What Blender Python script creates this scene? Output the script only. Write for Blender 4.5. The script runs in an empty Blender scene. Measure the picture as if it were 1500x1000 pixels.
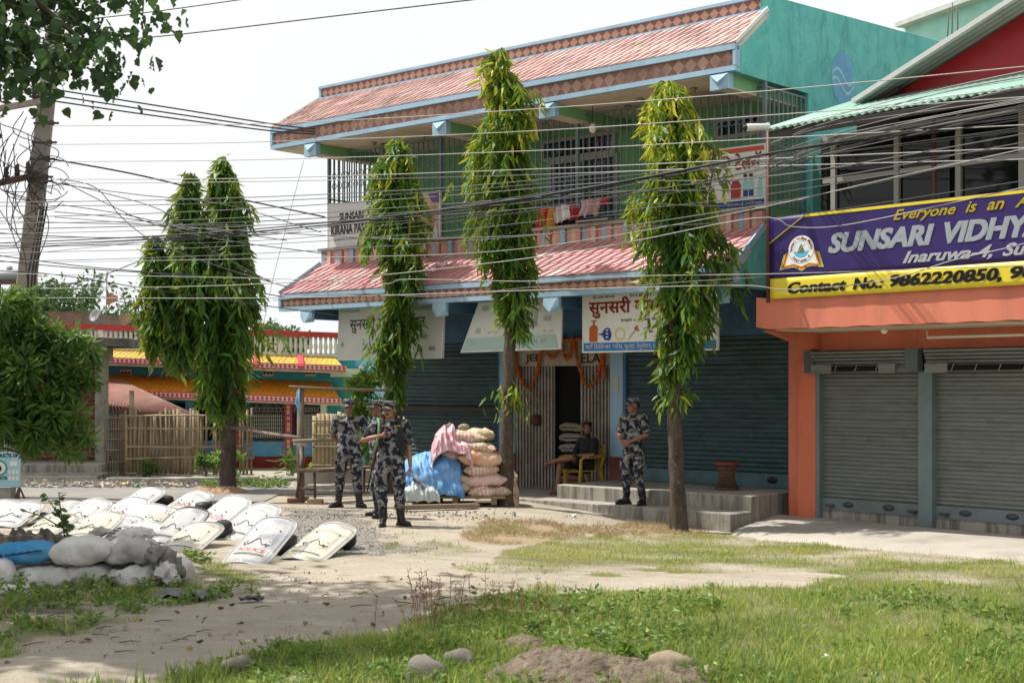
import bpy, bmesh, math, random
import numpy as np
from mathutils import Vector, Matrix, noise as mnoise
R = math.radians
random.seed(7)
rng = np.random.default_rng(7)
SC = bpy.context.scene
COL = SC.collection
# ---------------------------------------------------------------- camera maths
F, CX, HY, H = 2100.0, 750.0, 567.0, 1.85
def at(px, py, Y): return Vector(((px-CX)/F*Y, Y, H+(HY-py)/F*Y))
def sst(x, a, b):
    t = min(1.0, max(0.0, (x-a)/(b-a))); return t*t*(3-2*t)
def gz(x, y):
    z = -.24*sst(x, -.5, 3.2)*sst(y, 13, 20)*(1-sst(y, 32, 45))
    z += .05*sst(9.9-y, 0, 1.2)*sst(x, -2.5, -.5)
    return z
def gnd(px, py, dz=0):
    z = 0
    for _ in range(12):
        Y = (H-z)*F/max(py-HY, 4); X = (px-CX)/F*Y; z = gz(X, Y)
    return Vector((X, Y, z+dz))
# ---------------------------------------------------------------- mesh builder
class MB:
    def __init__(s): s.v = []; s.f = []; s.mi = []; s.M = Matrix(); s.cur = 0; s.sm = []; s.smooth = False
    def add(s, vs, fs):
        b = len(s.v); M = s.M
        s.v += [tuple(M @ Vector(p)) for p in vs]
        for f in fs: s.f.append([i+b for i in f]); s.mi.append(s.cur); s.sm.append(s.smooth)
        return s
    def box(s, x0, x1, y0, y1, z0, z1):
        vs = [(x, y, z) for z in (z0, z1) for y in (y0, y1) for x in (x0, x1)]
        return s.add(vs, [(0,2,3,1), (4,5,7,6), (0,1,5,4), (2,6,7,3), (0,4,6,2), (1,3,7,5)])
    def bar(s, p, q, w, h=None, up=(0,0,1)):
        p = Vector(p); q = Vector(q); h = h or w; d = (q-p).normalized(); up = Vector(up)
        if abs(d.dot(up)) > .98: up = Vector((1,0,0))
        a = d.cross(up).normalized()*w/2; b = a.cross(d).normalized()*h/2
        vs = [c+i*a+j*b for c in (p, q) for i, j in ((-1,-1),(1,-1),(1,1),(-1,1))]
        return s.add(vs, [(3,2,1,0), (4,5,6,7), (0,1,5,4), (1,2,6,5), (2,3,7,6), (3,0,4,7)])
    def poly(s, pts, off):
        """prism: polygon pts pushed by off"""
        n = len(pts); o = Vector(off); vs = [Vector(p) for p in pts]+[Vector(p)+o for p in pts]
        return s.add(vs, [list(range(n))[::-1], list(range(n, 2*n))]+[(i, (i+1) % n, (i+1) % n+n, i+n) for i in range(n)])
    def quad(s, a, b, c, d): return s.add([a, b, c, d], [(0, 1, 2, 3)])
    def tube(s, pts, r, n=8, cap=True, flat=1.0):
        pts = [Vector(p) for p in pts]; m = len(pts)
        if not isinstance(r, (list, tuple)): r = [r]*m
        vs = []; prev = None
        for i in range(m):
            d = (pts[min(i+1, m-1)]-pts[max(i-1, 0)])
            d = d.normalized() if d.length > 1e-9 else Vector((0,0,1))
            if prev is None:
                a = d.cross(Vector((0,0,1)) if abs(d.z) < .9 else Vector((0,1,0))).normalized()
            else:
                a = (prev-d*prev.dot(d)); a = a.normalized() if a.length > 1e-6 else d.orthogonal().normalized()
            prev = a; b = d.cross(a)
            for k in range(n):
                t = 2*math.pi*k/n; vs.append(pts[i]+(a*math.cos(t)+b*math.sin(t)*flat)*r[i])
        fs = [(i*n+k, i*n+(k+1) % n, (i+1)*n+(k+1) % n, (i+1)*n+k) for i in range(m-1) for k in range(n)]
        if cap: fs += [list(range(n))[::-1], [(m-1)*n+k for k in range(n)]]
        o = s.smooth; s.smooth = True; s.add(vs, fs); s.smooth = o; return s
    def rc(s, p, q, r1, r2, n=12, c=3):
        """closed rounded cone"""
        p = Vector(p); q = Vector(q); d = q-p
        if d.length < 1e-6: d = Vector((0,0,1e-4))
        u = d.normalized(); pts = []; rs = []
        for i in range(c):
            t = math.pi/2*(1-i/c); pts.append(p-u*r1*math.sin(t)); rs.append(max(r1*math.cos(t), 1e-4))
        pts.append(p); rs.append(r1); pts.append(p+d); rs.append(r2)
        for i in range(1, c+1):
            t = math.pi/2*i/c; pts.append(q+u*r2*math.sin(t)); rs.append(max(r2*math.cos(t), 1e-4))
        return s.tube(pts, rs, n)
    def ell(s, c, r, n=16, m=10, rot=None):
        c = Vector(c); vs = []; rot = rot or Matrix()
        if not isinstance(r, (tuple, list)): r = (r, r, r)
        for i in range(m+1):
            ph = math.pi*i/m
            for k in range(n):
                t = 2*math.pi*k/n
                vs.append(c+rot @ Vector((r[0]*max(math.sin(ph), .002)*math.cos(t), r[1]*max(math.sin(ph), .002)*math.sin(t), r[2]*math.cos(ph))))
        fs = [(i*n+k, (i+1)*n+k, (i+1)*n+(k+1) % n, i*n+(k+1) % n) for i in range(m) for k in range(n)]
        fs += [list(range(n)), [m*n+k for k in range(n)][::-1]]
        o = s.smooth; s.smooth = True; s.add(vs, fs); s.smooth = o; return s
    def lathe(s, prof, c=(0,0,0), n=20, ang=2*math.pi):
        c = Vector(c); vs = []
        for r, z in prof:
            for k in range(n):
                t = ang*k/n; vs.append(c+Vector((r*math.cos(t), r*math.sin(t), z)))
        m = len(prof)
        fs = [(i*n+k, i*n+(k+1) % n, (i+1)*n+(k+1) % n, (i+1)*n+k) for i in range(m-1) for k in range(n)]
        fs += [list(range(n))[::-1], [(m-1)*n+k for k in range(n)]]
        o = s.smooth; s.smooth = True; s.add(vs, fs); s.smooth = o; return s
    def grid(s, nu, nv, fn, close=False):
        vs = [fn(i/nu, j/nv) for j in range(nv+1) for i in range(nu+1)]; w = nu+1
        fs = [(j*w+i, j*w+i+1, (j+1)*w+i+1, (j+1)*w+i) for j in range(nv) for i in range(nu)]
        o = s.smooth; s.smooth = True; s.add(vs, fs); s.smooth = o; return s
    def mesh(s, name, mats):
        me = bpy.data.meshes.new(name); me.from_pydata(s.v, [], s.f)
        if not isinstance(mats, (list, tuple)): mats = [mats]
        for m in mats: me.materials.append(m)
        me.polygons.foreach_set('material_index', s.mi); me.polygons.foreach_set('use_smooth', s.sm); me.update()
        return me
    def build(s, name, mats, parent=None, bevel=0):
        o = link(name, s.mesh(name, mats), parent)
        if bevel:
            b = o.modifiers.new('Bevel', 'BEVEL'); b.width = bevel; b.segments = 2; b.limit_method = 'ANGLE'; b.angle_limit = R(40)
        return o
def link(name, me, parent=None):
    o = bpy.data.objects.new(name, me); COL.objects.link(o)
    if parent is not None: o.parent = parent
    return o
def tag(o, label=None, cat=None, group=None, kind=None):
    if label: o['label'] = label
    if cat: o['category'] = cat
    if group: o['group'] = group
    if kind: o['kind'] = kind
    return o
def thing(name, label, cat, loc=(0,0,0), rz=0, group=None, scale=1, rx=0, ry=0):
    o = bpy.data.objects.new(name, None); COL.objects.link(o)
    o.location = loc; o.rotation_euler = (rx, ry, rz); o.scale = (scale,)*3; o.empty_display_size = .1
    return tag(o, label, cat, group)
def tree_copy(o, parent=None, **kw):
    c = o.copy(); COL.objects.link(c); c.parent = parent
    for ch in [x for x in bpy.data.objects if x.parent == o]: tree_copy(ch, c)
    return c
def evalmesh(o, name):
    dg = bpy.context.evaluated_depsgraph_get(); dg.update()
    return bpy.data.meshes.new_from_object(o.evaluated_get(dg), depsgraph=dg)
def remesh(mb, name, mats, vox=.008, smooth=4, wr=0, ws=10, parent=None, colour=None):
    """union overlapping closed shapes into one continuous skin"""
    me = mb.mesh(name, mats); t = bpy.data.objects.new(name+'_t', me); COL.objects.link(t)
    m = t.modifiers.new('r', 'REMESH'); m.mode = 'VOXEL'; m.voxel_size = vox; m.use_smooth_shade = True
    m = t.modifiers.new('s', 'SMOOTH'); m.factor = .5; m.iterations = smooth
    out = evalmesh(t, name); bpy.data.objects.remove(t); bpy.data.meshes.remove(me); out.name = name
    if wr:
        nv = len(out.vertices); co = np.empty(nv*3); out.vertices.foreach_get('co', co); co = co.reshape(-1, 3)
        no = np.empty(nv*3); out.vertices.foreach_get('normal', no); no = no.reshape(-1, 3)
        d = np.array([mnoise.turbulence(Vector(p)*ws+Vector((wr*999, 0, 0)), 3, False) for p in co])-.5
        co += no*d[:, None]*wr*2; out.vertices.foreach_set('co', co.ravel())
    out.materials.clear()
    for mm in (mats if isinstance(mats, (list, tuple)) else [mats]): out.materials.append(mm)
    if colour:
        idx = np.zeros(len(out.polygons), dtype=np.int32)
        for p in out.polygons: idx[p.index] = colour(p.center)
        out.polygons.foreach_set('material_index', idx)
    out.polygons.foreach_set('use_smooth', [True]*len(out.polygons)); out.update()
    return link(name, out, parent)
def spline(pts, n=8):
    P = [Vector(p) for p in pts]; out = []
    for k in range(len(P)-1):
        p1, p2 = P[k], P[k+1]; p0 = P[k-1] if k else p1*2-p2; p3 = P[k+2] if k+2 < len(P) else p2*2-p1
        for i in range(n):
            f = i/n; out.append(.5*((2*p1)+(p2-p0)*f+(2*p0-5*p1+4*p2-p3)*f*f+(3*p1-p0-3*p2+p3)*f**3))
    return out+[P[-1]]
# ---------------------------------------------------------------- materials
MATS = {}
def srgb(r, g, b): return tuple(((c/255/12.92) if c/255 <= .04045 else ((c/255+.055)/1.055)**2.4) for c in (r, g, b))
class NT:
    def __init__(s, name):
        s.m = bpy.data.materials.new(name); s.m.use_nodes = True; s.t = s.m.node_tree; s.N = s.t.nodes; s.L = s.t.links
        s.b = s.N['Principled BSDF']; s.out = s.N['Material Output']
    def n(s, typ, **kw):
        x = s.N.new('ShaderNode'+typ)
        for k, v in kw.items():
            if k.startswith('_'): setattr(x, k[1:], v)
            else: s.put(x.inputs[int(k[1:])] if k[0] == 'i' and k[1:].isdigit() else x.inputs[k.replace('__', ' ')], v)
        return x
    def put(s, sock, v):
        if isinstance(v, bpy.types.NodeSocket): s.L.new(v, sock)
        else:
            if isinstance(v, tuple) and len(v) == 3 and sock.type == 'RGBA': v = v+(1,)
            sock.default_value = v
    def co(s, kind='Object', scale=(1,1,1)):
        tc = s.n('TexCoord'); mp = s.n('Mapping'); s.L.new(tc.outputs[kind], mp.inputs[0]); mp.inputs['Scale'].default_value = scale; return mp.outputs[0]
    def noise(s, v, sc, det=4, rough=.6, dist=0):
        return s.n('TexNoise', Vector=v, Scale=float(sc), Detail=float(det), Roughness=rough, Distortion=float(dist)).outputs[0]
    def ramp(s, f, *st, const=False):
        x = s.n('ValToRGB', Fac=f); e = x.color_ramp.elements
        if const: x.color_ramp.interpolation = 'CONSTANT'
        while len(e) < len(st): e.new(.5)
        for el, (p, c) in zip(e, st): el.position = p; el.color = (c, c, c, 1) if isinstance(c, (int, float)) else tuple(c)+(1,)
        return x.outputs[0]
    def mix(s, f, a, b, mode='MIX'):
        x = s.N.new('ShaderNodeMix'); x.data_type = 'RGBA'; x.blend_type = mode
        s.put(x.inputs[0], f); s.put(x.inputs[6], a); s.put(x.inputs[7], b); return x.outputs[2]
    def math(s, op, a, b=0.0):
        x = s.N.new('ShaderNodeMath'); x.operation = op; s.put(x.inputs[0], a); s.put(x.inputs[1], b); return x.outputs[0]
    def bump(s, h, st=.3, dist=.02):
        x = s.n('Bump', Height=h, Strength=st, Distance=dist); s.L.new(x.outputs[0], s.b.inputs['Normal'])
    def fin(s, col=None, rough=None, metal=None, spec=None):
        for k, v in (('Base Color', col), ('Roughness', rough), ('Metallic', metal), ('Specular IOR Level', spec)):
            if v is not None: s.put(s.b.inputs[k], v)
        return s.m
def mat(name, c, c2=None, sc=4, rough=.75, bump=.15, bsc=40, spec=.4, metal=0, dirt=None, dsc=1.5, damt=.5, coords='Object', stretch=(1,1,1), bd=.01):
    """two-tone weathered surface; dirt = stain colour in large patches"""
    if name in MATS: return MATS[name]
    t = NT(name); v = t.co(coords, stretch)
    c2 = c2 or tuple(x*.75 for x in c)
    col = t.mix(t.ramp(t.noise(v, sc, 6, .65), (.35, 0.0), (.65, 1.0)), c, c2)
    if dirt: col = t.mix(t.math('MULTIPLY', t.ramp(t.noise(v, dsc, 8, .7, .4), (.48, 0.0), (.68, 1.0)), damt), col, dirt)
    if bump: t.bump(t.noise(v, bsc, 5, .6), bump, bd)
    t.fin(col, t.math('ADD', rough-.1, t.math('MULTIPLY', t.noise(v, sc*3, 3), .2)), metal, spec)
    MATS[name] = t.m; return t.m
def plain(name, c, rough=.6, metal=0, spec=.4, emit=None):
    if name in MATS: return MATS[name]
    t = NT(name); v = t.co('Object')
    f = t.noise(v, 9, 4)
    MATS[name] = t.fin(t.mix(f, tuple(x*.86 for x in c), tuple(min(1, x*1.1) for x in c)), rough, metal, spec)
    return MATS[name]
def leafmat(name, dark, mid, young, trans=.35):
    """leaf colour from the per-leaf attribute 'tone' (0 darkest, 1 palest)"""
    t = NT(name)
    a = t.n('Attribute', _attribute_name='tone').outputs['Fac']
    col = t.ramp(a, (0.0, dark), (.55, mid), (1.0, young))
    t.fin(col, .5, 0, .35)
    tr = t.n('BsdfTranslucent', Color=t.mix(.4, col, tuple(min(1, x*1.6) for x in young)))
    mx = t.n('MixShader', Fac=trans); t.L.new(t.b.outputs[0], mx.inputs[1]); t.L.new(tr.outputs[0], mx.inputs[2]); t.L.new(mx.outputs[0], t.out.inputs[0])
    MATS[name] = t.m; return t.m
# ---------------------------------------------------------------- lettering
FNT = {}
def textmesh(body, bold=0, shear=0, space=1.0):
    fat = max(0, bold-.018); bold = min(bold, .018)
    c = bpy.data.curves.new('t', 'FONT'); c.body = body; c.size = 1; c.offset = bold; c.shear = shear; c.space_character = space; c.resolution_u = 3
    o = bpy.data.objects.new('t', c); COL.objects.link(o); me = None
    dg = bpy.context.evaluated_depsgraph_get(); dg.update()
    vs = []; fs = []
    for inst in dg.object_instances:
        if inst.is_instance and inst.parent and inst.parent.original == o or (not inst.is_instance and inst.object.original == o):
            try: m = inst.object.to_mesh()
            except RuntimeError: continue
            if m is None: continue
            b = len(vs); M = inst.matrix_world.copy()
            vs += [M @ v.co for v in m.vertices]; fs += [[i+b for i in p.vertices] for p in m.polygons]
            inst.object.to_mesh_clear()
    if not vs:
        m = bpy.data.meshes.new_from_object(o.evaluated_get(dg), depsgraph=dg)
        vs = [v.co.copy() for v in m.vertices]; fs = [list(p.vertices) for p in m.polygons]
    bpy.data.objects.remove(o)
    if fat:
        n = len(vs); v0 = [Vector(p) for p in vs]; f0 = fs[:]; vs = v0[:]
        for k, (dx, dy) in enumerate(((fat*1.6,0),(0,fat),(fat*1.6,fat),(fat*.8,0))):
            vs += [p+Vector((dx, dy, .0006*(k+1))) for p in v0]; fs = fs+[[i+n*(k+1) for i in f] for f in f0]
    return vs, fs
def half(vs, fs, keep):
    """the half form of a Devanagari letter: the glyph without its right-hand stem"""
    bm = bmesh.new(); bv = [bm.verts.new(p) for p in vs]
    for f in fs:
        try: bm.faces.new([bv[i] for i in f])
        except ValueError: pass
    x0 = min(p.x for p in vs); x1 = max(p.x for p in vs); xc = x0+(x1-x0)*keep
    bmesh.ops.bisect_plane(bm, geom=bm.verts[:]+bm.edges[:]+bm.faces[:], plane_co=(xc, 0, 0), plane_no=(1, 0, 0), clear_outer=True)
    bm.verts.index_update(); o = ([v.co.copy() for v in bm.verts], [[v.index for v in f.verts] for f in bm.faces]); bm.free(); return o, xc
def deva(tokens, bold=.01):
    """list of syllables; a token ending in < is a half letter"""
    V = []; Fc = []; x = 0; fat = bold > .015; bold = min(bold, .012)
    for tk in tokens:
        if tk == ' ': x += .28; continue
        h = tk.endswith('<'); vs, fs = textmesh(tk.rstrip('<'), bold)
        if not vs: continue
        w = max(p.x for p in vs)
        if h: (vs, fs), w = half(vs, fs, .66)
        b = len(V); V += [Vector((p.x+x, p.y, 0)) for p in vs]; Fc += [[i+b for i in f] for f in fs]; x += w-.012
    if fat:
        n = len(V); V0 = V[:]; F0 = Fc[:]
        for k, (dx, dy) in enumerate(((.022,0),(0,.022),(.022,.022))):
            V += [Vector((p.x+dx, p.y+dy, .0006*(k+1))) for p in V0]; Fc += [[i+n*(k+1) for i in f] for f in F0]
    return V, Fc
def letters(mb, vf, x0, x1, z0, z1, y=-.004, keep=False):
    """fit lettering into a box of the x-z plane, facing -y"""
    vs, fs = vf
    a = min(p.x for p in vs); b = max(p.x for p in vs); c = min(p.y for p in vs); d = max(p.y for p in vs)
    sx = (x1-x0)/(b-a); sz = (z1-z0)/(d-c)
    if keep: sx = sz = min(sx, sz)
    mb.add([(x0+(p.x-a)*sx, y-p.z, z0+(p.y-c)*sz) for p in vs], fs)
def text(mb, s, x0, x1, z0, z1, y=-.004, bold=0, shear=0, keep=False): letters(mb, textmesh(s, bold, shear), x0, x1, z0, z1, y, keep)
# ---------------------------------------------------------------- the two street fronts' own axes
SB = 1.09
def frame(O, U):
    n = math.hypot(*U); U = (U[0]/n, U[1]/n); V = (-U[1], U[0]); ang = math.atan2(U[1], U[0])
    def W(u, v, z): return Vector(((O[0]+U[0]*u+V[0]*v)*SB, (O[1]+U[1]*u+V[1]*v)*SB, H+(z-H)*SB))
    def loc(px, py, v):
        k = (px-CX)/F; ox, oy = O[0]+V[0]*v, O[1]+V[1]*v
        u = (k*oy-ox)/(U[0]-k*U[1]); return u, H+(HY-py)/F*(oy+U[1]*u)
    return W, loc, ang, Vector((O[0]*SB, O[1]*SB, H-H*SB))
MW, MP, MA, MO = frame((4.04, 20.7), (2388, -2100))
RW, RP, RA, RO = frame((4.16, 19.46), (1850, -2100))
# ================================================================ materials of the fronts
M_blue = mat('blue_paint', (.27,.43,.57), (.33,.49,.62), 3, .7, .1, dirt=(.12,.12,.11), damt=.35)
M_dblue = mat('dark_blue_paint', (.05,.13,.24), (.07,.17,.3), 3, .7, dirt=(.05,.05,.05))
M_green = mat('green_wall', (.17,.40,.17), (.21,.45,.2), 2, .8, dirt=(.10,.22,.1), damt=.3)
M_cream = mat('cream_soffit', (.62,.58,.47), (.52,.48,.38), 2, .85, dirt=(.3,.27,.2))
def teal_mat():
    t = NT('teal_render'); v = t.co()
    n = t.noise(v, 1.3, 8, .7, 1.2)
    c = t.mix(t.ramp(n, (.42, 0.0), (.6, 1.0)), (.095,.42,.38), (.14,.50,.45))
    vs = t.co('Object', (1.6,1.6,.5))
    c = t.mix(t.math('MULTIPLY', t.ramp(t.noise(vs, 2.2, 7, .75, .8), (.52, 0.0), (.6, 1.0)), .55), c, (.05,.27,.24))
    c = t.mix(t.math('MULTIPLY', t.ramp(t.noise(vs, 3.1, 8, .7, 2), (.6, 0.0), (.7, 1.0)), .5), c, (.32,.60,.55))
    t.bump(t.noise(v, 30, 5), .2, .01); return t.fin(c, .75, 0, .3)
M_teal = teal_mat()
M_tileu = mat('brown_pink_roof_tile', (.66,.47,.43), (.53,.355,.325), 1.6, .5, .3, 60, .5, dirt=(.16,.11,.095), dsc=1.3, damt=.6)
M_tilel = mat('rose_roof_tile', (.65,.345,.35), (.60,.305,.31), 1.2, .5, .15, 60, dirt=(.30,.19,.17), dsc=1.1, damt=.35)
M_terra = mat('terracotta_diamond', (.60,.34,.25), (.52,.28,.2), 3, .8, .2); M_gap = mat('terracotta_band_shade', (.30,.165,.13), (.22,.12,.095), 3, .9)  # gap tone is terracotta with the shade between bosses put into the colour
M_terrad = mat('weathered_terracotta', (.50,.30,.235), (.34,.2,.155), 1.6, .85, .3, dirt=(.07,.055,.05), dsc=1.1, damt=.7)
M_pinks = mat('pink_stripe', (.60,.31,.28), (.54,.27,.25), 4, .8)
M_peach = mat('peach_stripe', (.66,.45,.35), (.6,.4,.31), 4, .8)
M_steelblue = mat('blue_grey_steel', (.10,.16,.19), (.15,.2,.22), 6, .5, .05, dirt=(.12,.07,.04), damt=.5)
M_glassd = plain('dark_window_glass', (.012,.014,.018), .12, 0, .5)
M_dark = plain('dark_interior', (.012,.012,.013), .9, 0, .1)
M_white = mat('white_paint', (.72,.72,.69), (.64,.64,.6), 3, .6, .05, dirt=(.45,.42,.36), damt=.4)
M_conc = mat('grey_concrete', (.36,.34,.30), (.26,.245,.22), 2.5, .9, .5, 60, dirt=(.10,.095,.085), dsc=2.2, damt=.7, bd=.01)
M_lconc = mat('pale_concrete', (.42,.39,.34), (.34,.315,.27), 1.5, .92, .5, 50, dirt=(.22,.2,.17), dsc=1, damt=.6, bd=.008)
M_black = plain('black_rubber', (.015,.015,.016), .6)
M_maroon = mat('maroon_paint', (.16,.035,.03), (.12,.03,.025), 3, .6)
def shutter_mat(name, a, b, rust, amt):
    t = NT(name); v = t.co(); s = t.co('Object', (1, 1, 9))
    c = t.mix(t.ramp(t.noise(s, 2, 5, .7), (.38, 0.0), (.62, 1.0)), a, b)
    c = t.mix(t.math('MULTIPLY', t.ramp(t.noise(s, 1.1, 7, .8, .5), (.5, 0.0), (.66, 1.0)), amt), c, rust)
    c = t.mix(t.math('MULTIPLY', t.ramp(t.noise(v, 2.5, 9, .8, 1), (.56, 0.0), (.66, 1.0)), amt*.8), c, tuple(x*.6 for x in rust))
    t.bump(t.noise(v, 40, 4), .1, .005); return t.fin(c, .55, .25, .4)
M_shutt = shutter_mat('teal_shutter_steel', (.034,.072,.082), (.062,.118,.128), (.058,.042,.028), .75)
M_shutg = shutter_mat('grey_shutter_steel', (.145,.165,.155), (.19,.205,.195), (.11,.09,.07), .45)
M_shutf = mat('grey_green_steel', (.12,.165,.18), (.15,.19,.2), 4, .55, .1, dirt=(.08,.08,.075))
M_gate = mat('weathered_gate_steel', (.34,.31,.27), (.24,.2,.17), 5, .6, .1, dirt=(.12,.07,.04), damt=.6)

def shutter(mb, u0, u1, z0, z1, v, pitch=.075, depth=.028):
    """ribbed roller shutter curtain with curved slats"""
    n = int((z1-z0)/pitch); pr = []
    for i in range(n):
        z = z0+i*(z1-z0)/n; h = (z1-z0)/n
        for t, d in ((0, 0), (.12, .15), (.3, .8), (.55, 1), (.8, .7), (.93, .15)): pr.append((z+t*h, v-d*depth))
    pr.append((z1, v))
    K = 14; w = K+1; U_ = [u0+(u1-u0)*k/K for k in range(w)]; sl_ = [random.uniform(-.004, .004) for _ in range(n+1)]; ph = random.uniform(0, 50)
    vs = [(u, y+sl_[min(n, i//6)]+.007*mnoise.noise(Vector((u*1.7, z*2.2, ph)))+.004*mnoise.noise(Vector((u*5, z*7, ph))), z+.004*mnoise.noise(Vector((u*.9, z*1.3, ph+9)))) for i, (z, y) in enumerate(pr) for u in U_]
    mb.smooth = False
    mb.add(vs, [(i*w+k, i*w+k+1, (i+1)*w+k+1, (i+1)*w+k) for i in range(len(pr)-1) for k in range(K)])
def tiles(mb, L0, L1, R0, R1, rows, cols, lift=.022, slant=.75, jit=.003):
    """roof tiles laid on the sheet eave L0..R0, ridge L1..R1; each tile a tilted plate with a raised slanted edge"""
    L0, L1, R0, R1 = map(Vector, (L0, L1, R0, R1))
    def P(s, t): return (L0.lerp(R0, s)).lerp(L1.lerp(R1, s), t)
    nrm = (R0-L0).cross(L1-L0).normalized()
    for r in range(rows):
        for c in range(-1, cols+1):
            o = .5 if r % 2 else 0
            s0 = (c+o)/cols; s1 = (c+1+o)/cols; sl = slant/cols; t0 = r/rows; t1 = (r+1.08)/rows
            if s1 < 0 or s0 > 1: continue
            cl = lambda s: min(1, max(0, s))
            q = [P(cl(s0), t0), P(cl(s1), t0), P(cl(s1+sl), min(1, t1)), P(cl(s0+sl), min(1, t1))]
            j = random.uniform(-jit, jit); mb.cur = 1 if random.random() < .1 else (2 if random.random() < .15 else 0)
            hs = [lift*.26+j*.4, lift*.80+j, lift*.62+j, .002]
            top = [p+nrm*h for p, h in zip(q, hs)]
            vs = top+q
            mb.add(vs, [(0,1,2,3), (4,5,1,0), (5,6,2,1), (7,4,0,3)])
def diamonds(mb, u0, u1, z0, z1, v, n, depth=.022):
    """band of raised diamond bosses facing -v"""
    w = (u1-u0)/n; zc = (z0+z1)/2; hz = (z1-z0)/2*1.0
    for i in range(n):
        uc = u0+(i+.5)*w
        mb.add([(uc-w*.5, v, zc), (uc, v, zc-hz), (uc+w*.5, v, zc), (uc, v, zc+hz), (uc-.02*w, v-depth, zc+.02)], [(0,1,4), (1,2,4), (2,3,4), (3,0,4)])

# ================================================================ the two-storey shop house
shop = thing('shop_house', 'long shop house with pink tiled awnings, caged balcony and a teal end wall', 'building', MO, MA, None, SB)
UL, UR = -8.95, .27
m = MB(); m.box(-8.5, .2, .12, 7.5, 0, 6.9); m.build('core_wall', M_green, shop)
# end wall, one plate following the gable outline
m = MB()
def side(pts, u0=UR-.12, u1=UR): m.poly([(u0, v, z) for v, z in pts], (u1-u0, 0, 0))
side([(-1.9, 6.05), (0, 6.05), (0, 0), (7.6, 0), (7.6, 7.78), (-1.02, 7.24), (-1.1, 7.22), (-1.1, 7.06), (-1.9, 6.42)])
side([(-1.9, 3.19), (0, 3.19), (0, 4.0), (-1.18, 4.0), (-1.18, 4.06), (-1.9, 3.5)])
m.build('end_wall', M_teal, shop)
m = MB(); m.cur = 0
for k in range(24):
    t0 = 2*math.pi*k/24; t1 = 2*math.pi*(k+1)/24
    m.add([(UR+.004, 1.02, 6.42), (UR+.004, 1.02+.37*math.cos(t0), 6.42+.4*math.sin(t0)), (UR+.004, 1.02+.37*math.cos(t1), 6.42+.4*math.sin(t1))], [(0,1,2)])
m.cur = 1
for s in (0, 1):
    for k in range(10):
        f = lambda q: (UR+.007, .68+.68*q, 6.42+(.1*math.sin(q*6.28+s*.6)+.06-s*.14))
        a = f(k/10); b = f((k+1)/10); m.add([a, b, (b[0], b[1], b[2]-.05), (a[0], a[1], a[2]-.05)], [(0,1,2,3)])
m.build('painted_medallion', [mat('medallion_blue', (.10,.30,.50), (.16,.42,.55), 4), mat('medallion_pale', (.35,.62,.66), (.25,.5,.6), 5)], shop)
# ground floor masonry
for a, b in ((-8.5,-8.23), (-5.61,-5.28), (-3.25,-3.0)):
    m = MB(); m.box(a, b, -.06, .12, .75, 3.18); pil = m.build('pillar', M_blue, shop)
    m = MB(); m.box(a-.01, b+.01, -.063, .12, 0, .75)
    m.build('pillar_base', mat('flaking_maroon_base', (.17,.055,.05), (.24,.1,.09), 5, .85, dirt=(.3,.27,.24)), pil)
m = MB(); m.box(-8.5, .15, -.02, .12, 2.62, 3.18); m.build('lintel_wall', M_dblue, shop)
m = MB(); m.box(-5.28, -3.25, -.03, .1, 2.2, 2.62); m.build('transom', mat('transom_board', (.42,.37,.29), (.33,.28,.22), 4, dirt=(.15,.12,.09)), shop)
for w_, a, b in (('JEE', -5.05, -4.72), ('ELAI', -3.86, -3.42)):
    m = MB(); text(m, w_, a, b, 2.24, 2.40, -.036, .02); m.build('transom_lettering', plain('brown_lettering', (.09,.07,.05)), shop)
# shutters
for (a, b, z0, z1) in ((-3.0, 0.02, .39, 2.63), (-8.23, -5.61, .2, 2.63)):
    m = MB(); shutter(m, a+.05, b-.05, z0+.2, z1, .02, .072, .02); sh = m.build('roller_shutter', M_shutt, shop)
    m = MB(); m.box(a+.05, b-.05, -.035, .02, z0, z0+.2); m.build('bottom_bar', mat('shutter_bar', (.055,.13,.155), (.09,.18,.2), 2.5, .5, .1, dirt=(.06,.05,.04), damt=.7), sh)
    m = MB(); m.box(a, a+.05, -.05, .1, z0, z1); m.box(b-.05, b, -.05, .1, z0, z1); m.build('guide_rail', M_dblue, sh)
    if a < -6:
        m = MB(); m.box(a+.05, b-.05, -.1, .0, 1.42, 1.5); m.build('cross_rail', plain('rust_rail', (.05,.035,.03)), sh)
    else:
        m = MB()
        for uu in (-2.75, -.3): m.ell((uu, -.045, .5), (.09, .02, .05))
        m.build('pull_handle', M_black, sh)
# collapsible gate, two leaves
for gi, (a, b) in enumerate(((-5.27, -4.45), (-3.88, -3.26))):
    m = MB(); n = 24 if gi == 0 else 18
    for i in range(n+1):
        u = a+(b-a)*i/n; w = .0095
        m.box(u-w, u+w, -.01-.02*(i % 2), .012-.02*(i % 2), .17, 2.2)
    g = m.build('gate_leaf', M_gate, shop)
    m = MB()
    for z in (.2, .75, 1.3, 1.85, 2.17): m.box(a, b, .014, .03, z-.012, z+.012)
    for k in range(6):
        for i in range(n//2):
            u = a+(b-a)*2*i/n; u2 = a+(b-a)*(2*i+2)/n; z = .25+k*.33
            m.bar((u, .02, z), (u2, .02, z+.15), .012, .006); m.bar((u, .024, z+.15), (u2, .024, z), .012, .006)
    m.build('lattice_bars', plain('gate_lattice', (.09,.075,.06)), g)
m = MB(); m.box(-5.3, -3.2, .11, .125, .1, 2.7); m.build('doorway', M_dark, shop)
m = MB(); m.box(-5.3, -3.2, .02, .11, .155, .2); m.build('door_sill', M_conc, shop)
m = MB()
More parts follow.
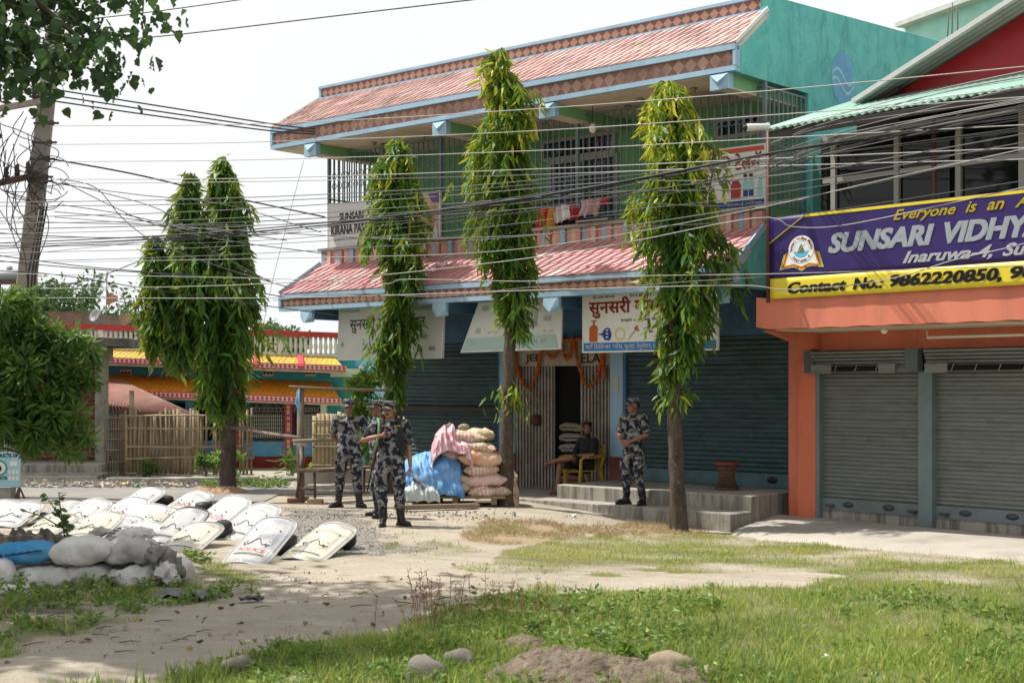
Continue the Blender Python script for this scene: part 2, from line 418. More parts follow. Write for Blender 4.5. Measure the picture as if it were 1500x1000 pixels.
m.lathe([(.002,.16),(.07,.15),(.085,.0),(.06,-.02),(.002,-.03)], (-4.78, -.07, 1.24), 10); m.build('hanging_bag', mat('red_bag', (.12,.03,.02), (.06,.02,.015), 8), shop)
m = MB(); m.box(-3.17, -3.08, -.075, -.06, 1.78, 2.0); m.build('meter_box', plain('meter_cream', (.5,.46,.36)), shop)
# first-floor slab, lower awning
m = MB(); m.box(UL+.2, UR-.13, -1.17, .12, 3.86, 3.98); m.build('balcony_floor', M_cream, shop)
m = MB(); m.box(-8.9, UR-.13, -1.85, -.02, 3.2, 3.26); m.build('awning_soffit', mat('dark_soffit', (.10,.16,.22), (.14,.2,.25), 2), shop)
for u in (-8.43, -5.22, -2.92, .0):
    m = MB(); m.cur = 0; m.box(u-.09, u+.09, -1.86, -.03, 3.03, 3.195); m.cur = 1
    m.add([(u-.15,-1.93,3.2),(u+.15,-1.93,3.2),(u+.15,-1.87,3.2),(u-.15,-1.87,3.2),(u-.15,-1.93,3.06),(u+.15,-1.93,3.06),(u+.15,-1.87,2.98),(u-.15,-1.87,2.98),(u,-1.97,2.96)],
          [(0,1,2,3),(0,8,1),(0,4,8),(1,8,5),(4,7,6,8),(8,6,5),(4,0,3,7),(1,5,6,2),(3,2,6,7)])
    m.build('awning_bracket', [M_dblue, M_blue], shop)
M_tdk = mat('dark_old_tile', (.54,.33,.315), (.45,.26,.25), 3, .7, .3, 60); M_tpl = mat('pale_old_tile', (.70,.53,.5), (.62,.44,.42), 3, .6, .3, 60)
def awning(part, eaveL, eaveR, topL, topR, ze0, ze1, zt, ve, vt, rows, cols, mt, md, nd, lift):
    m = MB(); tiles(m, (eaveL, ve-.03, ze1+.01), (topL, vt, zt), (eaveR, ve-.03, ze1+.01), (topR, vt, zt), rows, cols, lift); t = m.build(part, [mt, M_tdk, M_tpl], shop)
    m = MB(); m.poly([(eaveL, ve, ze1-.02), (topL, vt, zt-.03), (topR, vt, zt-.03), (eaveR, ve, ze1-.02)], (0, .03, -.05)); m.build('roof_slab', M_cream, t)
    f = MB(); h = ze1-ze0
    f.box(eaveL, eaveR, ve, ve+.06, ze0+.02, ze1-.02); fo = f.build('fascia', M_gap, t)
    f = MB(); f.box(eaveL-.02, eaveR, ve-.05, ve+.08, ze1-.075, ze1); f.box(eaveL-.02, eaveR, ve-.04, ve+.08, ze0-.015, ze0+.055); f.box(eaveL-.03, eaveL+.03, ve-.045, ve+.07, ze0+.055, ze1-.075); f.box(eaveR-.04, eaveR+.005, ve-.045, ve+.07, ze0+.055, ze1-.075)
    f.build('fascia_trim', M_blue, fo)
    f = MB(); diamonds(f, eaveL+.03, eaveR-.04, ze0+.055, ze1-.075, ve-.002, nd); f.build('diamond_band', md, fo)
    return t
lo = awning('lower_awning', -9.13, .28, -8.88, .26, 3.2, 3.47, 4.03, -1.9, -1.2, 5, 48, M_tilel, M_terra, 56, .046)
for q0, q1 in (((.285,-1.93,3.5), (.275,-1.19,4.06)), ((-9.14,-1.93,3.5), (-8.89,-1.19,4.06))):
    m = MB(); m.bar(q0, q1, .03, .09); m.build('rake_trim', M_blue, lo)
# striped parapet
m = MB(); n = 92; m.box(-8.86, UR-.125, -1.15, -1.03, 3.985, 4.27)
for i in range(n):
    a = -8.88+(9.14)*i/n; b = -8.88+9.14*(i+1)/n; m.cur = 1 if i % 4 == 0 else (0 if i % 2 else 2)
    d = .018*((i*7) % 3)
    m.box(a+.008, b-.008, -1.2-d, -1.14, 4.02, 4.265)
pp = m.build('striped_parapet', [M_pinks, M_blue, M_peach], shop)
m = MB(); m.box(-8.9, UR-.13, -1.26, -1.0, 4.272, 4.32); m.build('parapet_coping', M_conc, pp)
m = MB(); m.poly([(-2.95,-1.3,4.335),(-2.35,-1.3,4.335),(-2.4,-1.05,4.36),(-2.9,-1.05,4.36)], (0,0,.03)); m.build('coping_slab', M_conc, pp)
# upper wall: windows, door, curtains
m = MB(); m.box(-8.5, UR-.13, -.03, .12, 3.98, 6.05); uw = m.build('upper_wall', M_green, shop)
def win(u0, u1, z0, z1, curt=True, lat=True):
    m = MB(); m.box(u0, u1, -.036, -.028, z0, z1); w = m.build('window', M_glassd, shop)
    m = MB()
    for a, b, c, d in ((u0-.06,u1+.06,z1,z1+.06),(u0-.06,u1+.06,z0-.06,z0),(u0-.06,u0,z0,z1),(u1,u1+.06,z0,z1),((u0+u1)/2-.025,(u0+u1)/2+.025,z0,z1)): m.box(a, b, -.09, -.031, c, d)
    m.build('window_frame', plain('pale_window_frame', (.42,.40,.36)), w)
    if curt:
        m = MB(); n = int((u1-u0)/.09)
        for i in range(n):
            u = u0+(u1-u0)*(i+.5)/n
            if math.sin(i*1.7)+math.sin(i*.6) < -.4: continue
            h = .55+.4*abs(math.sin(i*2.3)); zt = z1-.03; zb = zt-(z1-z0)*h*.8
            m.tube([(u, -.045, zb), (u+.01, -.045, (zb+zt)/2), (u, -.045, zt)], .03, 6, True, .3)
        m.build('curtain', mat('blue_white_curtain', (.42,.47,.78), (.12,.13,.36), 5, .9), w)
    m = MB()
    for i in range(int((u1-u0)/.1)): u = u0+.05+i*.1; m.box(u-.008, u+.008, -.1, -.084, z0, z1)
    for z in np.arange(z0+.15, z1, .22): m.box(u0, u1, -.104, -.1, z-.008, z+.008)
    m.build('window_grille', plain('dark_grille', (.04,.05,.055), .5), w)
win(-4.45, -3.15, 4.5, 5.5); win(-4.6, -3.2, 5.62, 5.86, True); win(-1.2, -.5, 5.6, 5.8, False); win(-6.05, -5.3, 5.62, 5.8)
m = MB(); m.box(-6.1, -5.25, -.045, -.028, 3.98, 5.5); dr = m.build('balcony_door', M_maroon, shop)
m = MB(); m.box(-5.7, -5.35, -.052, -.04, 4.3, 5.35); m.build('door_panel', mat('door_panel_dark', (.02,.02,.05), (.12,.13,.3), 7), dr)
# soffit with beams and fittings
m = MB(); m.box(-9.34, UR-.13, -1.86, .1, 6.052, 6.12); m.build('eave_soffit', M_cream, shop)
for u in (-8.33, -5.22, -3.0, .02):
    m = MB(); m.cur = 1; m.box(u-.1, u+.1, -1.8, -.02, 5.89, 6.05); m.cur = 0; m.box(u-.1, u+.1, -1.8, -.02, 5.86, 5.888); m.cur = 2
    m.box(u-.15, u+.15, -1.93, -1.82, 5.84, 6.05); m.add([(u-.15,-1.932,6.05),(u+.15,-1.932,6.05),(u,-1.99,5.93)], [(0,2,1)]); m.add([(u-.15,-1.932,6.05),(u,-1.99,5.93),(u,-1.932,5.90)], [(0,2,1)]); m.add([(u+.15,-1.932,6.05),(u,-1.99,5.93),(u,-1.932,5.90)], [(0,1,2)])
    m.build('eave_bracket', [M_cream, M_green, M_blue], shop)
for u, v in ((-7.4,-1.3), (-6.3,-1.2), (-4.3,-1.2), (-3.9,-.9), (-1.75,-1.3), (-1.2,-.9), (-.75,-1.4), (-2.2,-1.0)):
    m = MB(); m.lathe([(.05,6.05),(.055,6.03),(.03,6.02),(.035,5.99),(.002,5.985)], (u, v, 0), 10); m.build('lamp_holder', plain('brass_lamp', (.3,.25,.15), .4, .4), shop)
m = MB(); m.tube([(-2.55,-1.4,6.05),(-2.55,-1.4,5.78)], .006, 5); bc = m.build('bulb_cord', M_black, shop)
m = MB(); m.ell((-2.55,-1.4,5.7), (.055,.055,.075)); m.build('light_bulb', plain('bulb_glass', (.75,.72,.6), .25), bc)
# upper roof
up = awning('upper_roof', -9.36, .28, -9.0, .27, 6.08, 6.42, 7.03, -1.9, -1.1, 6, 58, M_tileu, M_terrad, 48, .036)
for q0, q1 in (((.283,-1.93,6.44), (.273,-1.1,7.05)), ((-9.37,-1.93,6.44), (-9.01,-1.1,7.05))):
    m = MB(); m.bar(q0, q1, .015, .055); m.build('rake_trim', M_white, up)
m = MB(); m.box(-9.0, UR-.125, -1.08, -.95, 6.9, 7.21); rb = m.build('ridge_band', M_gap, up)
m = MB(); m.box(-9.03, .28, -1.13, -.93, 7.212, 7.255); m.box(-9.03, .275, -1.14, -1.07, 7.0, 7.045); m.box(-9.03, -8.98, -1.12, -1.07, 7.045, 7.212); m.build('band_trim', M_blue, rb)
m = MB(); diamonds(m, -8.98, .26, 7.045, 7.212, -1.085, 58, .018); m.build('diamond_band', M_terra, rb)
# balcony railing cage: bars, rails and scrolls
def scroll(mb, c, r, ax, n=10, w=.01):
    pts = []
    for k in range(n+1):
        t = 2*math.pi*k/n; a = r*math.cos(t); b = r*math.sin(t)
        pts.append((c[0]+(a if ax == 'u' else 0), c[1]+(a if ax == 'v' else 0), c[2]+b))
    for p, q in zip(pts, pts[1:]): mb.bar(p, q, w, w)
m = MB(); V0 = -1.13; n = 76
for i in range(n+1):
    u = -8.73+(9.0-.02)*i/n; m.box(u-.009, u+.009, V0-.009, V0+.009, 4.4, 5.98)
for z in (4.42, 5.98): m.box(-8.73, .25, V0-.014, V0+.014, z-.014, z+.014)
for u in (-8.73, -7.35, -5.95, -4.5, -3.05, -1.5, .24): m.box(u-.025, u+.025, V0-.028, V0+.022, 4.32, 6.05)
for i in range(20): scroll(m, (-8.6+i*.14, V0, 5.42), .055, 'u'); scroll(m, (-8.6+i*.14, V0, 5.6), .055, 'u')
for i in range(24):
    for z in (4.9, 5.05): scroll(m, (-6.2+i*.13, V0, z), .05, 'u')
for i in range(10): scroll(m, (-1.0+i*.12, V0, 5.55), .05, 'u')
rl = m.build('balcony_railing', M_steelblue, shop)
for uu in (-8.73, .24):
    m = MB()
    for i in range(10):
        v = V0+i*.12; m.box(uu-.01, uu+.01, v-.009, v+.009, 4.35, 5.98)
    for z in (4.38, 4.98, 5.2, 5.98): m.box(uu-.012, uu+.012, V0, -.03, z-.013, z+.013)
    for i in range(10): scroll(m, (uu, V0+.06+i*.11, 5.09), .05, 'v')
    m.build('side_railing', M_steelblue, shop)

# ---------------------------------------------------------------- platform and steps
plat = thing('shop_platform', 'long grey concrete platform with a lower step along the shuttered shop front', 'platform', MO, MA, None, SB)
def slab(mb, pts, z0, z1, n=0, chip=.012):
    """cast slab with slightly uneven edges"""
    P = []
    for (a, b) in zip(pts, pts[1:]+pts[:1]):
        k = max(1, int((Vector(b)-Vector(a)).length/.22))
        for i in range(k): p = Vector(a).lerp(Vector(b), i/k); P.append((p.x+random.uniform(-chip, chip), p.y+random.uniform(-chip, chip)))
    nn = len(P); vs = [(x, y, z0) for x, y in P]+[(x, y, z1-.015) for x, y in P]; cx = sum(x for x, y in P)/nn; cy = sum(y for x, y in P)/nn
    vs += [(x+(cx-x)*.012, y+(cy-y)*.02, z1+random.uniform(-.006, .004)) for x, y in P]
    fs = [(i, (i+1) % nn, (i+1) % nn+nn, i+nn) for i in range(nn)]+[(i+nn, (i+1) % nn+nn, (i+1) % nn+2*nn, i+2*nn) for i in range(nn)]+[list(range(2*nn, 3*nn))]
    mb.add(vs, fs)
def stepmat():
    t = NT('cast_step_concrete'); v = t.co(); s = t.co('Object', (3,3,.35))
    c = t.mix(t.ramp(t.noise(v, 2, 6, .65), (.35,0.0), (.65,1.0)), (.37,.345,.30), (.28,.26,.225))
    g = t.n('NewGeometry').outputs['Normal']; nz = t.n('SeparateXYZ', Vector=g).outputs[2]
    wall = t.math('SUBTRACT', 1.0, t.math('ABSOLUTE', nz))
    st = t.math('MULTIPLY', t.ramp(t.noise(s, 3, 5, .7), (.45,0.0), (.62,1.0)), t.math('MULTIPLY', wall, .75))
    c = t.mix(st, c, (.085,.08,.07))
    c = t.mix(t.math('MULTIPLY', t.ramp(t.noise(v, 7, 6, .8), (.6,0.0), (.7,1.0)), .5), c, (.12,.115,.10))
    t.bump(t.noise(v, 45, 6), .5, .012); return t.fin(c, .92, 0, .2)
M_step = stepmat()
m = MB(); slab(m, [(-3.2,-1.45),(.22,-1.48),(.22,0),(-3.2,0)], -.3, .38); m.build('upper_platform', M_step, plat)
m = MB(); slab(m, [(-4.3,-1.85),(.24,-2.0),(.235,-1.45),(-4.3,-1.42)], -.3, .172); m.build('lower_step', M_step, plat)
m = MB(); slab(m, [(-5.7,-1.45),(-3.21,-1.4),(-3.21,.02),(-5.7,.02)], -.3, .165); m.build('porch_floor', M_step, plat)

# ---------------------------------------------------------------- signs on the shop house
def sign(name, label, u, v, z, w, h, face, rx=0, rz=0, poly=None, group=None, back=None):
    s = thing(name, label, 'sign', MW(u, v, z), MA+rz, group, SB, rx=rx)
    m = MB()
    pts = poly or [(0, 0), (w, 0), (w, h), (0, h)]
    m.poly([(a, 0, b) for a, b in pts], (0, .03, 0)); m.build('board', face, s)
    if not poly:
        m = MB()
        for a, b, c, d in ((-.015,w+.015,-.015,.008),(-.015,w+.015,h-.008,h+.015),(-.015,.008,.008,h-.008),(w-.008,w+.015,.008,h-.008)): m.box(a, b, -.006, .035, c, d)
        m.build('frame', back or M_white, s)
    return s
def printed(base, ghost, name):
    return mat(name, base, tuple(x*.93 for x in base), 2, .5, .05, dirt=ghost, dsc=2.2, damt=.35)
M_fade = printed((.60,.615,.57), (.42,.44,.38), 'faded_sign_white')
M_dkl = plain('grey_lettering', (.13,.135,.13))
s = sign('shop_sign', 'faded white shop sign with grey Devanagari letters at the far awning end', -7.98, -1.6, 2.33, 2.5, .86, M_fade, rx=R(-3))
m = MB(); letters(m, deva(['सु','न','स','री',' ','िक','रा','ना',' ','प','स','ल'], .012), .28, 2.1, .44, .74, -.008); m.build('lettering', M_dkl, s)
m = MB()
for x, z, w in ((1.62,.36,.07),(1.75,.34,.05),(1.9,.33,.12),(2.05,.32,.1),(.62,.3,.02),(.63,.22,.02),(.7,.2,.03),(.71,.12,.03),(.08,.22,.05),(2.0,.1,.05),(2.2,.12,.14)):
    m.box(x, x+w, -.008, -.004, z, z+random.uniform(.03, .08))
m.build('worn_print', plain('worn_print_grey', (.28,.29,.27)), s)
for a, b, c in ((.02, .5, .8), (1.75, 2.48, .78)):
    m = MB(); m.box(a, b, -.008, -.004, c, .852); m.build('green_strip', plain('faded_green', (.32,.45,.36)), s)
s = sign('shop_sign', 'faded trapezoid shop sign with a pale green band, sagging below the awning', -5.02, -1.65, 2.4, 2.1, .8, printed((.62,.63,.57), (.45,.47,.39), 'faded_sign_cream'), rx=R(-10), poly=[(0,.0),(2.06,.02),(1.98,.82),(.26,.8)])
m = MB(); m.poly([(.04,-.008,.03),(2.0,-.008,.05),(1.92,-.008,.25),(.09,-.008,.22)], (0,.004,0)); m.build('green_band', plain('pale_green_band', (.36,.5,.44)), s)
m = MB(); letters(m, deva(['प्रो','प','वा','ल',' ','प्रा','.',' ','लि','.'], .015), .95, 1.85, .09, .2, -.013); m.build('band_lettering', plain('white_lettering', (.66,.68,.64)), s)
m = MB()
for x, z, w, h in ((.35,.66,.16,.08),(1.2,.7,.35,.06)):
    m.add([(x+w*(.5+.5*math.cos(a)), -.008, z+h*(.5+.5*math.sin(a))) for a in np.linspace(0, 6.28, 17)[:-1]], [list(range(16))])
m.build('roundel', plain('dull_green_roundel', (.28,.42,.30)), s)
m = MB()
for x, z, w, h in ((1.35,.38,.08,.26),(1.46,.38,.07,.24),(1.3,.38,.25,.03),(.28,.3,.1,.08),(.55,.3,.03,.02),(.62,.31,.04,.02),(.7,.3,.03,.02),(1.66,.46,.14,.08),(1.68,.29,.05,.02),(1.78,.29,.1,.02)):
    m.box(x, x+w, -.008, -.004, z, z+h)
m.build('worn_print', plain('worn_print_cream', (.40,.40,.35)), s)
s = sign('shop_sign', 'white gas sign with red Devanagari title, pictured cylinder and a blue strip', -2.57, -1.6, 2.37, 2.34, .84, plain('sign_white_vinyl', (.74,.74,.70), .45))
m = MB(); letters(m, deva(['सु','न','स','री',' ','ग<','या','स'], .03), .11, 1.5, .49, .79, -.008); m.build('red_title', plain('red_lettering', (.45,.05,.025)), s)
m = MB(); m.box(0.01, 2.33, -.007, -.003, .012, .13); m.build('blue_strip', plain('strip_blue', (.02,.19,.52)), s)
m = MB(); letters(m, deva(['य','हाँ',' ','िस','िल','न<','ड','र',' ','ग<','याँ','स',',',' ','चु','ल<','हा',',',' ','रे','गु','ले','ट','र',',',' ','ला','इ','ट','र'], .02), .05, 1.5, .02, .12, -.011); m.build('strip_lettering', plain('white_letters', (.8,.8,.78)), s)
m = MB(); letters(m, deva(['प्रो','.',' ','आ','शा',' ','दे','वी',' ','सा','ह'], .015), .18, .58, .765, .82, -.008); letters(m, deva(['पा','न',' ','नं','.']), .85, 1.0, .775, .82, -.008); text(m, '600911', 1.02, 1.28, .777, .815, -.008, .015)
letters(m, deva(['इ','न','रु','वा',' ','८',',',' ','ह','नु','मा','न',' ','चौ','क'], .015), .7, 1.38, .42, .475, -.008); m.build('small_lettering', plain('black_lettering', (.03,.03,.035)), s)
m = MB(); m.cur = 0
m.add([(.12+x, -.009, .145+z) for x, z in ((0,.01),(.02,0),(.13,0),(.15,.01),(.155,.2),(.14,.23),(.1,.245),(.1,.3),(.14,.3),(.14,.315),(.03,.315),(.03,.3),(.065,.3),(.065,.245),(.02,.23),(0,.2))], [list(range(16))])
m.cur = 1; pts = [(.40,.17),(.5,.16),(.53,.25),(.5,.33),(.44,.35),(.38,.31),(.36,.27),(.3,.26),(.3,.245),(.36,.24)]
m.add([(x, -.009, z) for x, z in pts], [list(range(10))]); m.cur = 3
for z in (.2,.25,.3): m.box(.43, .47, -.012, -.01, z, z+.02)
m.cur = 2
for k in range(20):
    a = 2*math.pi*k/20; b = 2*math.pi*(k+1)/20
    m.add([(.68+.095*math.cos(a), -.009, .25+.09*math.sin(a)), (.68+.095*math.cos(b), -.009, .25+.09*math.sin(b)), (.68+.075*math.cos(b), -.009, .25+.07*math.sin(b)), (.68+.075*math.cos(a), -.009, .25+.07*math.sin(a))], [(0,1,2,3)])
m.cur = 4; m.bar((.83,-.009,.17), (.98,-.009,.32), .012, .004, (0,1,0)); m.cur = 0; m.bar((.95,-.012,.34), (1.02,-.012,.29), .03, .004, (0,1,0)); m.bar((.95,-.012,.31), (1.0,-.012,.36), .02, .004, (0,1,0))
m.cur = 4; m.bar((1.1,-.009,.31), (1.2,-.009,.35), .012, .004, (0,1,0)); m.bar((1.2,-.009,.345), (1.35,-.009,.33), .012, .004, (0,1,0)); m.cur = 1; m.bar((1.2,-.009,.27), (1.27,-.009,.275), .02, .004, (0,1,0))
m.build('pictures', [plain('cylinder_orange', (.5,.10,.02)), plain('regulator_blue', (.02,.05,.25)), plain('hose_yellow', (.65,.6,.12)), plain('sign_white2', (.7,.7,.68)), plain('tool_grey', (.3,.3,.3))], s)
s = sign('store_sign', 'white and purple store sign lettered KIRANA PASAL at the far corner of the balcony railing', -8.68, -1.2, 4.28, 1.75, .8, plain('sign_grey_white', (.58,.58,.58), .5))
m = MB(); text(m, 'SUNSARI', .3, .92, .5, .64, -.006, .03); text(m, 'KIRANA PASAL', .08, 1.12, .26, .43, -.006, .03); text(m, 'INARUWA-8, SUNSARI, NEPAL', .16, 1.0, .15, .2, -.006, .012); m.build('lettering', plain('charcoal_letters', (.05,.05,.055)), s)
m = MB(); m.box(.1, 1.1, -.007, -.003, .462, .475); m.box(1.25, 1.74, -.005, -.001, .01, .79); m.build('purple_panel', plain('deep_purple', (.06,.035,.22)), s)
m = MB(); text(m, 'CG', 1.35, 1.7, .16, .32, -.009, .03); m.build('panel_lettering', plain('pale_letters', (.6,.6,.62)), s)
s = sign('poster_board', 'narrow tan and purple poster board beside the balcony door', -6.38, -1.2, 4.28, .46, .8, plain('poster_tan', (.52,.36,.22), .5))
m = MB(); m.poly([(.2,-.008,.79),(.455,-.008,.79),(.455,-.008,.62),(.28,-.008,.66)], (0,.003,0)); m.build('purple_corner', plain('poster_purple', (.14,.07,.25)), s)
m = MB(); m.ell((.22,-.006,.35), (.13,.004,.2)); m.ell((.3,-.006,.57), (.07,.004,.08)); m.build('printed_figure', plain('poster_skin', (.46,.27,.16)), s)
m = MB(); m.poly([(.3,-.01,.02),(.44,-.01,.02),(.38,-.01,.3)], (0,.003,0)); m.build('white_flash', plain('poster_white', (.6,.62,.62)), s)
s = sign('tailor_sign', 'white tailor sign with red Devanagari letters and pictured clothes on the balcony', -.72, -1.21, 4.31, 1.01, .86, plain('sign_cream_white', (.66,.68,.66), .5))
m = MB(); m.cur = 0; m.box(.01, 1.0, -.006, -.002, .79, .852); letters(m, deva(['सु','री'], .03), .06, .48, .55, .76, -.008)
letters(m, deva(['टे','ल','सॅ'], .03), .52, .96, .545, .78, -.008)
m.cur = 1; m.box(.01, 1.0, -.006, -.002, .03, .12)
m.cur = 2; letters(m, deva(['िस','ला','ई',' ','ग','िर','न<','छ']), .42, .96, .045, .1, -.009)
m.cur = 3; m.poly([(.47,-.006,.15),(.62,-.006,.15),(.63,-.006,.33),(.59,-.006,.4),(.5,-.006,.4),(.46,-.006,.33)], (0,.003,0))
m.cur = 1
for x in (.665,.755): m.box(x, x+.075, -.006, -.003, .17, .26)
m.cur = 4
for x in (.66,.75): m.poly([(x,-.007,.26),(x+.085,-.007,.26),(x+.09,-.007,.36),(x+.06,-.007,.41),(x+.025,-.007,.41),(x-.005,-.007,.36)], (0,.003,0))
m.poly([(.88,-.006,.17),(.97,-.006,.16),(.96,-.006,.45),(.91,-.006,.4)], (0,.003,0))
m.cur = 5
for x in (.702,.792): m.ell((x,-.008,.44), (.03,.003,.036)); 
m.cur = 6
for x in (.702,.792): m.ell((x,-.009,.46), (.033,.004,.024))
m.build('print', [plain('tailor_red', (.5,.08,.05)), plain('tailor_navy', (.03,.06,.22)), plain('tailor_white', (.7,.7,.7)), plain('tailor_maroon', (.35,.04,.04)), plain('tailor_aqua', (.3,.55,.58)), plain('tailor_skin', (.5,.3,.2)), plain('tailor_hair', (.03,.025,.02))], s)
# narrow poster on the pillar by the gate
s = sign('wall_poster', 'tall narrow red and blue poster on the pillar beside the gate', -5.5, -.08, .85, .14, .9, plain('poster_blue', (.05,.12,.32)))
m = MB(); m.box(.01, .13, -.006, -.002, .25, .6); m.box(.02, .06, -.009, -.006, .6, .85); m.build('red_panel', plain('poster_red', (.5,.03,.06)), s)
# marigold garlands over the gate
M_mari = mat('marigold_orange', (.42,.06,.008), (.5,.13,.015), 30, .9, .6, 120)
def garland(label, pts, r=.035, step=.045):
    m = MB(); P = [Vector(p) for p in pts]
    for a, b in zip(P, P[1:]):
        k = max(1, int((b-a).length/step))
        for i in range(k):
            c = a.lerp(b, i/k)+Vector((random.uniform(-.008,.008), random.uniform(-.01,.004), random.uniform(-.008,.008)))
            m.ell(c, (r*random.uniform(.85,1.15), r*random.uniform(.8,1.1), r*random.uniform(.7,1)), 7, 5)
    o = link('marigold_garland', m.mesh('marigold_garland', M_mari)); o.location = MO; o.rotation_euler = (0,0,MA); o.scale = (SB,)*3
    return tag(o, label, 'garland', 'marigold garlands over the shop gate')
def swag(a, b, d, n=12): return [(a[0]+(b[0]-a[0])*t, -.09, a[1]+(b[1]-a[1])*t-d*4*t*(1-t)) for t in np.linspace(0, 1, n)]
garland('orange marigold garland draped level along the top of the gate', swag((-5.3,2.68), (-3.3,2.66), .05))
garland('deep hanging orange garland loop over the half of the gate with the bag', swag((-5.3,2.66), (-4.6,2.68), .85))
garland('small shallow orange garland loop over the middle of the doorway', swag((-4.62,2.66), (-4.22,2.67), .33))
garland('smaller orange garland loop above the open doorway', swag((-4.24,2.66), (-3.98,2.67), .36))
garland('deep hanging orange garland loop over the gate half beside the seated man', swag((-3.98,2.66), (-3.3,2.66), .8))
garland('short straight orange garland strand at the gate edge by the blue pillar', [(-3.36,-.1,2.6), (-3.35,-.1,1.95)])
garland('short straight orange garland strand at the gate edge by the poster', [(-5.22,-.1,2.6), (-5.22,-.1,2.05)])
# laundry on the balcony rail
def cloth(label, px, py, w, h, c, seed):
    u, z = MP(px, py, -1.16); rr = random.Random(seed)
    m = MB()
    def fn(s, t): return (u+(s-.5)*w*(1-.1*t)+.02*math.sin(seed+t*5), -1.17-.03*math.sin(s*9+seed)-.03*t, z-t*h*(1-.12*math.sin(s*5+seed)))
    m.grid(14, 10, fn)
    o = link('hanging_garment', m.mesh('hanging_garment', mat('cloth_%d' % seed, c, tuple(x*.8 for x in c), 8, .9, .3, 30))); o.modifiers.new('Solidify', 'SOLIDIFY').thickness = .01
    o.location = MO; o.rotation_euler = (0,0,MA); o.scale = (SB,)*3
    tag(o, label, 'laundry', 'laundry drying on the balcony railing')
cloth('bright red cloth strip drying beside an orange one', 795, 306, .14, .35, (.5,.03,.03), 1)
cloth('long orange cloth drying on the balcony railing', 805, 304, .3, .42, (.5,.2,.03), 2)
cloth('off white cloth bunched beside the orange one', 819, 302, .16, .26, (.6,.52,.5), 3)
cloth('white shirt drying between off white and dark red clothes', 829, 300, .22, .25, (.68,.66,.66), 4)
cloth('dark red garment drying on the balcony railing', 843, 298, .24, .28, (.32,.02,.03), 5)
cloth('pink and white blouse drying beside the dark red garment', 858, 293, .15, .25, (.6,.42,.45), 6)
cloth('dusty pink garment drying on the balcony railing', 872, 291, .22, .25, (.5,.28,.28), 7)
cloth('small bright red cloth drying beside the pink garment', 888, 289, .1, .1, (.55,.02,.03), 8)
# black items stored behind the railing
m = MB(); m.box(-4.3, -2.9, -1.08, -.95, 4.33, 4.72); o = link('storage_chest', m.mesh('storage_chest', plain('navy_chest', (.015,.02,.05)))); o.location = MO; o.rotation_euler = (0,0,MA); o.scale = (SB,)*3
tag(o, 'dark navy chest standing behind the laundry on the balcony', 'chest')
# ================================================================ the school building at the near end
sch = thing('school_building', 'orange fronted school building with grey shutters, upper glass gallery and red gable', 'building', RO, RA, None, SB)
M_orange = mat('coral_orange_paint', (.60,.165,.09), (.53,.14,.075), 1.5, .75, .25, dirt=(.30,.10,.065), dsc=2.2, damt=.6, stretch=(1,1,.3))
M_orl = mat('coral_slab_paint', (.63,.205,.13), (.55,.165,.105), 1.3, .75, .3, dirt=(.38,.15,.10), dsc=2.6, damt=.6, stretch=(1,1,.3))
def ctin(name, a, b, rust=(.2,.1,.06)): return mat(name, a, b, 2, .5, .1, 30, .4, .2, dirt=rust, dsc=1.2, damt=.3)
M_gtin = ctin('green_roof_tin', (.24,.42,.34), (.30,.48,.40)); M_greytin = ctin('grey_roof_tin', (.33,.34,.33), (.42,.42,.4))
M_redsh = mat('red_gable_sheet', (.36,.012,.018), (.28,.01,.015), 1, .45, .05, dirt=(.4,.15,.12), damt=.15)
m = MB(); m.box(-.5, -.02, .0, .4, -.25, 2.6); m.box(-.3, -.005, -.06, 0, -.25, 2.2); m.build('corner_pillar', M_orange, sch)
m = MB(); m.box(-.5, 6, .45, 6, -.3, 3.0); m.build('rear_wall', M_orange, sch)
m = MB(); m.box(.3, 6, .45, 6, 3.0, 5.5); m.build('gallery_rear_wall', M_dark, sch)
m = MB(); m.box(-.05, 6, -.04, .44, 2.34, 2.6); m.build('lintel_beam', M_orange, sch)
m = MB()
z0, z1 = 2.6, 3.0; vf = -1.2
prof = [(vf, z0), (.44, z0), (.44, z1-.05), (vf, z1)]
n = 40
for i in range(n):
    a = -.1+6*i/n; b = -.1+6*(i+1)/n; j = .008*math.sin(i*1.9)+(.035 if i == 0 else 0); j2 = .008*math.sin((i+1)*1.9)
    m.add([(a,vf,z0+j),(b,vf,z0+j2),(b,vf,z1+j2*.6),(a,vf,z1+j*.6),(a,.44,z0+.003),(b,.44,z0+.003),(b,.44,z1),(a,.44,z1)], [(0,1,2,3),(3,2,6,7),(4,5,1,0)])
m.add([(-.1,vf,z0+.035),(-.1,vf,z1),(-.1,.44,z1),(-.1,.44,z0)], [(0,1,2,3)])
sl = m.build('canopy_slab', M_orl, sch)
m = MB(); m.box(-.06, 6, -1.0, -.05, 2.585, 2.597); m.build('soffit', M_cream, sl)
m = MB(); m.poly([(-.06,-1.15,2.59),(-.06,-.05,2.59),(-.06,-.05,2.34)], (.12,0,0)); m.build('end_bracket', M_orange, sl)
m = MB(); m.tube([(2.0,-.5,2.55),(2.0,-.5,2.46),(5,-.5,2.46)], .018, 6); m.build('conduit', plain('cream_pipe', (.6,.56,.45)), sl)
m = MB(); m.ell((1.45,-.6,2.56), .045); m.build('lamp', plain('lamp_white', (.7,.7,.66), .3), sl)
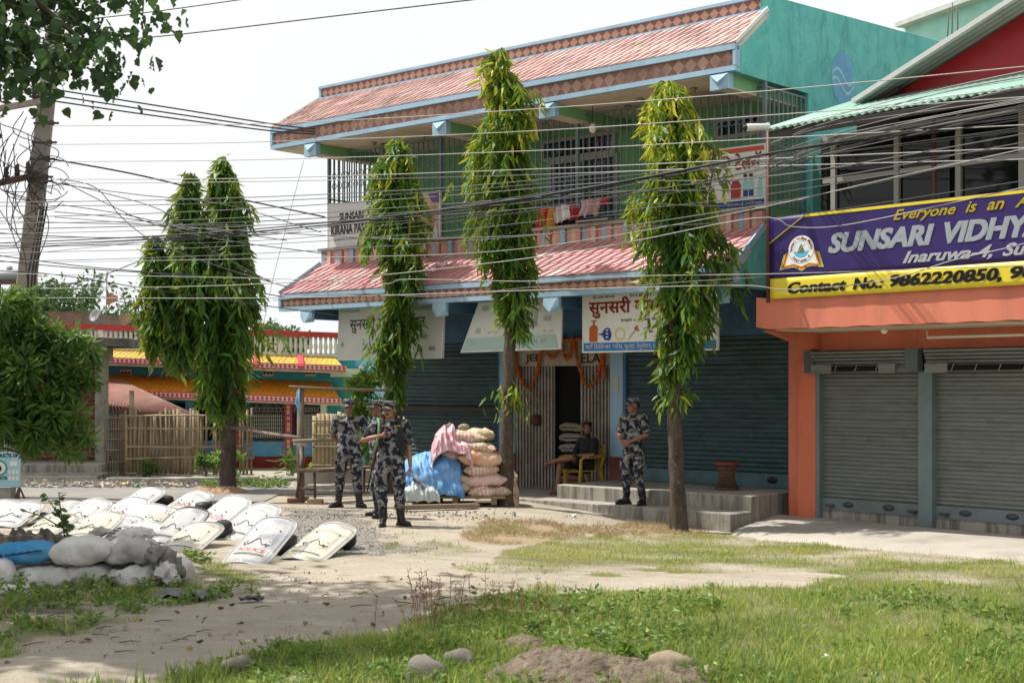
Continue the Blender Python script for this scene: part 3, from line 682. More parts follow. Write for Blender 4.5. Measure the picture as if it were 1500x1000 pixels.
def sshut(a, b):
    m = MB(); shutter(m, a, b, .36, 2.15, .04, .055, .018); s = m.build('roller_shutter', M_shutg, sch)
    m = MB(); m.box(a, b, -.0, .05, .2, .36); m.build('bottom_bar', M_shutf, s)
    for uu in (a+.42, a+1.05):
        m = MB(); m.lathe([(.002,-.004),(.085,-.002),(.09,.0),(.05,.012),(.002,.016)], (0,0,0), 12)
        m.v = [(x+uu, -.0-z, .285+y*.45) for x, y, z in m.v]; m.build('handle', plain('dark_handle', (.05,.06,.065)), s)
    for u in (a+.06, b-.2):
        m = MB(); m.box(u, u+.14, -.018, .002, .245, .275); m.ell((u+.1,-.025,.25), (.02,.012,.028), 8, 6); m.build('lock_hasp', plain('dark_handle', (.05,.06,.065)), s)
    m = MB()
    for k in range(5): m.box(a-.05, b+.02, -.2+.02*k, .03, 2.335-.045*(k+1), 2.335-.045*k-.012)
    m.tube([(a, -.03, 2.1), (b, -.03, 2.1)], .07, 10); m.build('drum_box', M_shutg, s)
    m = MB(); m.box(a+.3, b-.5, -.2, -.195, 2.06, 2.13); m.build('drum_gap', M_dark, s)
    m = MB()
    for u in np.arange(a+.35, b-.5, .32): m.bar((u, -.21, 2.05), (u+.04, -.21, 2.14), .012, .012)
    m.box(a-.02, a+.3, -.22, -.17, 2.03, 2.15); m.box(b-.5, b-.25, -.22, -.17, 2.03, 2.15); m.build('spring_strap', M_shutg, s)
sshut(.06, 1.6); sshut(1.8, 4.5); 
m = MB(); m.box(0.0, .06, -.06, .1, .02, 2.15); m.build('guide_rail', M_shutf, sch)
m = MB(); m.box(1.6, 1.8, -.08, .1, .0, 2.06); m.build('shutter_post', M_shutf, sch)
m = MB(); m.box(-.12, .05, -.16, .02, 2.04, 2.34); m.build('end_plate', plain('end_plate_steel', (.07,.085,.09)), sch)
m = MB(); m.box(1.5, 1.68, -.22, -.1, 2.05, 2.34); m.build('drum_plate', plain('plate_steel', (.09,.11,.115)), sch)
m = MB(); m.box(0.06, 1.6, .02, .2, -.2, .2); m.box(1.8, 6, .02, .2, -.2, .2)
m.build('shutter_sill', M_step, sch)
# gallery of glass above the banner
m = MB(); m.box(.45, 6, -.55, -.54, 3.0, 5.1); gl = m.build('gallery_glass', plain('gallery_dark_glass', (.006,.007,.008), .04, 0, .3), sch)
m = MB(); 
for u in (.67, 1.62, 2.48, 3.3, 4.1, 5): m.box(u-.035, u+.035, -.6, -.52, 3.0, 5.12)
for z in (3.05, 4.53, 5.08): m.box(.5, 6, -.585, -.53, z-.03, z+.03)
m.build('gallery_frame', plain('gallery_frame_grey', (.34,.33,.3), .5, .2), gl)
for u, v, z in ((2.25,-.75,3.0), (.1,-1.2,2.95)):
    m = MB(); m.tube([(u,v,z),(u,v,5.17)], .03, 8); m.build('roof_post', plain('rusty_post', (.10,.04,.03)), sch)
m = MB(); m.box(.28, .46, -.5, .4, 3.0, 5.1); m.build('end_wall', mat('dark_teal_wall', (.03,.14,.13), (.04,.18,.16), 3), sch)
def corr(mb, A, B, C, D, nw, amp=.018):
    """corrugated sheet, waves across A->B, running A->D"""
    A, B, C, D = map(Vector, (A, B, C, D)); nr = (B-A).cross(D-A).normalized(); k = nw*6
    mb.grid(k, 2, lambda s, t: A.lerp(B, s).lerp(D.lerp(C, s), t)+nr*amp*math.sin(s*nw*2*math.pi))
m = MB(); corr(m, (.22,-1.5,5.13), (6,-1.5,5.13), (6,.35,5.78), (.8,.35,5.78), 52); m.build('verandah_roof', M_gtin, sch).modifiers.new('Solidify', 'SOLIDIFY').thickness = .012
m = MB()
for u in np.arange(.5, 6, .9): m.bar((u, -1.4, 5.09), (u, .3, 5.68), .05, .08)
m.bar((.3,-1.42,5.06), (6,-1.42,5.06), .05, .09); m.bar((.35,-.6,5.33), (6,-.6,5.33), .05, .07); m.build('rafter', plain('dark_rafter', (.05,.04,.035)), sch)
sl_ = .36
sl_ = .39
m = MB(); m.poly([(1.0,-.35,5.3),(6,-.35,5.3),(6,-.35,5.45+4.8*sl_),(1.2,-.35,5.45)], (0,.08,0)); m.build('gable', M_redsh, sch)
m = MB(); corr(m, (1.12,-.75,5.44), (1.12,4,5.44), (6.2,4,5.44+5.08*sl_), (6.2,-.75,5.44+5.08*sl_), 44); m.build('gable_roof', M_greytin, sch).modifiers.new('Solidify', 'SOLIDIFY').thickness = .012
m = MB(); m.bar((1.1,-.78,5.46), (6.2,-.78,5.46+5.1*sl_), .03, .06); m.build('verge_trim', plain('verge_pale', (.5,.52,.5), .5), sch)
m = MB(); m.bar((1.3,-.5,5.47), (1.6,-.5,5.58), .06, .06); m.build('purlin', plain('dark_purlin', (.06,.03,.025)), sch)
# banner
ban = thing('school_banner', 'long purple and yellow school banner lettered SUNSARI VIDHY above the orange canopy', 'banner', RW(.16, -1.24, 2.985), RA, None, SB)
m = MB(); m.grid(60, 12, lambda s, t: (s*4.9, -.0012*math.sin(s*70+t*4)-.0015*math.sin(t*14+s*20), .262+t*.788)); M_pur = plain('banner_purple', (.022,.009,.105), .45, 0, .4); m.build('purple_field', M_pur, ban).modifiers.new('Solidify', 'SOLIDIFY').thickness = .01
M_yel = plain('banner_yellow', (.68,.55,.035), .4)
m = MB(); m.grid(60, 5, lambda s, t: (s*4.9, -.002-.001*math.sin(s*60)-.003*abs(math.sin(s*31))*(1-t), t*.262)); m.build('yellow_strip', M_yel, ban).modifiers.new('Solidify', 'SOLIDIFY').thickness = .01
m = MB(); m.bar((.0,-.004,.72), (.55,-.004,1.03), .006, .035, (0,1,0)); m.bar((.55,-.004,1.03), (4.9,-.004,1.03), .006, .035, (0,0,1)); m.build('yellow_border', M_yel, ban)
M_sil = plain('banner_silver', (.56,.60,.66), .4)
for wd_, a, b in (('SUNSARI', .91, 2.41), ('VIDHYA', 2.54, 3.78)):
    m = MB(); text(m, wd_, a, b, .525, .775, -.005, .06, .28); m.build('white_title', M_sil, ban)
for w_, a, b, c, d in (('Everyone', 1.85, 2.69, .82, .98), ('is', 2.81, 2.96, .86, .985), ('an', 3.08, 3.30, .86, .955), ('Achiever', 3.42, 4.35, .86, 1.0)):
    m = MB(); text(m, w_, a, b, c, d, -.005, .02, .4); m.build('yellow_motto', M_yel, ban)
for w_, a, b, c in (('Inaruwa-4,', 1.98, 3.15, .31), ('Sunsari', 3.27, 4.1, .33)):
    m = MB(); text(m, w_, a, b, c, .475, -.005, .035, .4); m.build('address_lettering', plain('banner_white', (.66,.68,.72), .4), ban)
for w_, a, b, c, d in (('Contact', .29, 1.19, .055, .20), ('No.:', 1.28, 1.72, .055, .2), ('9862220850,', 1.81, 3.27, .04, .21), ('98', 3.37, 3.7, .07, .21)):
    m = MB(); text(m, w_, a, b, c, d, -.014, .05, .22); m.build('contact_lettering', plain('banner_black', (.02,.02,.025), .4), ban)
# emblem: open book under a round seal
em = MB(); cx, cz = .50, .61
def disc(r, y, mi, n=28):
    em.cur = mi; em.add([(cx+r*math.cos(2*math.pi*k/n), y, cz+r*math.sin(2*math.pi*k/n)) for k in range(n)], [list(range(n))])
for sgn in (-1, 1):
    for k, mi in enumerate((2, 1, 3, 1, 0)):
        o = .26-.02*k
        em.cur = mi; em.add([(cx, -.012-.001*k, .335+.015*k), (cx+sgn*.1, -.012-.001*k, .385+.012*k), (cx+sgn*(o+.04), -.012-.001*k, .365+.012*k), (cx+sgn*(o-.02), -.012-.001*k, .56+.01*k), (cx+sgn*.12, -.012-.001*k, .56), (cx, -.012-.001*k, .5)], [list(range(6)) if sgn < 0 else list(range(6))[::-1]])
disc(.178, -.0195, 4); disc(.172, -.020, 0); disc(.108, -.021, 4); disc(.103, -.0215, 5)
em.cur = 6; em.add([(cx+.103*math.cos(a), -.022, cz+.103*math.sin(a)) for a in np.linspace(math.pi+.25, 2*math.pi-.25, 14)], [list(range(14))])
em.cur = 7
em.add([(cx+x, -.023, cz+z) for x, z in ((-.05,-.05),(.05,-.05),(.035,.0),(.02,.03),(0,.07),(-.025,.03),(-.04,.0))], [list(range(7))]); em.cur = 1; em.bar((cx-.05,-.024,cz-.03), (cx+.05,-.024,cz+.06), .008, .003, (0,1,0))
em.v = [(cx+(x-cx)*1.15, y*.4, z) for x, y, z in em.v]
em.build('emblem', [plain('emblem_white', (.72,.72,.7)), plain('emblem_gold', (.6,.33,.02)), plain('emblem_green', (.35,.5,.2)), plain('emblem_red', (.45,.03,.02)), plain('emblem_ring', (.08,.12,.35)), plain('emblem_sky', (.6,.68,.7)), plain('emblem_water', (.08,.42,.62)), plain('emblem_figure', (.10,.14,.10))], ban)
m = MB()
def arc(s, r, a0, a1, h, flip=False):
    for i, ch in enumerate(s):
        if ch == ' ': continue
        a = a0+(a1-a0)*i/(len(s)-1); vs, fs = textmesh(ch, .03)
        if not vs: continue
        w = max(p.x for p in vs); rot = a-math.pi/2 if not flip else a+math.pi/2
        c, s_ = math.cos(rot), math.sin(rot)
        m.add([(cx+r*math.cos(a)+h*((p.x-w/2)*c-(p.y-.35)*s_), -.0225, cz+r*math.sin(a)+h*((p.x-w/2)*s_+(p.y-.35)*c)) for p in vs], fs)
m.cur = 0; arc('Sunsari Vidhya Mandir', .14, math.pi+.1, -.1, .052); m.cur = 1; arc('Inaruwa-4', .142, math.pi+.75, 2*math.pi-.75, .055, True)
m.cur = 1; text(m, 'EVERYONE IS', .27, .46, .362, .388, -.021, .03); text(m, 'AN ACHIEVER', .54, .73, .366, .392, -.021, .03)
m.v = [(cx+(x-cx)*1.15, y*.4-.0005, z) for x, y, z in m.v]
m.build('emblem_lettering', [plain('seal_red', (.5,.03,.03)), plain('seal_navy', (.02,.03,.15))], ban)
# security camera on the roof corner
p = RW(.2, -1.52, 5.08); c0 = at(1097, 187, p.y-.1)
cam_ = thing('security_camera', 'white security camera pointing from the green roof corner', 'camera', c0)
m = MB(); m.rc((-.01,0,0), (.28,.1,.03), .055, .045, 14); m.build('housing', plain('camera_white', (.6,.6,.56), .4), cam_)
m = MB(); m.rc((-.055,-.015,-.005), (-.03,-.008,0), .04, .045, 12); m.build('lens', M_black, cam_)
m = MB(); m.tube([(.2,.07,.03),(.3,.12,.08)], .02, 8); m.build('arm', plain('camera_arm', (.4,.4,.38)), cam_)
# pale teal rooftop building beyond
bk = thing('rooftop_block', 'pale turquoise building with a flat roof behind the teal end wall', 'building', (0,0,0))
A = at(1322, 40, 38); B = at(1600, -60, 32)
m = MB(); d = (B-A).normalized(); m.poly([(A.x, A.y, 0), (B.x, B.y, 0), (B.x, B.y, B.z), (A.x, A.y, A.z)], (1.0, 2.5, 0)); m.build('wall', mat('pale_turquoise', (.33,.60,.57), (.38,.66,.62), 2, dirt=(.3,.45,.42)), bk)
m = MB(); m.bar(A+Vector((-.1,-.15,0)), B+Vector((-.1,-.15,0)), .35, .12); m.build('roof_edge', mat('roof_edge_grey', (.5,.52,.5), (.4,.42,.4), 3), bk)
for i, (px, y0, y1) in enumerate(((1388,60,12),(1394,60,4),(1402,60,8))):
    m = MB(); m.tube([at(px,y0,30), at(px+1,(y0+y1)/2,30), at(px+2-i,y1,30)], .012, 6); o = link('steel_rebar', m.mesh('steel_rebar', plain('rebar_rust', (.10,.07,.05))))
    tag(o, ['shortest bare steel rod standing above the teal end wall', 'tallest bare steel rod standing between two others', 'bent bare steel rod nearest the red gable'][i], 'rebar', 'bare rods above the teal wall')
# ================================================================ blue house with tiled bands across the road
HYY = 33.0; HS = HYY/F
def hx(px): return (px-CX)*HS
def hz(py): return H+(HY-py)*HS
M_sky = mat('house_blue', (.045,.30,.42), (.06,.34,.46), 2, .7); M_lblue = mat('house_light_blue', (.10,.33,.62), (.14,.38,.68), 2, .7, dirt=(.3,.5,.7), dsc=3, damt=.4)
M_tily = mat('yellow_tile', (.62,.38,.05), (.55,.32,.045), 4, .5, dirt=(.2,.13,.05), damt=.3); M_tilo = mat('orange_tile', (.62,.24,.018), (.56,.20,.015), 4, .5, dirt=(.2,.1,.03), damt=.3)
M_rail = mat('red_rail_paint', (.45,.045,.04), (.38,.04,.035), 3, .6); M_plin = mat('red_plinth', (.27,.02,.022), (.22,.018,.02), 3, .7)
M_pinkred = plain('fascia_red', (.55,.05,.09)); M_fwhite = plain('fascia_white', (.72,.66,.64))
hou = thing('blue_house', 'blue house with yellow and orange tiled bands and a white balustrade across the road', 'house', (0,HYY,0))
SK = .034
def tilt(mb): mb.v = [(x, y, z-(x-hx(330))*SK) for x, y, z in mb.v]; return mb
xl, xr = hx(60), hx(520)
m = MB(); m.box(xl, xr, 0, 6, -.05, 2.62); m.build('wall', M_sky, hou)
m = MB(); m.box(xl, hx(505), -.05, .0, hz(668), hz(645)); m.build('lower_wall', M_lblue, hou)
m = MB(); m.box(xl, hx(505), -.09, .0, -.1, hz(668)); m.build('plinth', M_plin, hou)
def htiles(name, y0, y1, m_, depth, x0=xl, x1=hx(512), rows=6):
    m = MB(); tiles(m, (x0, -depth, hz(y1)), (x0, -.05, hz(y0)), (x1, -depth, hz(y1)), (x1-.35, -.05, hz(y0)), rows, 58, .02, .3); return tilt(m).build(name, m_, hou)
htiles('yellow_roof', 517, 537, M_tily, .75); htiles('orange_roof', 554, 580, M_tilo, .95, x1=hx(506))
def fasc(y0, y1, dep, x1):
    m = MB(); m.cur = 0; m.box(xl, x1, -dep-.03, -dep+.05, hz(y1), hz(y0)); m.cur = 1; n = 70; w = (x1-xl)/n; zc = (hz(y0)+hz(y1))/2; h = (hz(y0)-hz(y1))*.36
    m.box(xl, x1, -dep-.036, -dep-.03, zc-h*.9, zc+h*.9); m.cur = 0
    for i in range(n):
        u = xl+(i+.5)*w; m.add([(u-w*.42,-dep-.045,zc),(u,-dep-.045,zc-h),(u+w*.42,-dep-.045,zc),(u,-dep-.045,zc+h)], [(0,1,2,3)])
    tilt(m).build('patterned_fascia', [M_pinkred, M_fwhite], hou)
fasc(529.5, 538, .75, hx(513)); fasc(576, 584.5, .95, hx(507))
m = MB(); m.box(xl, hx(512), -.74, 0, hz(541), hz(538)); m.box(xl, hx(506), -.94, 0, hz(587), hz(584)); tilt(m).build('soffit', M_cream, hou)
for px in (382, 446):
    m = MB(); m.bar((hx(px-6), -.08, hz(516)), (hx(px+3), -.83, hz(534)), .12, .06); tilt(m).build('red_hip', M_pinkred, hou)
for px in (185, 250, 393, 455):
    m = MB(); m.cur = 0; m.box(hx(px-8), hx(px+8), -.03, 0, hz(551), hz(541)); m.cur = 1
    for k in range(3): x = hx(px-5+k*5); m.box(x-.03, x+.03, -.034, -.03, hz(547.5), hz(544.5))
    m.build('vent_block', [plain('vent_cream', (.58,.53,.40)), M_dark], hou)
# roof balustrade
m = MB(); m.box(xl, hx(545), -.08, .08, hz(489), hz(481.5)); tilt(m); b = m.build('top_rail', M_rail, hou)
m = MB(); m.box(xl, hx(545), -.06, .06, hz(518), hz(513.5)); tilt(m).build('balustrade_base', M_white, hou)
m = MB(); x = xl; k = 0
while x < hx(543):
    if k % 12 == 0: m.box(x-.06, x+.06, -.055, .055, hz(514), hz(489))
    else: m.lathe([(.045,hz(514)),(.03,hz(510)),(.05,hz(503)),(.03,hz(496)),(.045,hz(489))], (x,0,0), 6)
    x += .115; k += 1
tilt(m).build('baluster_row', M_white, hou)
# windows with arched tops
def hwin(p0, p1):
    x0, x1 = hx(p0), hx(p1); za, zb = hz(644), hz(587); c = (x0+x1)/2; w = (x1-x0)/2
    m = MB(); pts = [(x0,-.02,za),(x1,-.02,za),(x1,-.02,zb-.25),(x1-.18,-.02,zb-.04),(x0+.18,-.02,zb-.04),(x0,-.02,zb-.25)]; m.poly(pts, (0,.015,0)); wd = m.build('window', M_glassd, hou)
    m = MB()
    for a, b_ in zip(pts, pts[1:]+pts[:1]): m.bar(Vector(a)+Vector((0,-.02,0)), Vector(b_)+Vector((0,-.02,0)), .07, .05)
    for t in (.33, .67): m.box(x0+2*w*t-.035, x0+2*w*t+.035, -.06, -.02, za, zb-.05)
    m.box(x0, x1, -.06, -.02, hz(604), hz(601)); m.build('window_frame', plain('dark_wood_frame', (.05,.025,.02)), wd)
    m = MB(); n = 18
    for i in range(n): x = x0+2*w*(i+.5)/n; m.box(x-.009, x+.009, -.075, -.062, za+.04, zb-.3)
    for z in np.linspace(za+.1, zb-.35, 6): m.box(x0+.05, x1-.05, -.078, -.074, z-.009, z+.009)
    for i in range(9): scroll(m, (x0+2*w*(i+.5)/9, -.07, zb-.2), .05, 'u', 8, .012)
    m.build('window_grille', plain('white_grille', (.40,.40,.38)), wd)
hwin(363, 418); hwin(433, 470)
def tilecol(p0, p1):
    m = MB(); m.cur = 0; m.box(hx(p0), hx(p1), -.16, 0, hz(668), hz(586)); m.cur = 1
    m.box(hx(p0)-.02, hx(p0)+.03, -.175, 0, hz(668), hz(586)); m.box(hx(p1)-.03, hx(p1)+.02, -.175, 0, hz(668), hz(586))
    z = hz(666)
    k = 0
    while z < hz(590):
        m.cur = 1+k % 3; xc = (hx(p0)+hx(p1))/2; m.add([(xc-.05,-.164,z),(xc,-.164,z-.05),(xc+.05,-.164,z),(xc,-.164,z+.05)], [(0,1,2,3)]); z += .13; k += 1
    m.build('tiled_pillar', [M_fwhite, M_pinkred, plain('tile_blue', (.08,.2,.5)), plain('tile_yellow', (.6,.4,.08))], hou)
tilecol(420, 428); tilecol(350, 358)
for p0, p1, c in ((277,288,M_lblue),(473,481,M_fwhite)):
    m = MB(); m.box(hx(p0), hx(p1), -.4, -.2, -.05, hz(587)); m.build('porch_post', c, hou)
m = MB(); m.box(hx(235), hx(345), -.025, -.005, hz(668), hz(590)); m.build('porch_opening', M_dark, hou)
m = MB(); m.box(hx(486), hx(530), .3, 3, -.1, hz(540)); m.build('side_wing', mat('teal_wing', (.035,.17,.22), (.045,.21,.26), 3), hou)
m = MB(); m.box(hx(486), hx(532), -.3, 2, hz(552), hz(540)); m.build('wing_slab', M_white, hou)
m = MB(); m.cur = 0; m.box(hx(526), hx(548), -.1, 3, -.1, hz(536)); m.cur = 1; m.box(hx(526), hx(533), -.13, -.1, .2, hz(536)); m.build('gate_pillar', [M_lblue, M_fwhite], hou)
# ================================================================ small roadside shop
sx = 30.0/F
def X30(px): return (px-CX)*sx
def Z30(py): return H+(HY-py)*sx
rs = thing('roadside_shop', 'small brown shuttered roadside shop with a bare concrete slab roof and steps', 'shop', (0,30,0))
m = MB(); m.box(X30(-60), X30(140), .3, .8, -.1, Z30(512)); m.build('wall', mat('mud_brown_wall', (.17,.10,.07), (.13,.08,.06), 2, .9, .3), rs)
m = MB(); slab(m, [(X30(-60),-1.3),(X30(152),-1.3),(X30(200),-.6),(X30(196),.6),(X30(-60),.7)], Z30(509), Z30(496)); M_dkc = mat('weathered_dark_concrete', (.17,.16,.14), (.11,.10,.09), 2.2, .95, .6, 50, dirt=(.045,.042,.037), dsc=2.5, damt=.7); m.build('roof_slab', M_dkc, rs)
m = MB(); m.box(X30(-60), X30(160), -.9, .3, Z30(529), Z30(509)); m.build('roof_beam', M_conc, rs)
m = MB(); shutter(m, X30(20), X30(141), Z30(673), Z30(548), .28, .09, .03); m.build('roller_shutter', shutter_mat('brown_shutter', (.135,.05,.035), (.18,.075,.05), (.05,.03,.025), .5), rs)
m = MB()
for k in range(4): m.box(X30(20), X30(150), .1-.03*k, .3, Z30(550)+.08*k, Z30(550)+.08*k+.05)
m.build('shutter_box', mat('brown_slats', (.15,.06,.04), (.2,.09,.06), 4), rs)
m = MB(); m.box(X30(141), X30(154), -.1, .25, -.1, Z30(529)); m.build('concrete_post', M_conc, rs)
m = MB(); slab(m, [(X30(25),-.9),(X30(168),-.9),(X30(168),.3),(X30(25),.3)], -.1, Z30(676)); slab(m, [(X30(20),-1.3),(X30(176),-1.3),(X30(176),-.8),(X30(20),-.8)], -.1, Z30(688)); m.build('steps', M_step, rs)
# tin shed behind the fence
ts = thing('tin_shed', 'low shed with a rusty pink tin roof behind the bamboo fence', 'shed', (0,0,0))
m = MB(); a = at(150,552,32.5); b = at(176,556,32.5); c = at(285,606,30.4); d = at(148,602,30.4)
corr(m, d, c, b, a, 26, .02); m.build('tin_roof', mat('rusty_pink_tin', (.30,.145,.11), (.25,.11,.08), 1.5, .6, .1, dirt=(.40,.29,.25), dsc=1.6, damt=.45), ts).modifiers.new('Solidify','SOLIDIFY').thickness = .015
m = MB(); e = at(285,606,31); m.poly([(d.x,31.2,-.1),(e.x-.1,31.2,-.1),(e.x-.1,31.2,e.z-.05),(d.x,31.2,e.z+.0)], (0,1.2,0)); m.build('board_wall', mat('grey_boards', (.22,.17,.13), (.34,.3,.25), 6, .9, .3, stretch=(8,1,.4)), ts)
# bamboo fence
M_bam = mat('dry_bamboo', (.35,.265,.165), (.22,.16,.10), 6, .7, .2, dirt=(.10,.075,.05), dsc=3, damt=.5); M_bamg = mat('grey_bamboo', (.26,.20,.14), (.16,.12,.09), 6, .8, .2)
bf = thing('bamboo_fence', 'tall uneven bamboo stake fence in front of the tin shed', 'fence', (0,0,0))
m = MB(); rr = random.Random(3)
px = 184.
while px < 371:
    y = 29-.6*(px-184)/190; t = rr.uniform(597, 612); base = 696
    if 184 <= px < 300 or rr.random() < .85:
        p = at(px, base, y); q = at(px+rr.uniform(-2,2), t, y); q.y += rr.uniform(-.05,.05); m.cur = int(rr.random() < .3)
        m.tube([p, (p+q)/2+Vector((rr.uniform(-.02,.02),0,0)), q], [rr.uniform(.018,.028)]*3, 6)
    px += rr.uniform(3.0, 7.6)
m.build('bamboo_stakes', [M_bam, M_bamg], bf)
m = MB()
for yy in (609, 627, 654, 672, 693):
    p = at(184, yy, 28.9); q = at(372, yy+rr.uniform(-2,3), 28.3); m.tube([p, (p+q)/2+Vector((0,0,rr.uniform(-.03,.03))), q], .022, 6)
m.build('bamboo_rails', M_bam, bf)
m = MB()
for px, t in ((193,572),(262,598),(285,600)): m.tube([at(px,698,29.1), at(px,t,29.1)], .05, 8)
m.build('bamboo_post', M_bam, bf)
f2 = thing('bamboo_gate', 'short grey bamboo lattice panel between the concrete post and the tall fence', 'gate', (0,0,0))
m = MB()
for i in range(9): px = 156+i*3.6; m.tube([at(px,690,29.4), at(px+rr.uniform(-1,1),608+rr.uniform(-2,2),29.4)], .015, 5)
m.build('bamboo_stakes', M_bamg, f2)
m = MB()
for yy in (612, 628, 643, 659, 676): m.tube([at(154,yy,29.36), at(189,yy,29.36)], .014, 5)
m.build('bamboo_rails', M_bamg, f2)
for px in (172,):
    m = MB(); m.box(at(175,0,29.6).x, at(184,0,29.6).x, 29.55, 29.65, -.05, at(0,606,29.6).z); m.build('board', mat('old_plank', (.18,.14,.11), (.25,.2,.15), 5, stretch=(6,1,.5)), f2)
bs = thing('bamboo_screen', 'woven split bamboo screen beside the soldier with hands behind his back', 'screen', (0,0,0))
m = MB()
for i in range(9):
    px = 461+i*6; p = at(px,690,26); m.tube([p, at(px+rr.uniform(-1,1),606+rr.uniform(-4,4),26)], .04, 6, True, .4)
for i in range(10):
    px = 548+i*5; m.tube([at(px,690,26), at(px+rr.uniform(-1,1),612+rr.uniform(-3,6),26)], .025, 6)
m.build('bamboo_strips', mat('split_bamboo', (.46,.36,.21), (.36,.27,.15), 4, .7, .2), bs)
m = MB()
for yy in (616, 636, 654, 681): m.tube([at(457,yy,25.9), at(600,yy+2,25.9)], .018, 6)
m.build('bamboo_rails', M_bamg, bs)
# timber frame with bar, leaning rail
M_wood = mat('old_timber', (.13,.10,.075), (.20,.155,.115), 8, .85, .4, 60, stretch=(1,1,.2))
tf = thing('timber_frame', 'weathered timber post with a long dark bar nailed across its top', 'frame', (0,0,0))
p = gnd(441, 736); Yp = p.y
m = MB(); m.tube([p-Vector((0,0,.1)), at(440,650,Yp), at(441,566,Yp)], [.065,.058,.054], 9); m.build('post', M_wood, tf)
m = MB(); m.tube([at(423,566,Yp-.1), at(480,569,Yp), at(575,572,Yp+.5)], .024, 6); m.build('top_bar', M_wood, tf)
m = MB(); q = at(439,572,Yp-.1)
for k in range(2): m.tube([q+Vector((-.03+.02*k,0,0)), q+Vector((-.05+.03*k,-.03,-.2)), q+Vector((.01*k,-.02,-.38-.06*k))], [.012,.016,.006], 6)
m.build('blue_rag', mat('blue_cloth', (.10,.32,.6), (.2,.45,.7), 8), tf)
m = MB(); q = at(440,650,Yp-.09)
for k in range(3): m.tube([q+Vector((-.1,0,.02*k)), q+Vector((0,-.05,.01)), q+Vector((.1,0,-.02*k))], .018, 6)
m.tube([q, q+Vector((.02,-.03,-.2)), q+Vector((0,0,-.35))], [.03,.025,.01], 6); m.build('white_tie', mat('pale_rag', (.5,.46,.4), (.4,.36,.3), 8), tf)
o = MB(); o.tube([at(337,625,25.5), at(400,636,24), at(441,641,Yp-.12)], [.034,.03,.028], 8); tag(link('wooden_pole', o.mesh('wooden_pole', M_wood)), 'long wooden pole tied between the two topped tree and the timber post', 'pole')
o = MB(); o.tube([at(428,646,Yp-.16), at(470,644,Yp-.1), at(545,641,Yp+.3)], [.03,.03,.028], 8); tag(link('wooden_pole', o.mesh('wooden_pole', M_bamg)), 'level grey pole tied at the timber post running behind the soldiers', 'pole')
# bench on bricks
bp = gnd(455, 737); be = thing('wooden_bench', 'narrow dark wooden bench standing on bricks beside the soldier', 'bench', (bp.x, bp.y, bp.z))
k = bp.y/F
def bx(px): return (px-455)*k
zt = H-bp.z+(HY-688)*k
m = MB(); m.poly([(bx(431),-.1,zt-.03),(bx(470),-.2,zt-.03),(bx(545),.9,zt-.03),(bx(520),1.05,zt-.03)], (0,0,.045)); m.build('seat', mat('bench_wood', (.10,.065,.05), (.16,.11,.085), 6, .7, .2), be)
M_brsteel = mat('rusty_steel', (.12,.055,.04), (.08,.04,.035), 5, .7)
for px0, px1, y in ((440,434,0),(462,463,-.12),(525,524,.95),(540,541,.85)):
    m = MB(); m.tube([(bx(px0),y,zt-.03), (bx(px1),y,.09)], .02, 6); m.build('leg', M_brsteel, be)
m = MB(); m.tube([(bx(436),-.03,.25), (bx(463),-.13,.22)], .018, 6); m.build('stretcher', M_brsteel, be)
def brick(label, p, rz, s=(.22,.11,.075), c=(.36,.24,.16)):
    m = MB(); m.box(-s[0]/2, s[0]/2, -s[1]/2, s[1]/2, 0, s[2]); o = m.build('brick', mat('brick_%d' % int(c[0]*100), c, tuple(x*.7 for x in c), 8, .9, .5), None, .008); o.location = p; o.rotation_euler = (0,0,rz); return tag(o, label, 'brick')
brick('broken red brick under one bench leg', gnd(431,736), .3, c=(.34,.15,.09)); brick('tan brick lying against the red brick under the bench', gnd(442,733), .5); brick('tan brick under the bench leg nearest the soldiers', gnd(462,738), -.1, (.24,.12,.08))
# left kerb, drain, rubble stones
kb = MB()
x0 = X30(-80); 
slab(kb, [(-12,28.3),(-8.2,28.3),(-8.2,28.75),(-12,28.75)], -.1, .1); slab(kb, [(-8.0,28.2),(-5.2,28.0),(-5.2,28.5),(-8.0,28.7)], -.1, .07); slab(kb, [(-6.2,27.3),(-4.9,27.4),(-4.9,28.1),(-6.2,28.0)], .03, .13); slab(kb, [(-4.9,27.6),(-1.5,28.0),(-1.5,28.6),(-4.9,28.2)], -.1, .1)
tag(kb.build('kerb', M_conc), kind='structure')
lw = MB(); slab(lw, [(-3.9,26.4),(-1.0,26.7),(-1.0,26.95),(-3.9,26.65)], -.1, .32); slab(lw, [(-3.7,25.6),(-1.2,25.9),(-1.2,26.3),(-3.7,26.0)], -.1, .1); o = lw.build('low_wall', M_lconc); tag(o, 'low pale concrete wall behind the standing soldiers', 'wall')
# brick house, water tank, dish on the roofs behind
o = MB(); a = at(55,482,37); b = at(128,482,37); o.box(a.x, b.x, 37, 40, 2.8, at(0,456,37).z)
def brickmat():
    t = NT('old_brickwork'); v = t.co(); b_ = t.n('TexBrick', Vector=t.n('Mapping', Vector=v, Rotation=(R(90),0,0)).outputs[0], Scale=4.0); b_.inputs['Color1'].default_value = (.25,.10,.06,1); b_.inputs['Color2'].default_value = (.17,.07,.045,1); b_.inputs['Mortar'].default_value = (.2,.17,.14,1)
    return t.fin(t.mix(t.ramp(t.noise(v, 2, 6), (.45,0.0), (.7,.7)), b_.outputs[0], (.08,.06,.045)), .9)
M_brick = brickmat(); o = tag(o.build('brick_room', M_brick), 'unfinished brick room on the roof behind the utility pole', 'building')
d = thing('satellite_dish', 'small grey satellite dish on the rooftop behind the balustrade', 'dish', at(141,472,34.5))
d.scale = (.52,)*3
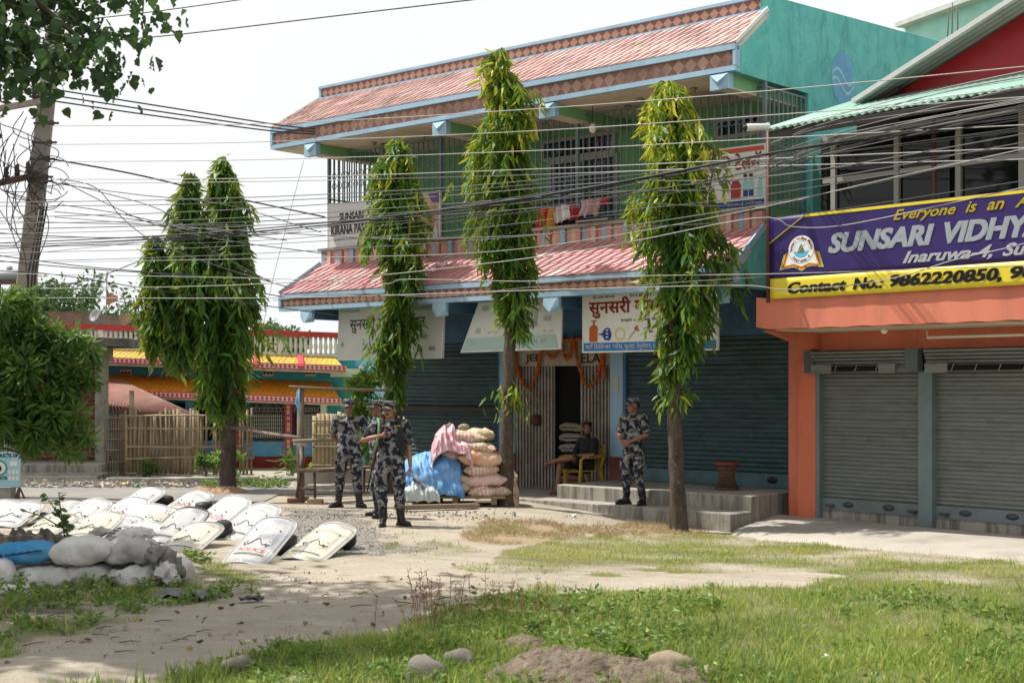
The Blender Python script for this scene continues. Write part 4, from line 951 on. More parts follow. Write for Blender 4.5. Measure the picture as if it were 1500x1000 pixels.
m = MB(); m.lathe([(.002,.0),(.15,.015),(.27,.06),(.34,.11),(.345,.115),(.27,.07),(.002,.012)], (0,0,0), 20); md = m.build('reflector', plain('dish_grey', (.17,.17,.165), .5), d); md.rotation_euler = (R(65), 0, R(-35)); md.location = (0,0,.28)
m = MB(); m.tube([(0,0,-.4),(0,0,.28)], .03, 6); m.tube([(0,0,.25),(-.2,-.3,.45)], .012, 5); m.build('mast', plain('dish_mast', (.25,.25,.24)), d)
tk = thing('water_tank', 'grey water tank on the roof beside the utility pole', 'tank', at(14,412,33))
m = MB(); m.rc((-.22,0,.1), (.25,0,.12), .16, .16, 14); m.tube([(0,0,.2),(0,0,.34)], .07, 10); m.build('drum', plain('tank_grey', (.22,.24,.24), .5), tk)
m = MB()
for x in (-.3,.3):
    for y in (-.2,.2): m.bar((x,y,-.9), (x,y,.02), .05)
m.box(-.4,.4,-.25,.25,-.06,-.0); m.build('stand', M_brsteel, tk)
for lab, px, py, h, dx in (('taller orange prayer flag pole on the far roof', 156, 466, 62, 0), ('lower orange prayer flag pole by the dish', 176, 472, 22, 0)):
    fl = thing('roof_flag', lab, 'flag', at(px,py,35), group=None)
    m = MB(); m.tube([(0,0,-.5),(0,0,h*.0167)], .012, 5); m.build('pole', M_bamg, fl)
    m = MB(); m.grid(6, 4, lambda s, t: (.0+s*.28, .03*math.sin(s*6), h*.0167*.62-t*.32*(1-s*.6)-s*.1)); m.build('cloth', mat('flag_orange', (.5,.22,.12), (.4,.15,.08), 6), fl)
# A-frame board at the edge
af = thing('advert_stand', 'pale blue advertising board on legs at the roadside beside the bush', 'sign', gnd(10, 731))
k = af.location.y/F; zz = lambda py: H-af.location.z+(HY-py)*k
xx = lambda px: (px-10)*k
m = MB(); m.box(xx(-45), xx(30.5), -.02, .02, zz(713), zz(662)); bb = m.build('board', mat('advert_blue', (.22,.42,.50), (.28,.48,.55), 4, .6, .05, dirt=(.45,.45,.4), damt=.3), af)
m = MB(); m.cur = 0; text(m, 'PRODUCTS OF', xx(-14), xx(27), zz(669.5), zz(664), -.025, .03)
m.cur = 1; m.add([(xx(0)+.13*math.cos(a), -.024, zz(685)+.13*math.sin(a)) for a in np.linspace(0, 6.28, 25)[:-1]], [list(range(24))]); m.cur = 0; m.add([(xx(0)+.10*math.cos(a), -.027, zz(685)+.1*math.sin(a)) for a in np.linspace(0, 6.28, 25)[:-1]], [list(range(24))]); m.cur = 1; text(m, 'n', xx(-3), xx(3), zz(689), zz(682), -.03, .05)
m.cur = 2; text(m, 'PRODUCTS', xx(-18), xx(11), zz(702), zz(697.5), -.025, .03); m.cur = 0
for i in range(3):
    for j in range(2): m.box(xx(13+i*5.5), xx(17+i*5.5), -.025, -.021, zz(703-9*j), zz(697-9*j))
m.box(xx(15), xx(26), -.025, -.021, zz(682), zz(675)); m.build('print', [plain('advert_white', (.6,.6,.56)), plain('advert_green', (.03,.25,.14)), plain('advert_red', (.4,.08,.04))], bb)
m = MB(); m.box(xx(-45), xx(14), .05, .3, -.05, zz(714)); m.build('plinth', M_conc, af)
m = MB(); 
for dx in (-.08, 0, .08): m.bar((xx(28.5), .0, zz(713)), (xx(28.5)+dx, -.05+abs(dx), 0), .03)
m.build('leg', M_brsteel, af)
# utility pole
PY = 24.0
up_ = thing('utility_pole', 'tall leaning concrete utility pole hung with tangled cables', 'utility pole', (0,0,0))
base = at(2, 700, PY); base.z = -.3; top = at(82, 20, PY)
def pl(py): t = (at(0,py,PY).z-base.z)/(top.z-base.z); return base.lerp(top, t)
m = MB(); d = (top-base).normalized()
hw0, hw1 = .165, .115
vs = []
for c, w in ((base, hw0), (top, hw1)): vs += [c+Vector((i*w, j*w*.8, 0)) for i, j in ((-.85,-1),(.85,-1),(1,-.85),(1,.85),(.85,1),(-.85,1),(-1,.85),(-1,-.85))]
m.add(vs, [(i, (i+1) % 8, 8+(i+1) % 8, 8+i) for i in range(8)]+[list(range(8,16))]); m.build('shaft', mat('pole_concrete', (.30,.27,.24), (.23,.205,.185), 2, .9, .4, 50, dirt=(.12,.10,.09), damt=.5), up_)
for py, l in ((150, -95), (258, -75)):
    c = pl(py); m = MB(); e = at(82*0+c.x*0+(c.x/PY*F+CX)+l, py+14, PY-.3); m.bar(c+Vector((.1,-.2,0)), e, .1, .09); ca = m.build('crossarm', mat('crossarm_steel', (.30,.28,.26), (.2,.15,.12), 5, .6) if py < 200 else M_brsteel, up_)
    for i in range(4):
        q = (c+Vector((0,-.2,0))).lerp(e, (i+.6)/4.4); m = MB(); s_ = .055 if py > 200 else .09
        m.lathe([(.02,0),(.03,.05),(s_,.07),(.03,.11),(s_*.9,.13),(.03,.17),(s_*.7,.19),(.02,.25)], q, 10); m.build('insulator', plain('porcelain', (.22,.22,.22) if py > 200 else (.04,.035,.035), .3), up_ if 0 else ca)
for py in (184, 212, 236, 262, 268):
    c = pl(py); m = MB(); m.bar(c+Vector((-.1,-.2,0)), c+Vector((.32,-.22,0)), .035); m.lathe([(.02,0),(.05,.02),(.03,.05),(.05,.08),(.02,.1)], c+Vector((.2,-.22,-.05)), 8); m.build('cable_bracket', plain('dark_bracket', (.06,.055,.05)), up_)
m = MB(); rr = random.Random(9)
for k in range(14):
    y0 = rr.uniform(130, 270); y1 = y0+rr.uniform(50, 200); a = pl(y0)+Vector((rr.uniform(-.5,.3),-.25,0)); b = pl(y1)+Vector((rr.uniform(-.25,.35),-.24,0))
    m.tube(spline([a, a.lerp(b,.3)+Vector((rr.uniform(-.4,.4),-.1,-.1)), a.lerp(b,.65)+Vector((rr.uniform(-.25,.4),-.1,-.05)), b]), .008, 5)
for k in range(10):
    y0 = rr.uniform(170, 240); a = at(rr.uniform(-5,50), y0, PY-.4); b = at(rr.uniform(-10,60), y0+rr.uniform(50,110), PY-.4)
    m.tube(spline([a, a.lerp(b,.4)+Vector((rr.uniform(-.3,.3),0,-.35)), b]), .008, 5)
for k in range(5):
    c = pl(rr.uniform(250,300))+Vector((.3,-.3,0)); r_ = rr.uniform(.2,.4)
    m.tube([c+Vector((r_*math.cos(t), 0, r_*math.sin(t)*.8)) for t in np.linspace(.3, 5.8, 24)], .007, 5)
for dx in (.16, .22, .27): m.tube([pl(300)+Vector((dx,-.2,0)), pl(400)+Vector((dx-.06,-.25,0)), pl(560)+Vector((dx,-.22,0))], .016, 5)
m.build('slack_cables', plain('cable_black', (.02,.02,.022), .5), up_)
# ================================================================ sacks, sandbags, shields
def sackmesh(L, W, T, seed, wr=.012, sag=0.0, nu=40, nv=30, tuft=True):
    rr = random.Random(seed); off = Vector((seed*3.1, seed*1.7, 0))
    def fn(s, t):
        x = (s-.5)*2; a = t*2*math.pi
        e = max(0.0, 1-abs(x)**3.4)**.5*(1-.10*x*x)
        wy = W/2*(.72+.28*e) if tuft else W/2*e
        hz_ = max(.012, T/2*e)
        ca, sa = math.cos(a), math.sin(a); pw = .75
        y = wy*math.copysign(abs(ca)**pw, ca); z = hz_*math.copysign(abs(sa)**.9, sa)
        z = max(z, -T*.36) if z < 0 else z
        p = Vector((x*L/2, y, z)); n = mnoise.turbulence(p*7+off, 3, False)-.5; n2 = mnoise.noise(p*16+off)+.7*abs(mnoise.noise(Vector((p.x*7,p.y*30,p.z*30))+off))
        k = wr*(1+.6*x*x)*(.15+.85*e); p += Vector((0, ca, sa))*(n*k*2+n2*k*.5)
        p.z -= sag*(x*x)
        p.x += .02*mnoise.noise(p*5+off)*e
        return p+Vector((0,0,T*.36))
    m = MB(); m.grid(nu, nv, fn); return m
def sack(name, label, cat, loc, rz, dims, seed, m_, rx=0, ry=0, group=None, wr=.012, sag=.0):
    o = link(name, sackmesh(*dims, seed, wr, sag).mesh(name, m_)); o.location = loc; o.rotation_euler = (rx, ry, rz); return tag(o, label, cat, group)
def weave(name, c, c2, dirt, stripes=None, damt=.4):
    t = NT(name); v = t.co()
    col = t.mix(t.ramp(t.noise(v, 5, 5), (.4,0.0), (.6,1.0)), c, c2)
    if stripes:
        w1 = t.n('TexWave', Vector=v, Scale=stripes[1], Distortion=3.0); w1.bands_direction = 'X'
        col = t.mix(t.ramp(w1.outputs['Fac'], (.5,0.0), (.62,.6)), col, stripes[0])
        w2 = t.n('TexWave', Vector=v, Scale=stripes[1]*.8, Distortion=2.5); w2.bands_direction = 'Y'
        col = t.mix(t.ramp(w2.outputs['Fac'], (.66,0.0), (.78,.6)), col, stripes[2])
    col = t.mix(t.math('MULTIPLY', t.ramp(t.noise(v, 3, 7, .7), (.45,0.0), (.65,1.0)), damt), col, dirt)
    t.bump(t.n('TexNoise', Vector=v, Scale=14.0, Detail=5.0, Distortion=1.2).outputs[0], .5, .02); return t.fin(col, .6, 0, .35)
M_sg = weave('grey_woven_bag', (.58,.57,.54), (.50,.49,.465), (.34,.32,.28)); M_sg2 = weave('dark_grey_bag', (.42,.41,.39), (.34,.33,.31), (.2,.19,.17)); M_sw = weave('dirty_white_bag', (.52,.51,.49), (.44,.43,.41), (.3,.28,.25)); M_sb = weave('blue_woven_bag', (.012,.20,.43), (.015,.24,.48), (.25,.22,.18), None, .25)
GS = 'sandbags of the roadside emplacement'
def sb(label, px, Yr, z, dims, rz, seed, m_, **k):
    p = at(px, HY, Yr); p.z = gz(p.x, p.y)+z; return sack('sandbag', label, 'sandbag', p, rz, dims, seed, m_, group=GS, **k)
sb('flattened pale grey sandbag beneath the blue one', 63, 13.3, -.02, (.58,.46,.27), .12, 3, M_sw)
sb('grey sandbag in the lower layer beneath the plump one', 128, 13.4, -.02, (.5,.46,.28), -.06, 4, M_sg2)
sb('creased pale grey sandbag in the lower layer beneath the gathered bag', 204, 13.45, -.02, (.58,.44,.26), .05, 6, M_sg, wr=.018)
b = sb('bright blue sandbag lying on top of the others at the end of the row', 36, 13.36, .21, (.62,.42,.25), .1, 1, M_sb, ry=R(-3))
m = MB()
for i in range(15): m.box(-.12+i*.022, -.105+i*.022, -.215, -.19, .10+.0018*i, .10+.0018*i+.012+.006*(i*7 % 3 == 0))
m.ell((-.17,-.2,.10), (.022,.012,.022), 12, 8); m.build('worn_print', plain('bag_navy', (.008,.03,.16)), b)
sb('plump grey sandbag on the top layer next to the blue one', 121, 13.40, .20, (.56,.46,.31), .06, 2, M_sg)
sb('dusty grey sandbag with gathered neck on the top layer beside the torn bag', 191, 13.5, .20, (.54,.46,.29), -.08, 5, M_sg2, wr=.02)
sb('crumpled torn dark sandbag at the shield end of the row', 226, 13.42, .10, (.44,.42,.36), .9, 7, weave('torn_bag', (.22,.205,.18), (.14,.13,.115), (.07,.065,.06)), wr=.045, ry=R(30))
sb('small pale sandbag leaning against the torn one', 252, 13.75, .0, (.34,.36,.30), 1.1, 8, M_sg, ry=R(12))
sb('dirty white limp plastic bag hanging at the row end', 244, 13.3, .0, (.26,.22,.3), 1.2, 9, M_sw, wr=.04)
sb('pale sandbag cut by the picture edge beneath the blue one', -4, 13.1, .02, (.32,.42,.32), .2, 10, M_sg)
sb('small dirty white sandbag lying lowest at the picture edge', 22, 12.75, -.03, (.30,.28,.18), .5, 11, M_sw)
sb('small tied bag neck standing up behind the gathered sandbag', 150, 13.75, .42, (.24,.2,.13), -.6, 12, M_sg2, wr=.03)
sb('short grey sandbag behind the torn bag', 196, 13.8, .38, (.40,.3,.16), .2, 13, M_sg, wr=.03)
sb('buried grey sandbag at the back of the row', 165, 13.85, .1, (.6,.4,.36), .0, 14, M_sg2)
# -------- rice sacks by the shop
M_or = weave('orange_plaid_sack', (.68,.58,.51), (.62,.51,.44), (.45,.35,.28), ((.55,.16,.06), 5.5, (.30,.26,.16)), .35); M_cr = weave('cream_sack', (.55,.44,.30), (.48,.38,.25), (.32,.25,.17))
M_pk = weave('pink_sack', (.60,.36,.33), (.62,.46,.42), (.45,.3,.26)); M_os = weave('orange_clear_sack', (.56,.28,.13), (.62,.42,.28), (.6,.5,.42))
GP = 'sacks heaped in front of the shop'
PB = gnd(672, 742); kp = PB.y/F
def pp_(px, py, y=0):   # a point on the heap, y metres behind its front
    v = at(px, py, PB.y+y); return v
def rs_(label, px, py, w, h, m_, seed, y=.3, rz=0, d=.6, ry=0, wr=.016):
    c = pp_(px, py, y); rz += random.uniform(-.22,.22); ry += random.uniform(-.10,.10); h *= random.uniform(.85,1.2); w *= random.uniform(.9,1.08); return sack('rice_sack', label, 'sack', (c.x+random.uniform(-.03,.03), c.y, c.z-h*kp*.36), rz, (w*kp, d, h*kp*1.25), seed, m_, group=GP, ry=ry, wr=wr)
rs_('orange plaid sack at the very bottom of the heap beside the tree trunk', 712, 722, 62, 19, M_or, 21, .25)
rs_('orange plaid sack second from the bottom at the trunk end', 708, 705, 66, 20, M_pk, 22, .3, .1)
rs_('grey and orange plaid sack in the middle of the heap', 706, 689, 56, 19, M_or, 23, .3, -.08)
rs_('bulging orange plaid sack under the pale pink sack', 702, 673, 62, 22, M_os, 24, .3, .06)
rs_('long pale pink sack under the blue sheet edge', 676, 664, 70, 20, M_pk, 25, .45, .05)
rs_('orange plaid sack directly beneath the pink plastic', 684, 655, 80, 21, M_or, 26, .35, -.04)
rs_('rosy plaid topmost sack partly wrapped in pink plastic', 676, 641, 74, 20, M_or, 27, .4, .05)
rs_('cream orange sack end poking out of the pink plastic', 702, 640, 44, 18, M_cr, 28, .5, .3)
c = pp_(735, 668, .5); sack('rice_sack', 'upright translucent orange sack squeezed behind the tree trunk', 'sack', (c.x, c.y, c.z-.5), 0, (.95,.45,.3), 29, M_os, rx=0, ry=R(78), group=GP, wr=.03)
rs_('plaid sack lowest behind the trunk', 738, 700, 36, 22, M_or, 30, .6)
rs_('plaid sack between trunk and lower heap', 740, 718, 40, 20, M_or, 31, .5)
rs_('cream sack at the bottom under the blue sheet', 664, 716, 54, 18, M_cr, 32, .25)
rs_('second cream sack up under the blue sheet', 662, 703, 56, 18, M_cr, 33, .3, .1)
rs_('flat cream sack lowest at the soldier end of the heap', 622, 724, 62, 12, M_cr, 34, .2)
rs_('cream sack filling the heap under the blue sheet', 630, 702, 80, 26, M_cr, 35, .7)
rs_('cream sack highest under the blue sheet', 640, 684, 72, 22, M_cr, 36, .75)
# blue sheet over the heap
def drape(name, label, cat, prof, x0, x1, m_, seed, wr=.03, nx=64, ny=48, edge=.035):
    """cloth laid over the heap: prof gives (depth behind front, height) from front hem to back, px range across"""
    P = [Vector((a, b)) for a, b in prof]; L = [0]
    for a, b in zip(P, P[1:]): L.append(L[-1]+(b-a).length)
    def fn(s, t):
        d = t*L[-1]; i = 0
        while i < len(L)-2 and L[i+1] < d: i += 1
        q = P[i].lerp(P[i+1], (d-L[i])/(L[i+1]-L[i])); px = x0+(x1-x0)*s
        sc = math.sin(min(1, max(0, s))*math.pi)**.35; g = Vector((px*.02, q.y*2, seed))
        g2 = Vector((px*.075+q.y*1.5, q.y*1.1-px*.012, seed)); n = .8*(mnoise.turbulence(g*1.6, 2, False)-.5)+.75*(.35-abs(mnoise.noise(g2*2.2)))+.4*(.3-abs(mnoise.noise(g2*5)))
        hem = edge*mnoise.noise(Vector((s*5, seed, 0)))*(1-t)
        z = q.y*(.55+.45*sc)+hem+n*wr
        v = at(px, HY, PB.y+q.x); return Vector((v.x+n*wr, v.y-n*wr*1.5, PB.z+z))
    m = MB(); m.grid(nx, ny, fn); o = link(name, m.mesh(name, m_)); o.modifiers.new('Solidify', 'SOLIDIFY').thickness = .006; return tag(o, label, cat)
M_tarp = weave('blue_tarpaulin', (.07,.24,.54), (.12,.32,.62), (.32,.46,.62), None, .6); M_ppl = mat('pink_plastic_sheet', (.62,.30,.36), (.70,.50,.53), 9, .3, .4, 12); M_ltarp = mat('pale_plastic_sheet', (.42,.50,.50), (.5,.56,.55), 5, .35, .3, 12)
drape('blue_tarpaulin', 'creased blue tarpaulin thrown over the soldier end of the sack heap', 'tarpaulin', [(-.16,.20),(-.13,.38),(-.03,.66),(.18,.82),(.6,.86),(1.1,.5)], 588, 682, M_tarp, 3, .06)
drape('plastic_sheet', 'pale grey plastic sheet under the blue tarpaulin', 'sheet', [(-.22,.12),(-.19,.28),(-.05,.45),(.3,.5)], 583, 646, M_ltarp, 5, .05)
drape('pink_plastic', 'crumpled translucent pink plastic over the topmost sacks', 'plastic', [(-.05,.88),(-.02,1.05),(.08,1.2),(.3,1.3),(.6,1.26),(.9,.9)], 632, 694, M_ppl, 8, .085)
o = drape('checked_rope_edge', 'black and white twisted cloth edge lying along the pale sheet', 'cloth', [(-.16,.0),(-.14,.05),(-.1,.05),(-.08,.0)], 600, 640, mat('check_cloth', (.5,.5,.5), (.03,.03,.05), 26, .9), 11, .02)
o.data.transform(Matrix.Translation((0,0,0))); 
for v in o.data.vertices: t = (v.co.x-at(600,0,PB.y).x)/(.43); v.co.z += .52-.36*min(1, max(0, t))
def stone(label, loc, r, seed, c=(.34,.31,.27), name='stone', cat='stone', group=None):
    m = MB(); off = Vector((seed, seed*2, 0))
    m.ell((0,0,r[2]*.55), r, 22, 14); m.v = [tuple(Vector(p)*(1+.30*mnoise.noise(Vector(p)*1.1/max(r)+off)+.045*mnoise.noise(Vector(p)*5/max(r)+off))) for p in m.v]
    o = link(name, m.mesh(name, mat('stone_%d' % int(c[0]*100), c, tuple(x*.65 for x in c), 9, .95, .6, 50, dirt=(.13,.115,.09), dsc=4, damt=.5))); o.location = loc; o.rotation_euler = (0,0,seed); return tag(o, label, cat, group)
stone('pale stone weighing down the blue tarpaulin', pp_(640,664,.35), (.12,.08,.06), 1, (.4,.36,.28)); stone('small grey stone on the pink plastic', pp_(658,627,.35), (.05,.05,.05), 2); stone('flat tan stone on top of the pink plastic', pp_(679,628,.4), (.1,.08,.05), 3, (.36,.33,.22))
# pallet of planks under the heap
pa = thing('wooden_pallet', 'rough wooden pallet carrying the heap of sacks', 'pallet', PB)
M_plank = mat('dusty_plank', (.27,.20,.13), (.18,.135,.09), 6, .9, .4, 50, stretch=(.4,4,4))
wx = 160*kp
m = MB()
for i in range(5): y = -.06+i*.28; m.box(-.78+.02*(i % 2), .72-.03*(i % 3), y, y+.17, .13, .165)
m.build('deck_board', M_plank, pa)
m = MB()
for x in (-.72,-.1,.5): m.box(x, x+.09, -.03, 1.2, .03, .128)
m.build('bearer', M_plank, pa)
def plank(label, p, q, w, h): o = MB(); o.bar(p, q, w, h); o = o.build('loose_plank', M_plank, None, .006); return tag(o, label, 'plank')
plank('long pale plank lying in front of the pallet', gnd(578,749,.06), gnd(700,745,.05), .12, .07); plank('thick timber lying crosswise at the soldier end of the pallet', gnd(583,741,.12), gnd(645,738,.1), .2, .12)
# -------- cane stool on the platform
sp = MW(-.62, -.75, .385); st = thing('cane_stool', 'hourglass brown cane stool on the platform by the shutter', 'stool', sp)
M_cane = mat('red_cane', (.15,.07,.04), (.10,.05,.03), 10, .6, .2)
m = MB()
for k in range(26):
    for sg in (-1, 1):
        a = 2*math.pi*k/26; m.tube([(.19*math.cos(a),.19*math.sin(a),.42), (.105*math.cos(a+.35*sg),.105*math.sin(a+.35*sg),.21), (.17*math.cos(a+.7*sg),.17*math.sin(a+.7*sg),.02)], .008, 5)
m.build('cane_body', M_cane, st)
m = MB(); m.lathe([(.002,.43),(.18,.435),(.205,.42),(.205,.39),(.18,.385),(.002,.39)], (0,0,0), 24); m.build('seat', mat('red_seat', (.22,.05,.03), (.15,.04,.025), 8), st)
for z, r in ((.21,.115),(.02,.18)):
    m = MB(); m.tube([(r*math.cos(a), r*math.sin(a), z) for a in np.linspace(0, 2*math.pi, 25)], .014, 6); m.build('cane_ring', M_cane, st)
# -------- riot shields
def transp(name, c, op, rough=.08, dirt=(.5,.45,.36)):
    t = NT(name); v = t.co()
    g = t.ramp(t.noise(v, 5, 6, .7), (.42,0.0), (.68,1.0)); col = t.mix(t.math('MULTIPLY', g, .55), c, dirt)
    t.fin(col, rough, 0, .6); tr = t.n('BsdfTransparent'); mx = t.n('MixShader', Fac=t.math('ADD', op, t.math('MULTIPLY', g, .15))); t.L.new(tr.outputs[0], mx.inputs[1]); t.L.new(t.b.outputs[0], mx.inputs[2]); t.L.new(mx.outputs[0], t.out.inputs[0]); return t.m
M_shw = transp('white_polycarbonate', (.60,.61,.61), .86, .14, (.42,.39,.33)); M_shy = transp('yellowed_polycarbonate', (.58,.55,.45), .93, .18, (.40,.34,.24)); M_shc = transp('clear_polycarbonate', (.55,.58,.62), .5, .07, (.6,.6,.6)); M_shs = transp('silvery_polycarbonate', (.44,.46,.48), .8, .10)
M_rim = plain('shield_rim_grey', (.45,.46,.46), .4); M_rimd = plain('shield_rim_dark', (.05,.055,.06), .5); M_red = mat('police_red', (.56,.10,.08), (.62,.34,.30), 14, .5); M_foam = plain('foam_outline_dark', (.04,.045,.05))
SL, SWD = .98, .56
def rrect(s, t):   # square to rounded rectangle with bowed long edges
    x, y = s*2-1, t*2-1; k = .16
    ex = max(abs(x), abs(y)); rr_ = (abs(x)**7+abs(y)**7)**(1/7) or 1
    f = ex/rr_ if rr_ else 1
    return x*f*SWD/2, y*f*SL/2
def bow(x): return -(x/(SWD/2))**2*.07
SHP = {}
def shield_parts(kind):
    if kind in SHP: return SHP[kind]
    base, rim, word, bump_ = {'white': (M_shw, M_rim, 0, 1), 'yellow': (M_shy, M_rim, 0, 1), 'silver': (M_shs, M_rimd, 0, 1), 'police': (M_shw, M_rim, 1, 0), 'clear': (M_shc, M_rim, 2, 1)}[kind]
    def fn(s, t):
        x, y = rrect(s, t); e = max(abs(s*2-1), abs(t*2-1)); z = bow(x)+(.018 if .80 < e < .9 else 0)
        if bump_ and kind != 'police': z += .012*(1 if abs(y-.02) < .14+.05*math.sin(x*18) and abs(x) < .17 else 0)
        return Vector((x, y, z))
    m = MB(); m.grid(40, 56, fn); pm = m.mesh('panel', base)
    out = [('panel', pm)]
    def edge(f, r, n=80):
        pts = []
        for i in range(n+1):
            u = (i % n)/n*4; k = int(u); q = u-k
            s, t = ((q,0),(1,q),(1-q,1),(0,1-q))[k]; x, y = rrect(s, t); pts.append((x*f, y*f, bow(x*f)+.004))
        mm = MB(); mm.tube(pts, r, 6, False); return mm
    out.append(('rim', edge(1.0, .011).mesh('rim', rim)))
    if bump_:
        mm = MB(); pts = []
        for i in range(41):
            x = -.17+.34*i/40; y = .1+.055*math.cos(x*34)-(.07 if abs(x) > .13 else 0); pts.append((x, y-.16, bow(x)+.014))
        mm.tube(pts, .006, 5); x0 = [(-.19+.38*i/16, -.30-.02*math.cos((i/16-.5)*3), bow(-.19+.38*i/16)+.012) for i in range(17)]; mm.tube(x0, .005, 5)
        for x, y in ((-.16,.22),(.16,.22),(-.13,-.05),(.14,-.02)): mm.ell((x,y,bow(x)+.008), (.012,.012,.008), 8, 5)
        out.append(('moulded_outline', mm.mesh('moulded_outline', M_foam)))
    if word:
        mm = MB()
        mm.grid(16, 2, lambda s, t: ((s-.5)*.4, (-.27 if word == 2 else -.2)+t*.1-.01, bow((s-.5)*.4)+.010)); mm.build
        out.append(('label_plate', mm.mesh('label_plate', plain('label_white', (.7,.68,.66)))))
        tm = MB(); vs, fs = textmesh('POLICE', .045); w = max(p.x for p in vs); h = .7; sc = .36/w; y0 = -.265 if word == 2 else -.195
        tm.add([((p.x-w/2)*sc, y0+p.y*sc*.95, bow((p.x-w/2)*sc)+.014) for p in vs], fs); out.append(('lettering', tm.mesh('lettering', M_red)))
    if kind == 'police':
        mm = MB()
        for x, y in ((-.1,.02),(.1,.02),(-.1,-.08),(.1,-.08)): mm.ell((x,y,bow(x)+.006), (.014,.014,.01), 8, 5)
        out.append(('bolt', mm.mesh('bolt', M_foam)))
    SHP[kind] = out; return out
def shield(kind, label, b, t, dz=.0, roll=0.0, tz=.30, s=.92):
    """b: photo point of the bottom edge on the ground, t: of the top edge, propped tz above the ground"""
    P = gnd(*b, .02+dz); Q0 = P+Vector((0,0,tz))
    # choose the depth of the top edge so that the shield keeps its real length
    best = None
    for i in range(80):
        Y = P.y-.2+i*.02; q = at(t[0], t[1], Y); e = abs((q-P).length-SL*s)
        if q.z-P.z > .03 and (best is None or e < best[0]): best = (e, q)
    Q = best[1] if best else Q0
    y = (Q-P).normalized(); up = Vector((-.12,-.5,1)); x = y.cross(up).normalized(); z = x.cross(y)
    M = Matrix((x, y, z)).transposed().to_4x4(); M.translation = (P+Q)/2; M = M @ Matrix.Rotation(roll, 4, 'Y')
    o = thing('riot_shield', label, 'shield', group='riot shields propped on the ground'); o.matrix_world = M @ Matrix.Scale(s, 4)
    for n_, me in shield_parts(kind):
        c = link(n_, me, o)
    return o
shield('yellow', 'cream riot shield standing alone nearest the soldiers, a black bag under its top', (435,820), (497,766))
shield('clear', 'clear riot shield marked POLICE in front of the cream one, foam outline showing through', (352,826), (408,757), s=.92)
shield('white', 'white riot shield directly behind the clear front one', (335,792), (390,737))
shield('yellow', 'yellowed riot shield leaning over the sandbag end', (250,810), (303,764))
shield('silver', 'silvery dark rimmed riot shield behind the yellowed one', (228,796), (283,743))
shield('police', 'tall blank topped riot shield marked POLICE behind the white one', (292,774), (350,726), s=.9)
shield('police', 'distant riot shield with red mark beside the two topped tree', (250,750), (295,719))
shield('yellow', 'cream riot shield half hidden between the silvery shield and the marked pair', (200,778), (244,742))
shield('police', 'broad white riot shield with large red letters in the middle of the field', (178,778), (228,738), s=.92)
shield('yellow', 'stained tan riot shield with arc pattern behind the sandbags', (112,792), (158,749))
shield('white', 'farthest riot shield overlapping the road edge', (178,748), (224,714))
shield('police', 'white riot shield with faint red mark just behind the broad marked one', (150,764), (200,728))
shield('white', 'narrow round topped white riot shield beside the stained tan one', (92,774), (143,730))
shield('silver', 'silvery riot shield behind the sapling leaves', (60,768), (108,732))
shield('yellow', 'low cream riot shield directly behind the sapling', (45,784), (92,752))
shield('white', 'blank white riot shield near the picture edge', (-5,772), (42,735))
shield('police', 'riot shield with red mark cut off by the picture edge', (-40,770), (8,732))
shield('white', 'crumpled looking white riot shield behind the tied bag necks', (172,800), (218,764))
shield('clear', 'clear riot shield lying low between the stained tan and the broad marked one', (145,788), (190,756))
# black kit bags that prop the shields
M_bag = mat('black_nylon', (.012,.012,.014), (.022,.022,.024), 12, .55, .4, 30)
def bag(label, px, py, r, seed, rz=0):
    m = MB(); m.ell((0,0,r[2]*.9), r, 20, 14); off = Vector((seed*5,0,0))
    m.v = [tuple(Vector((max(-r[0]*.85, min(r[0]*.85, p[0])), p[1], max(0, min(r[2]*1.6, p[2]))))*(1+.12*mnoise.noise(Vector(p)*7+off))) for p in m.v]
    o = link('kit_bag', m.mesh('kit_bag', M_bag)); o.location = gnd(px, py); o.rotation_euler = (0,0,rz); return tag(o, label, 'bag', 'black kit bags propping the shields')
bag('black kit bag under the lone cream shield', 503, 803, (.17,.17,.15), 1); bag('black kit bag under the clear POLICE shield', 417, 812, (.16,.15,.14), 2); bag('round black kit bag under the yellowed shield by the sandbags', 324, 790, (.15,.15,.14), 3)
bag('black kit bag in shade behind the white shield', 368, 760, (.2,.16,.14), 4); bag('black kit bag behind the silvery shield', 298, 756, (.14,.14,.13), 5); bag('small black kit bag lying beyond the cream shield pair', 226, 741, (.34,.14,.10), 6)
bag('black kit bag under the narrow round topped shield', 116, 760, (.14,.14,.14), 7)
# ================================================================ people
def camo(name, sc=7.0):
    t = NT(name); v = t.co('Object')
    d = t.n('TexNoise', Vector=v, Scale=3.0, Detail=2.0).outputs['Color']
    vv = t.n('VectorMath', _operation='ADD', i0=v, i1=t.n('VectorMath', _operation='SCALE', i0=d, Scale=.12).outputs[0]).outputs[0]
    a = t.noise(vv, sc, 2, .4, .9); b = t.noise(t.n('Mapping', Vector=vv, Location=(3,1,7)).outputs[0], sc*1.15, 2, .4, .9); c = t.noise(t.n('Mapping', Vector=vv, Location=(-5,2,3)).outputs[0], sc*1.3, 2, .4, .9)
    col = t.mix(t.ramp(a, (0.0,0.0), (.53,1.0), const=True), (.18,.178,.17), (.095,.088,.075))
    col = t.mix(t.ramp(c, (0.0,0.0), (.585,1.0), const=True), col, (.27,.28,.29))
    col = t.mix(t.ramp(b, (0.0,0.0), (.515,1.0), const=True), col, (.016,.021,.040))
    t.bump(t.n('TexNoise', Vector=t.co('Object', (1,1,.6)), Scale=11.0, Detail=5.0, Distortion=1.5).outputs[0], .8, .03); return t.fin(col, .85, 0, .2)
M_camo = camo('blue_grey_camouflage', 9.5)
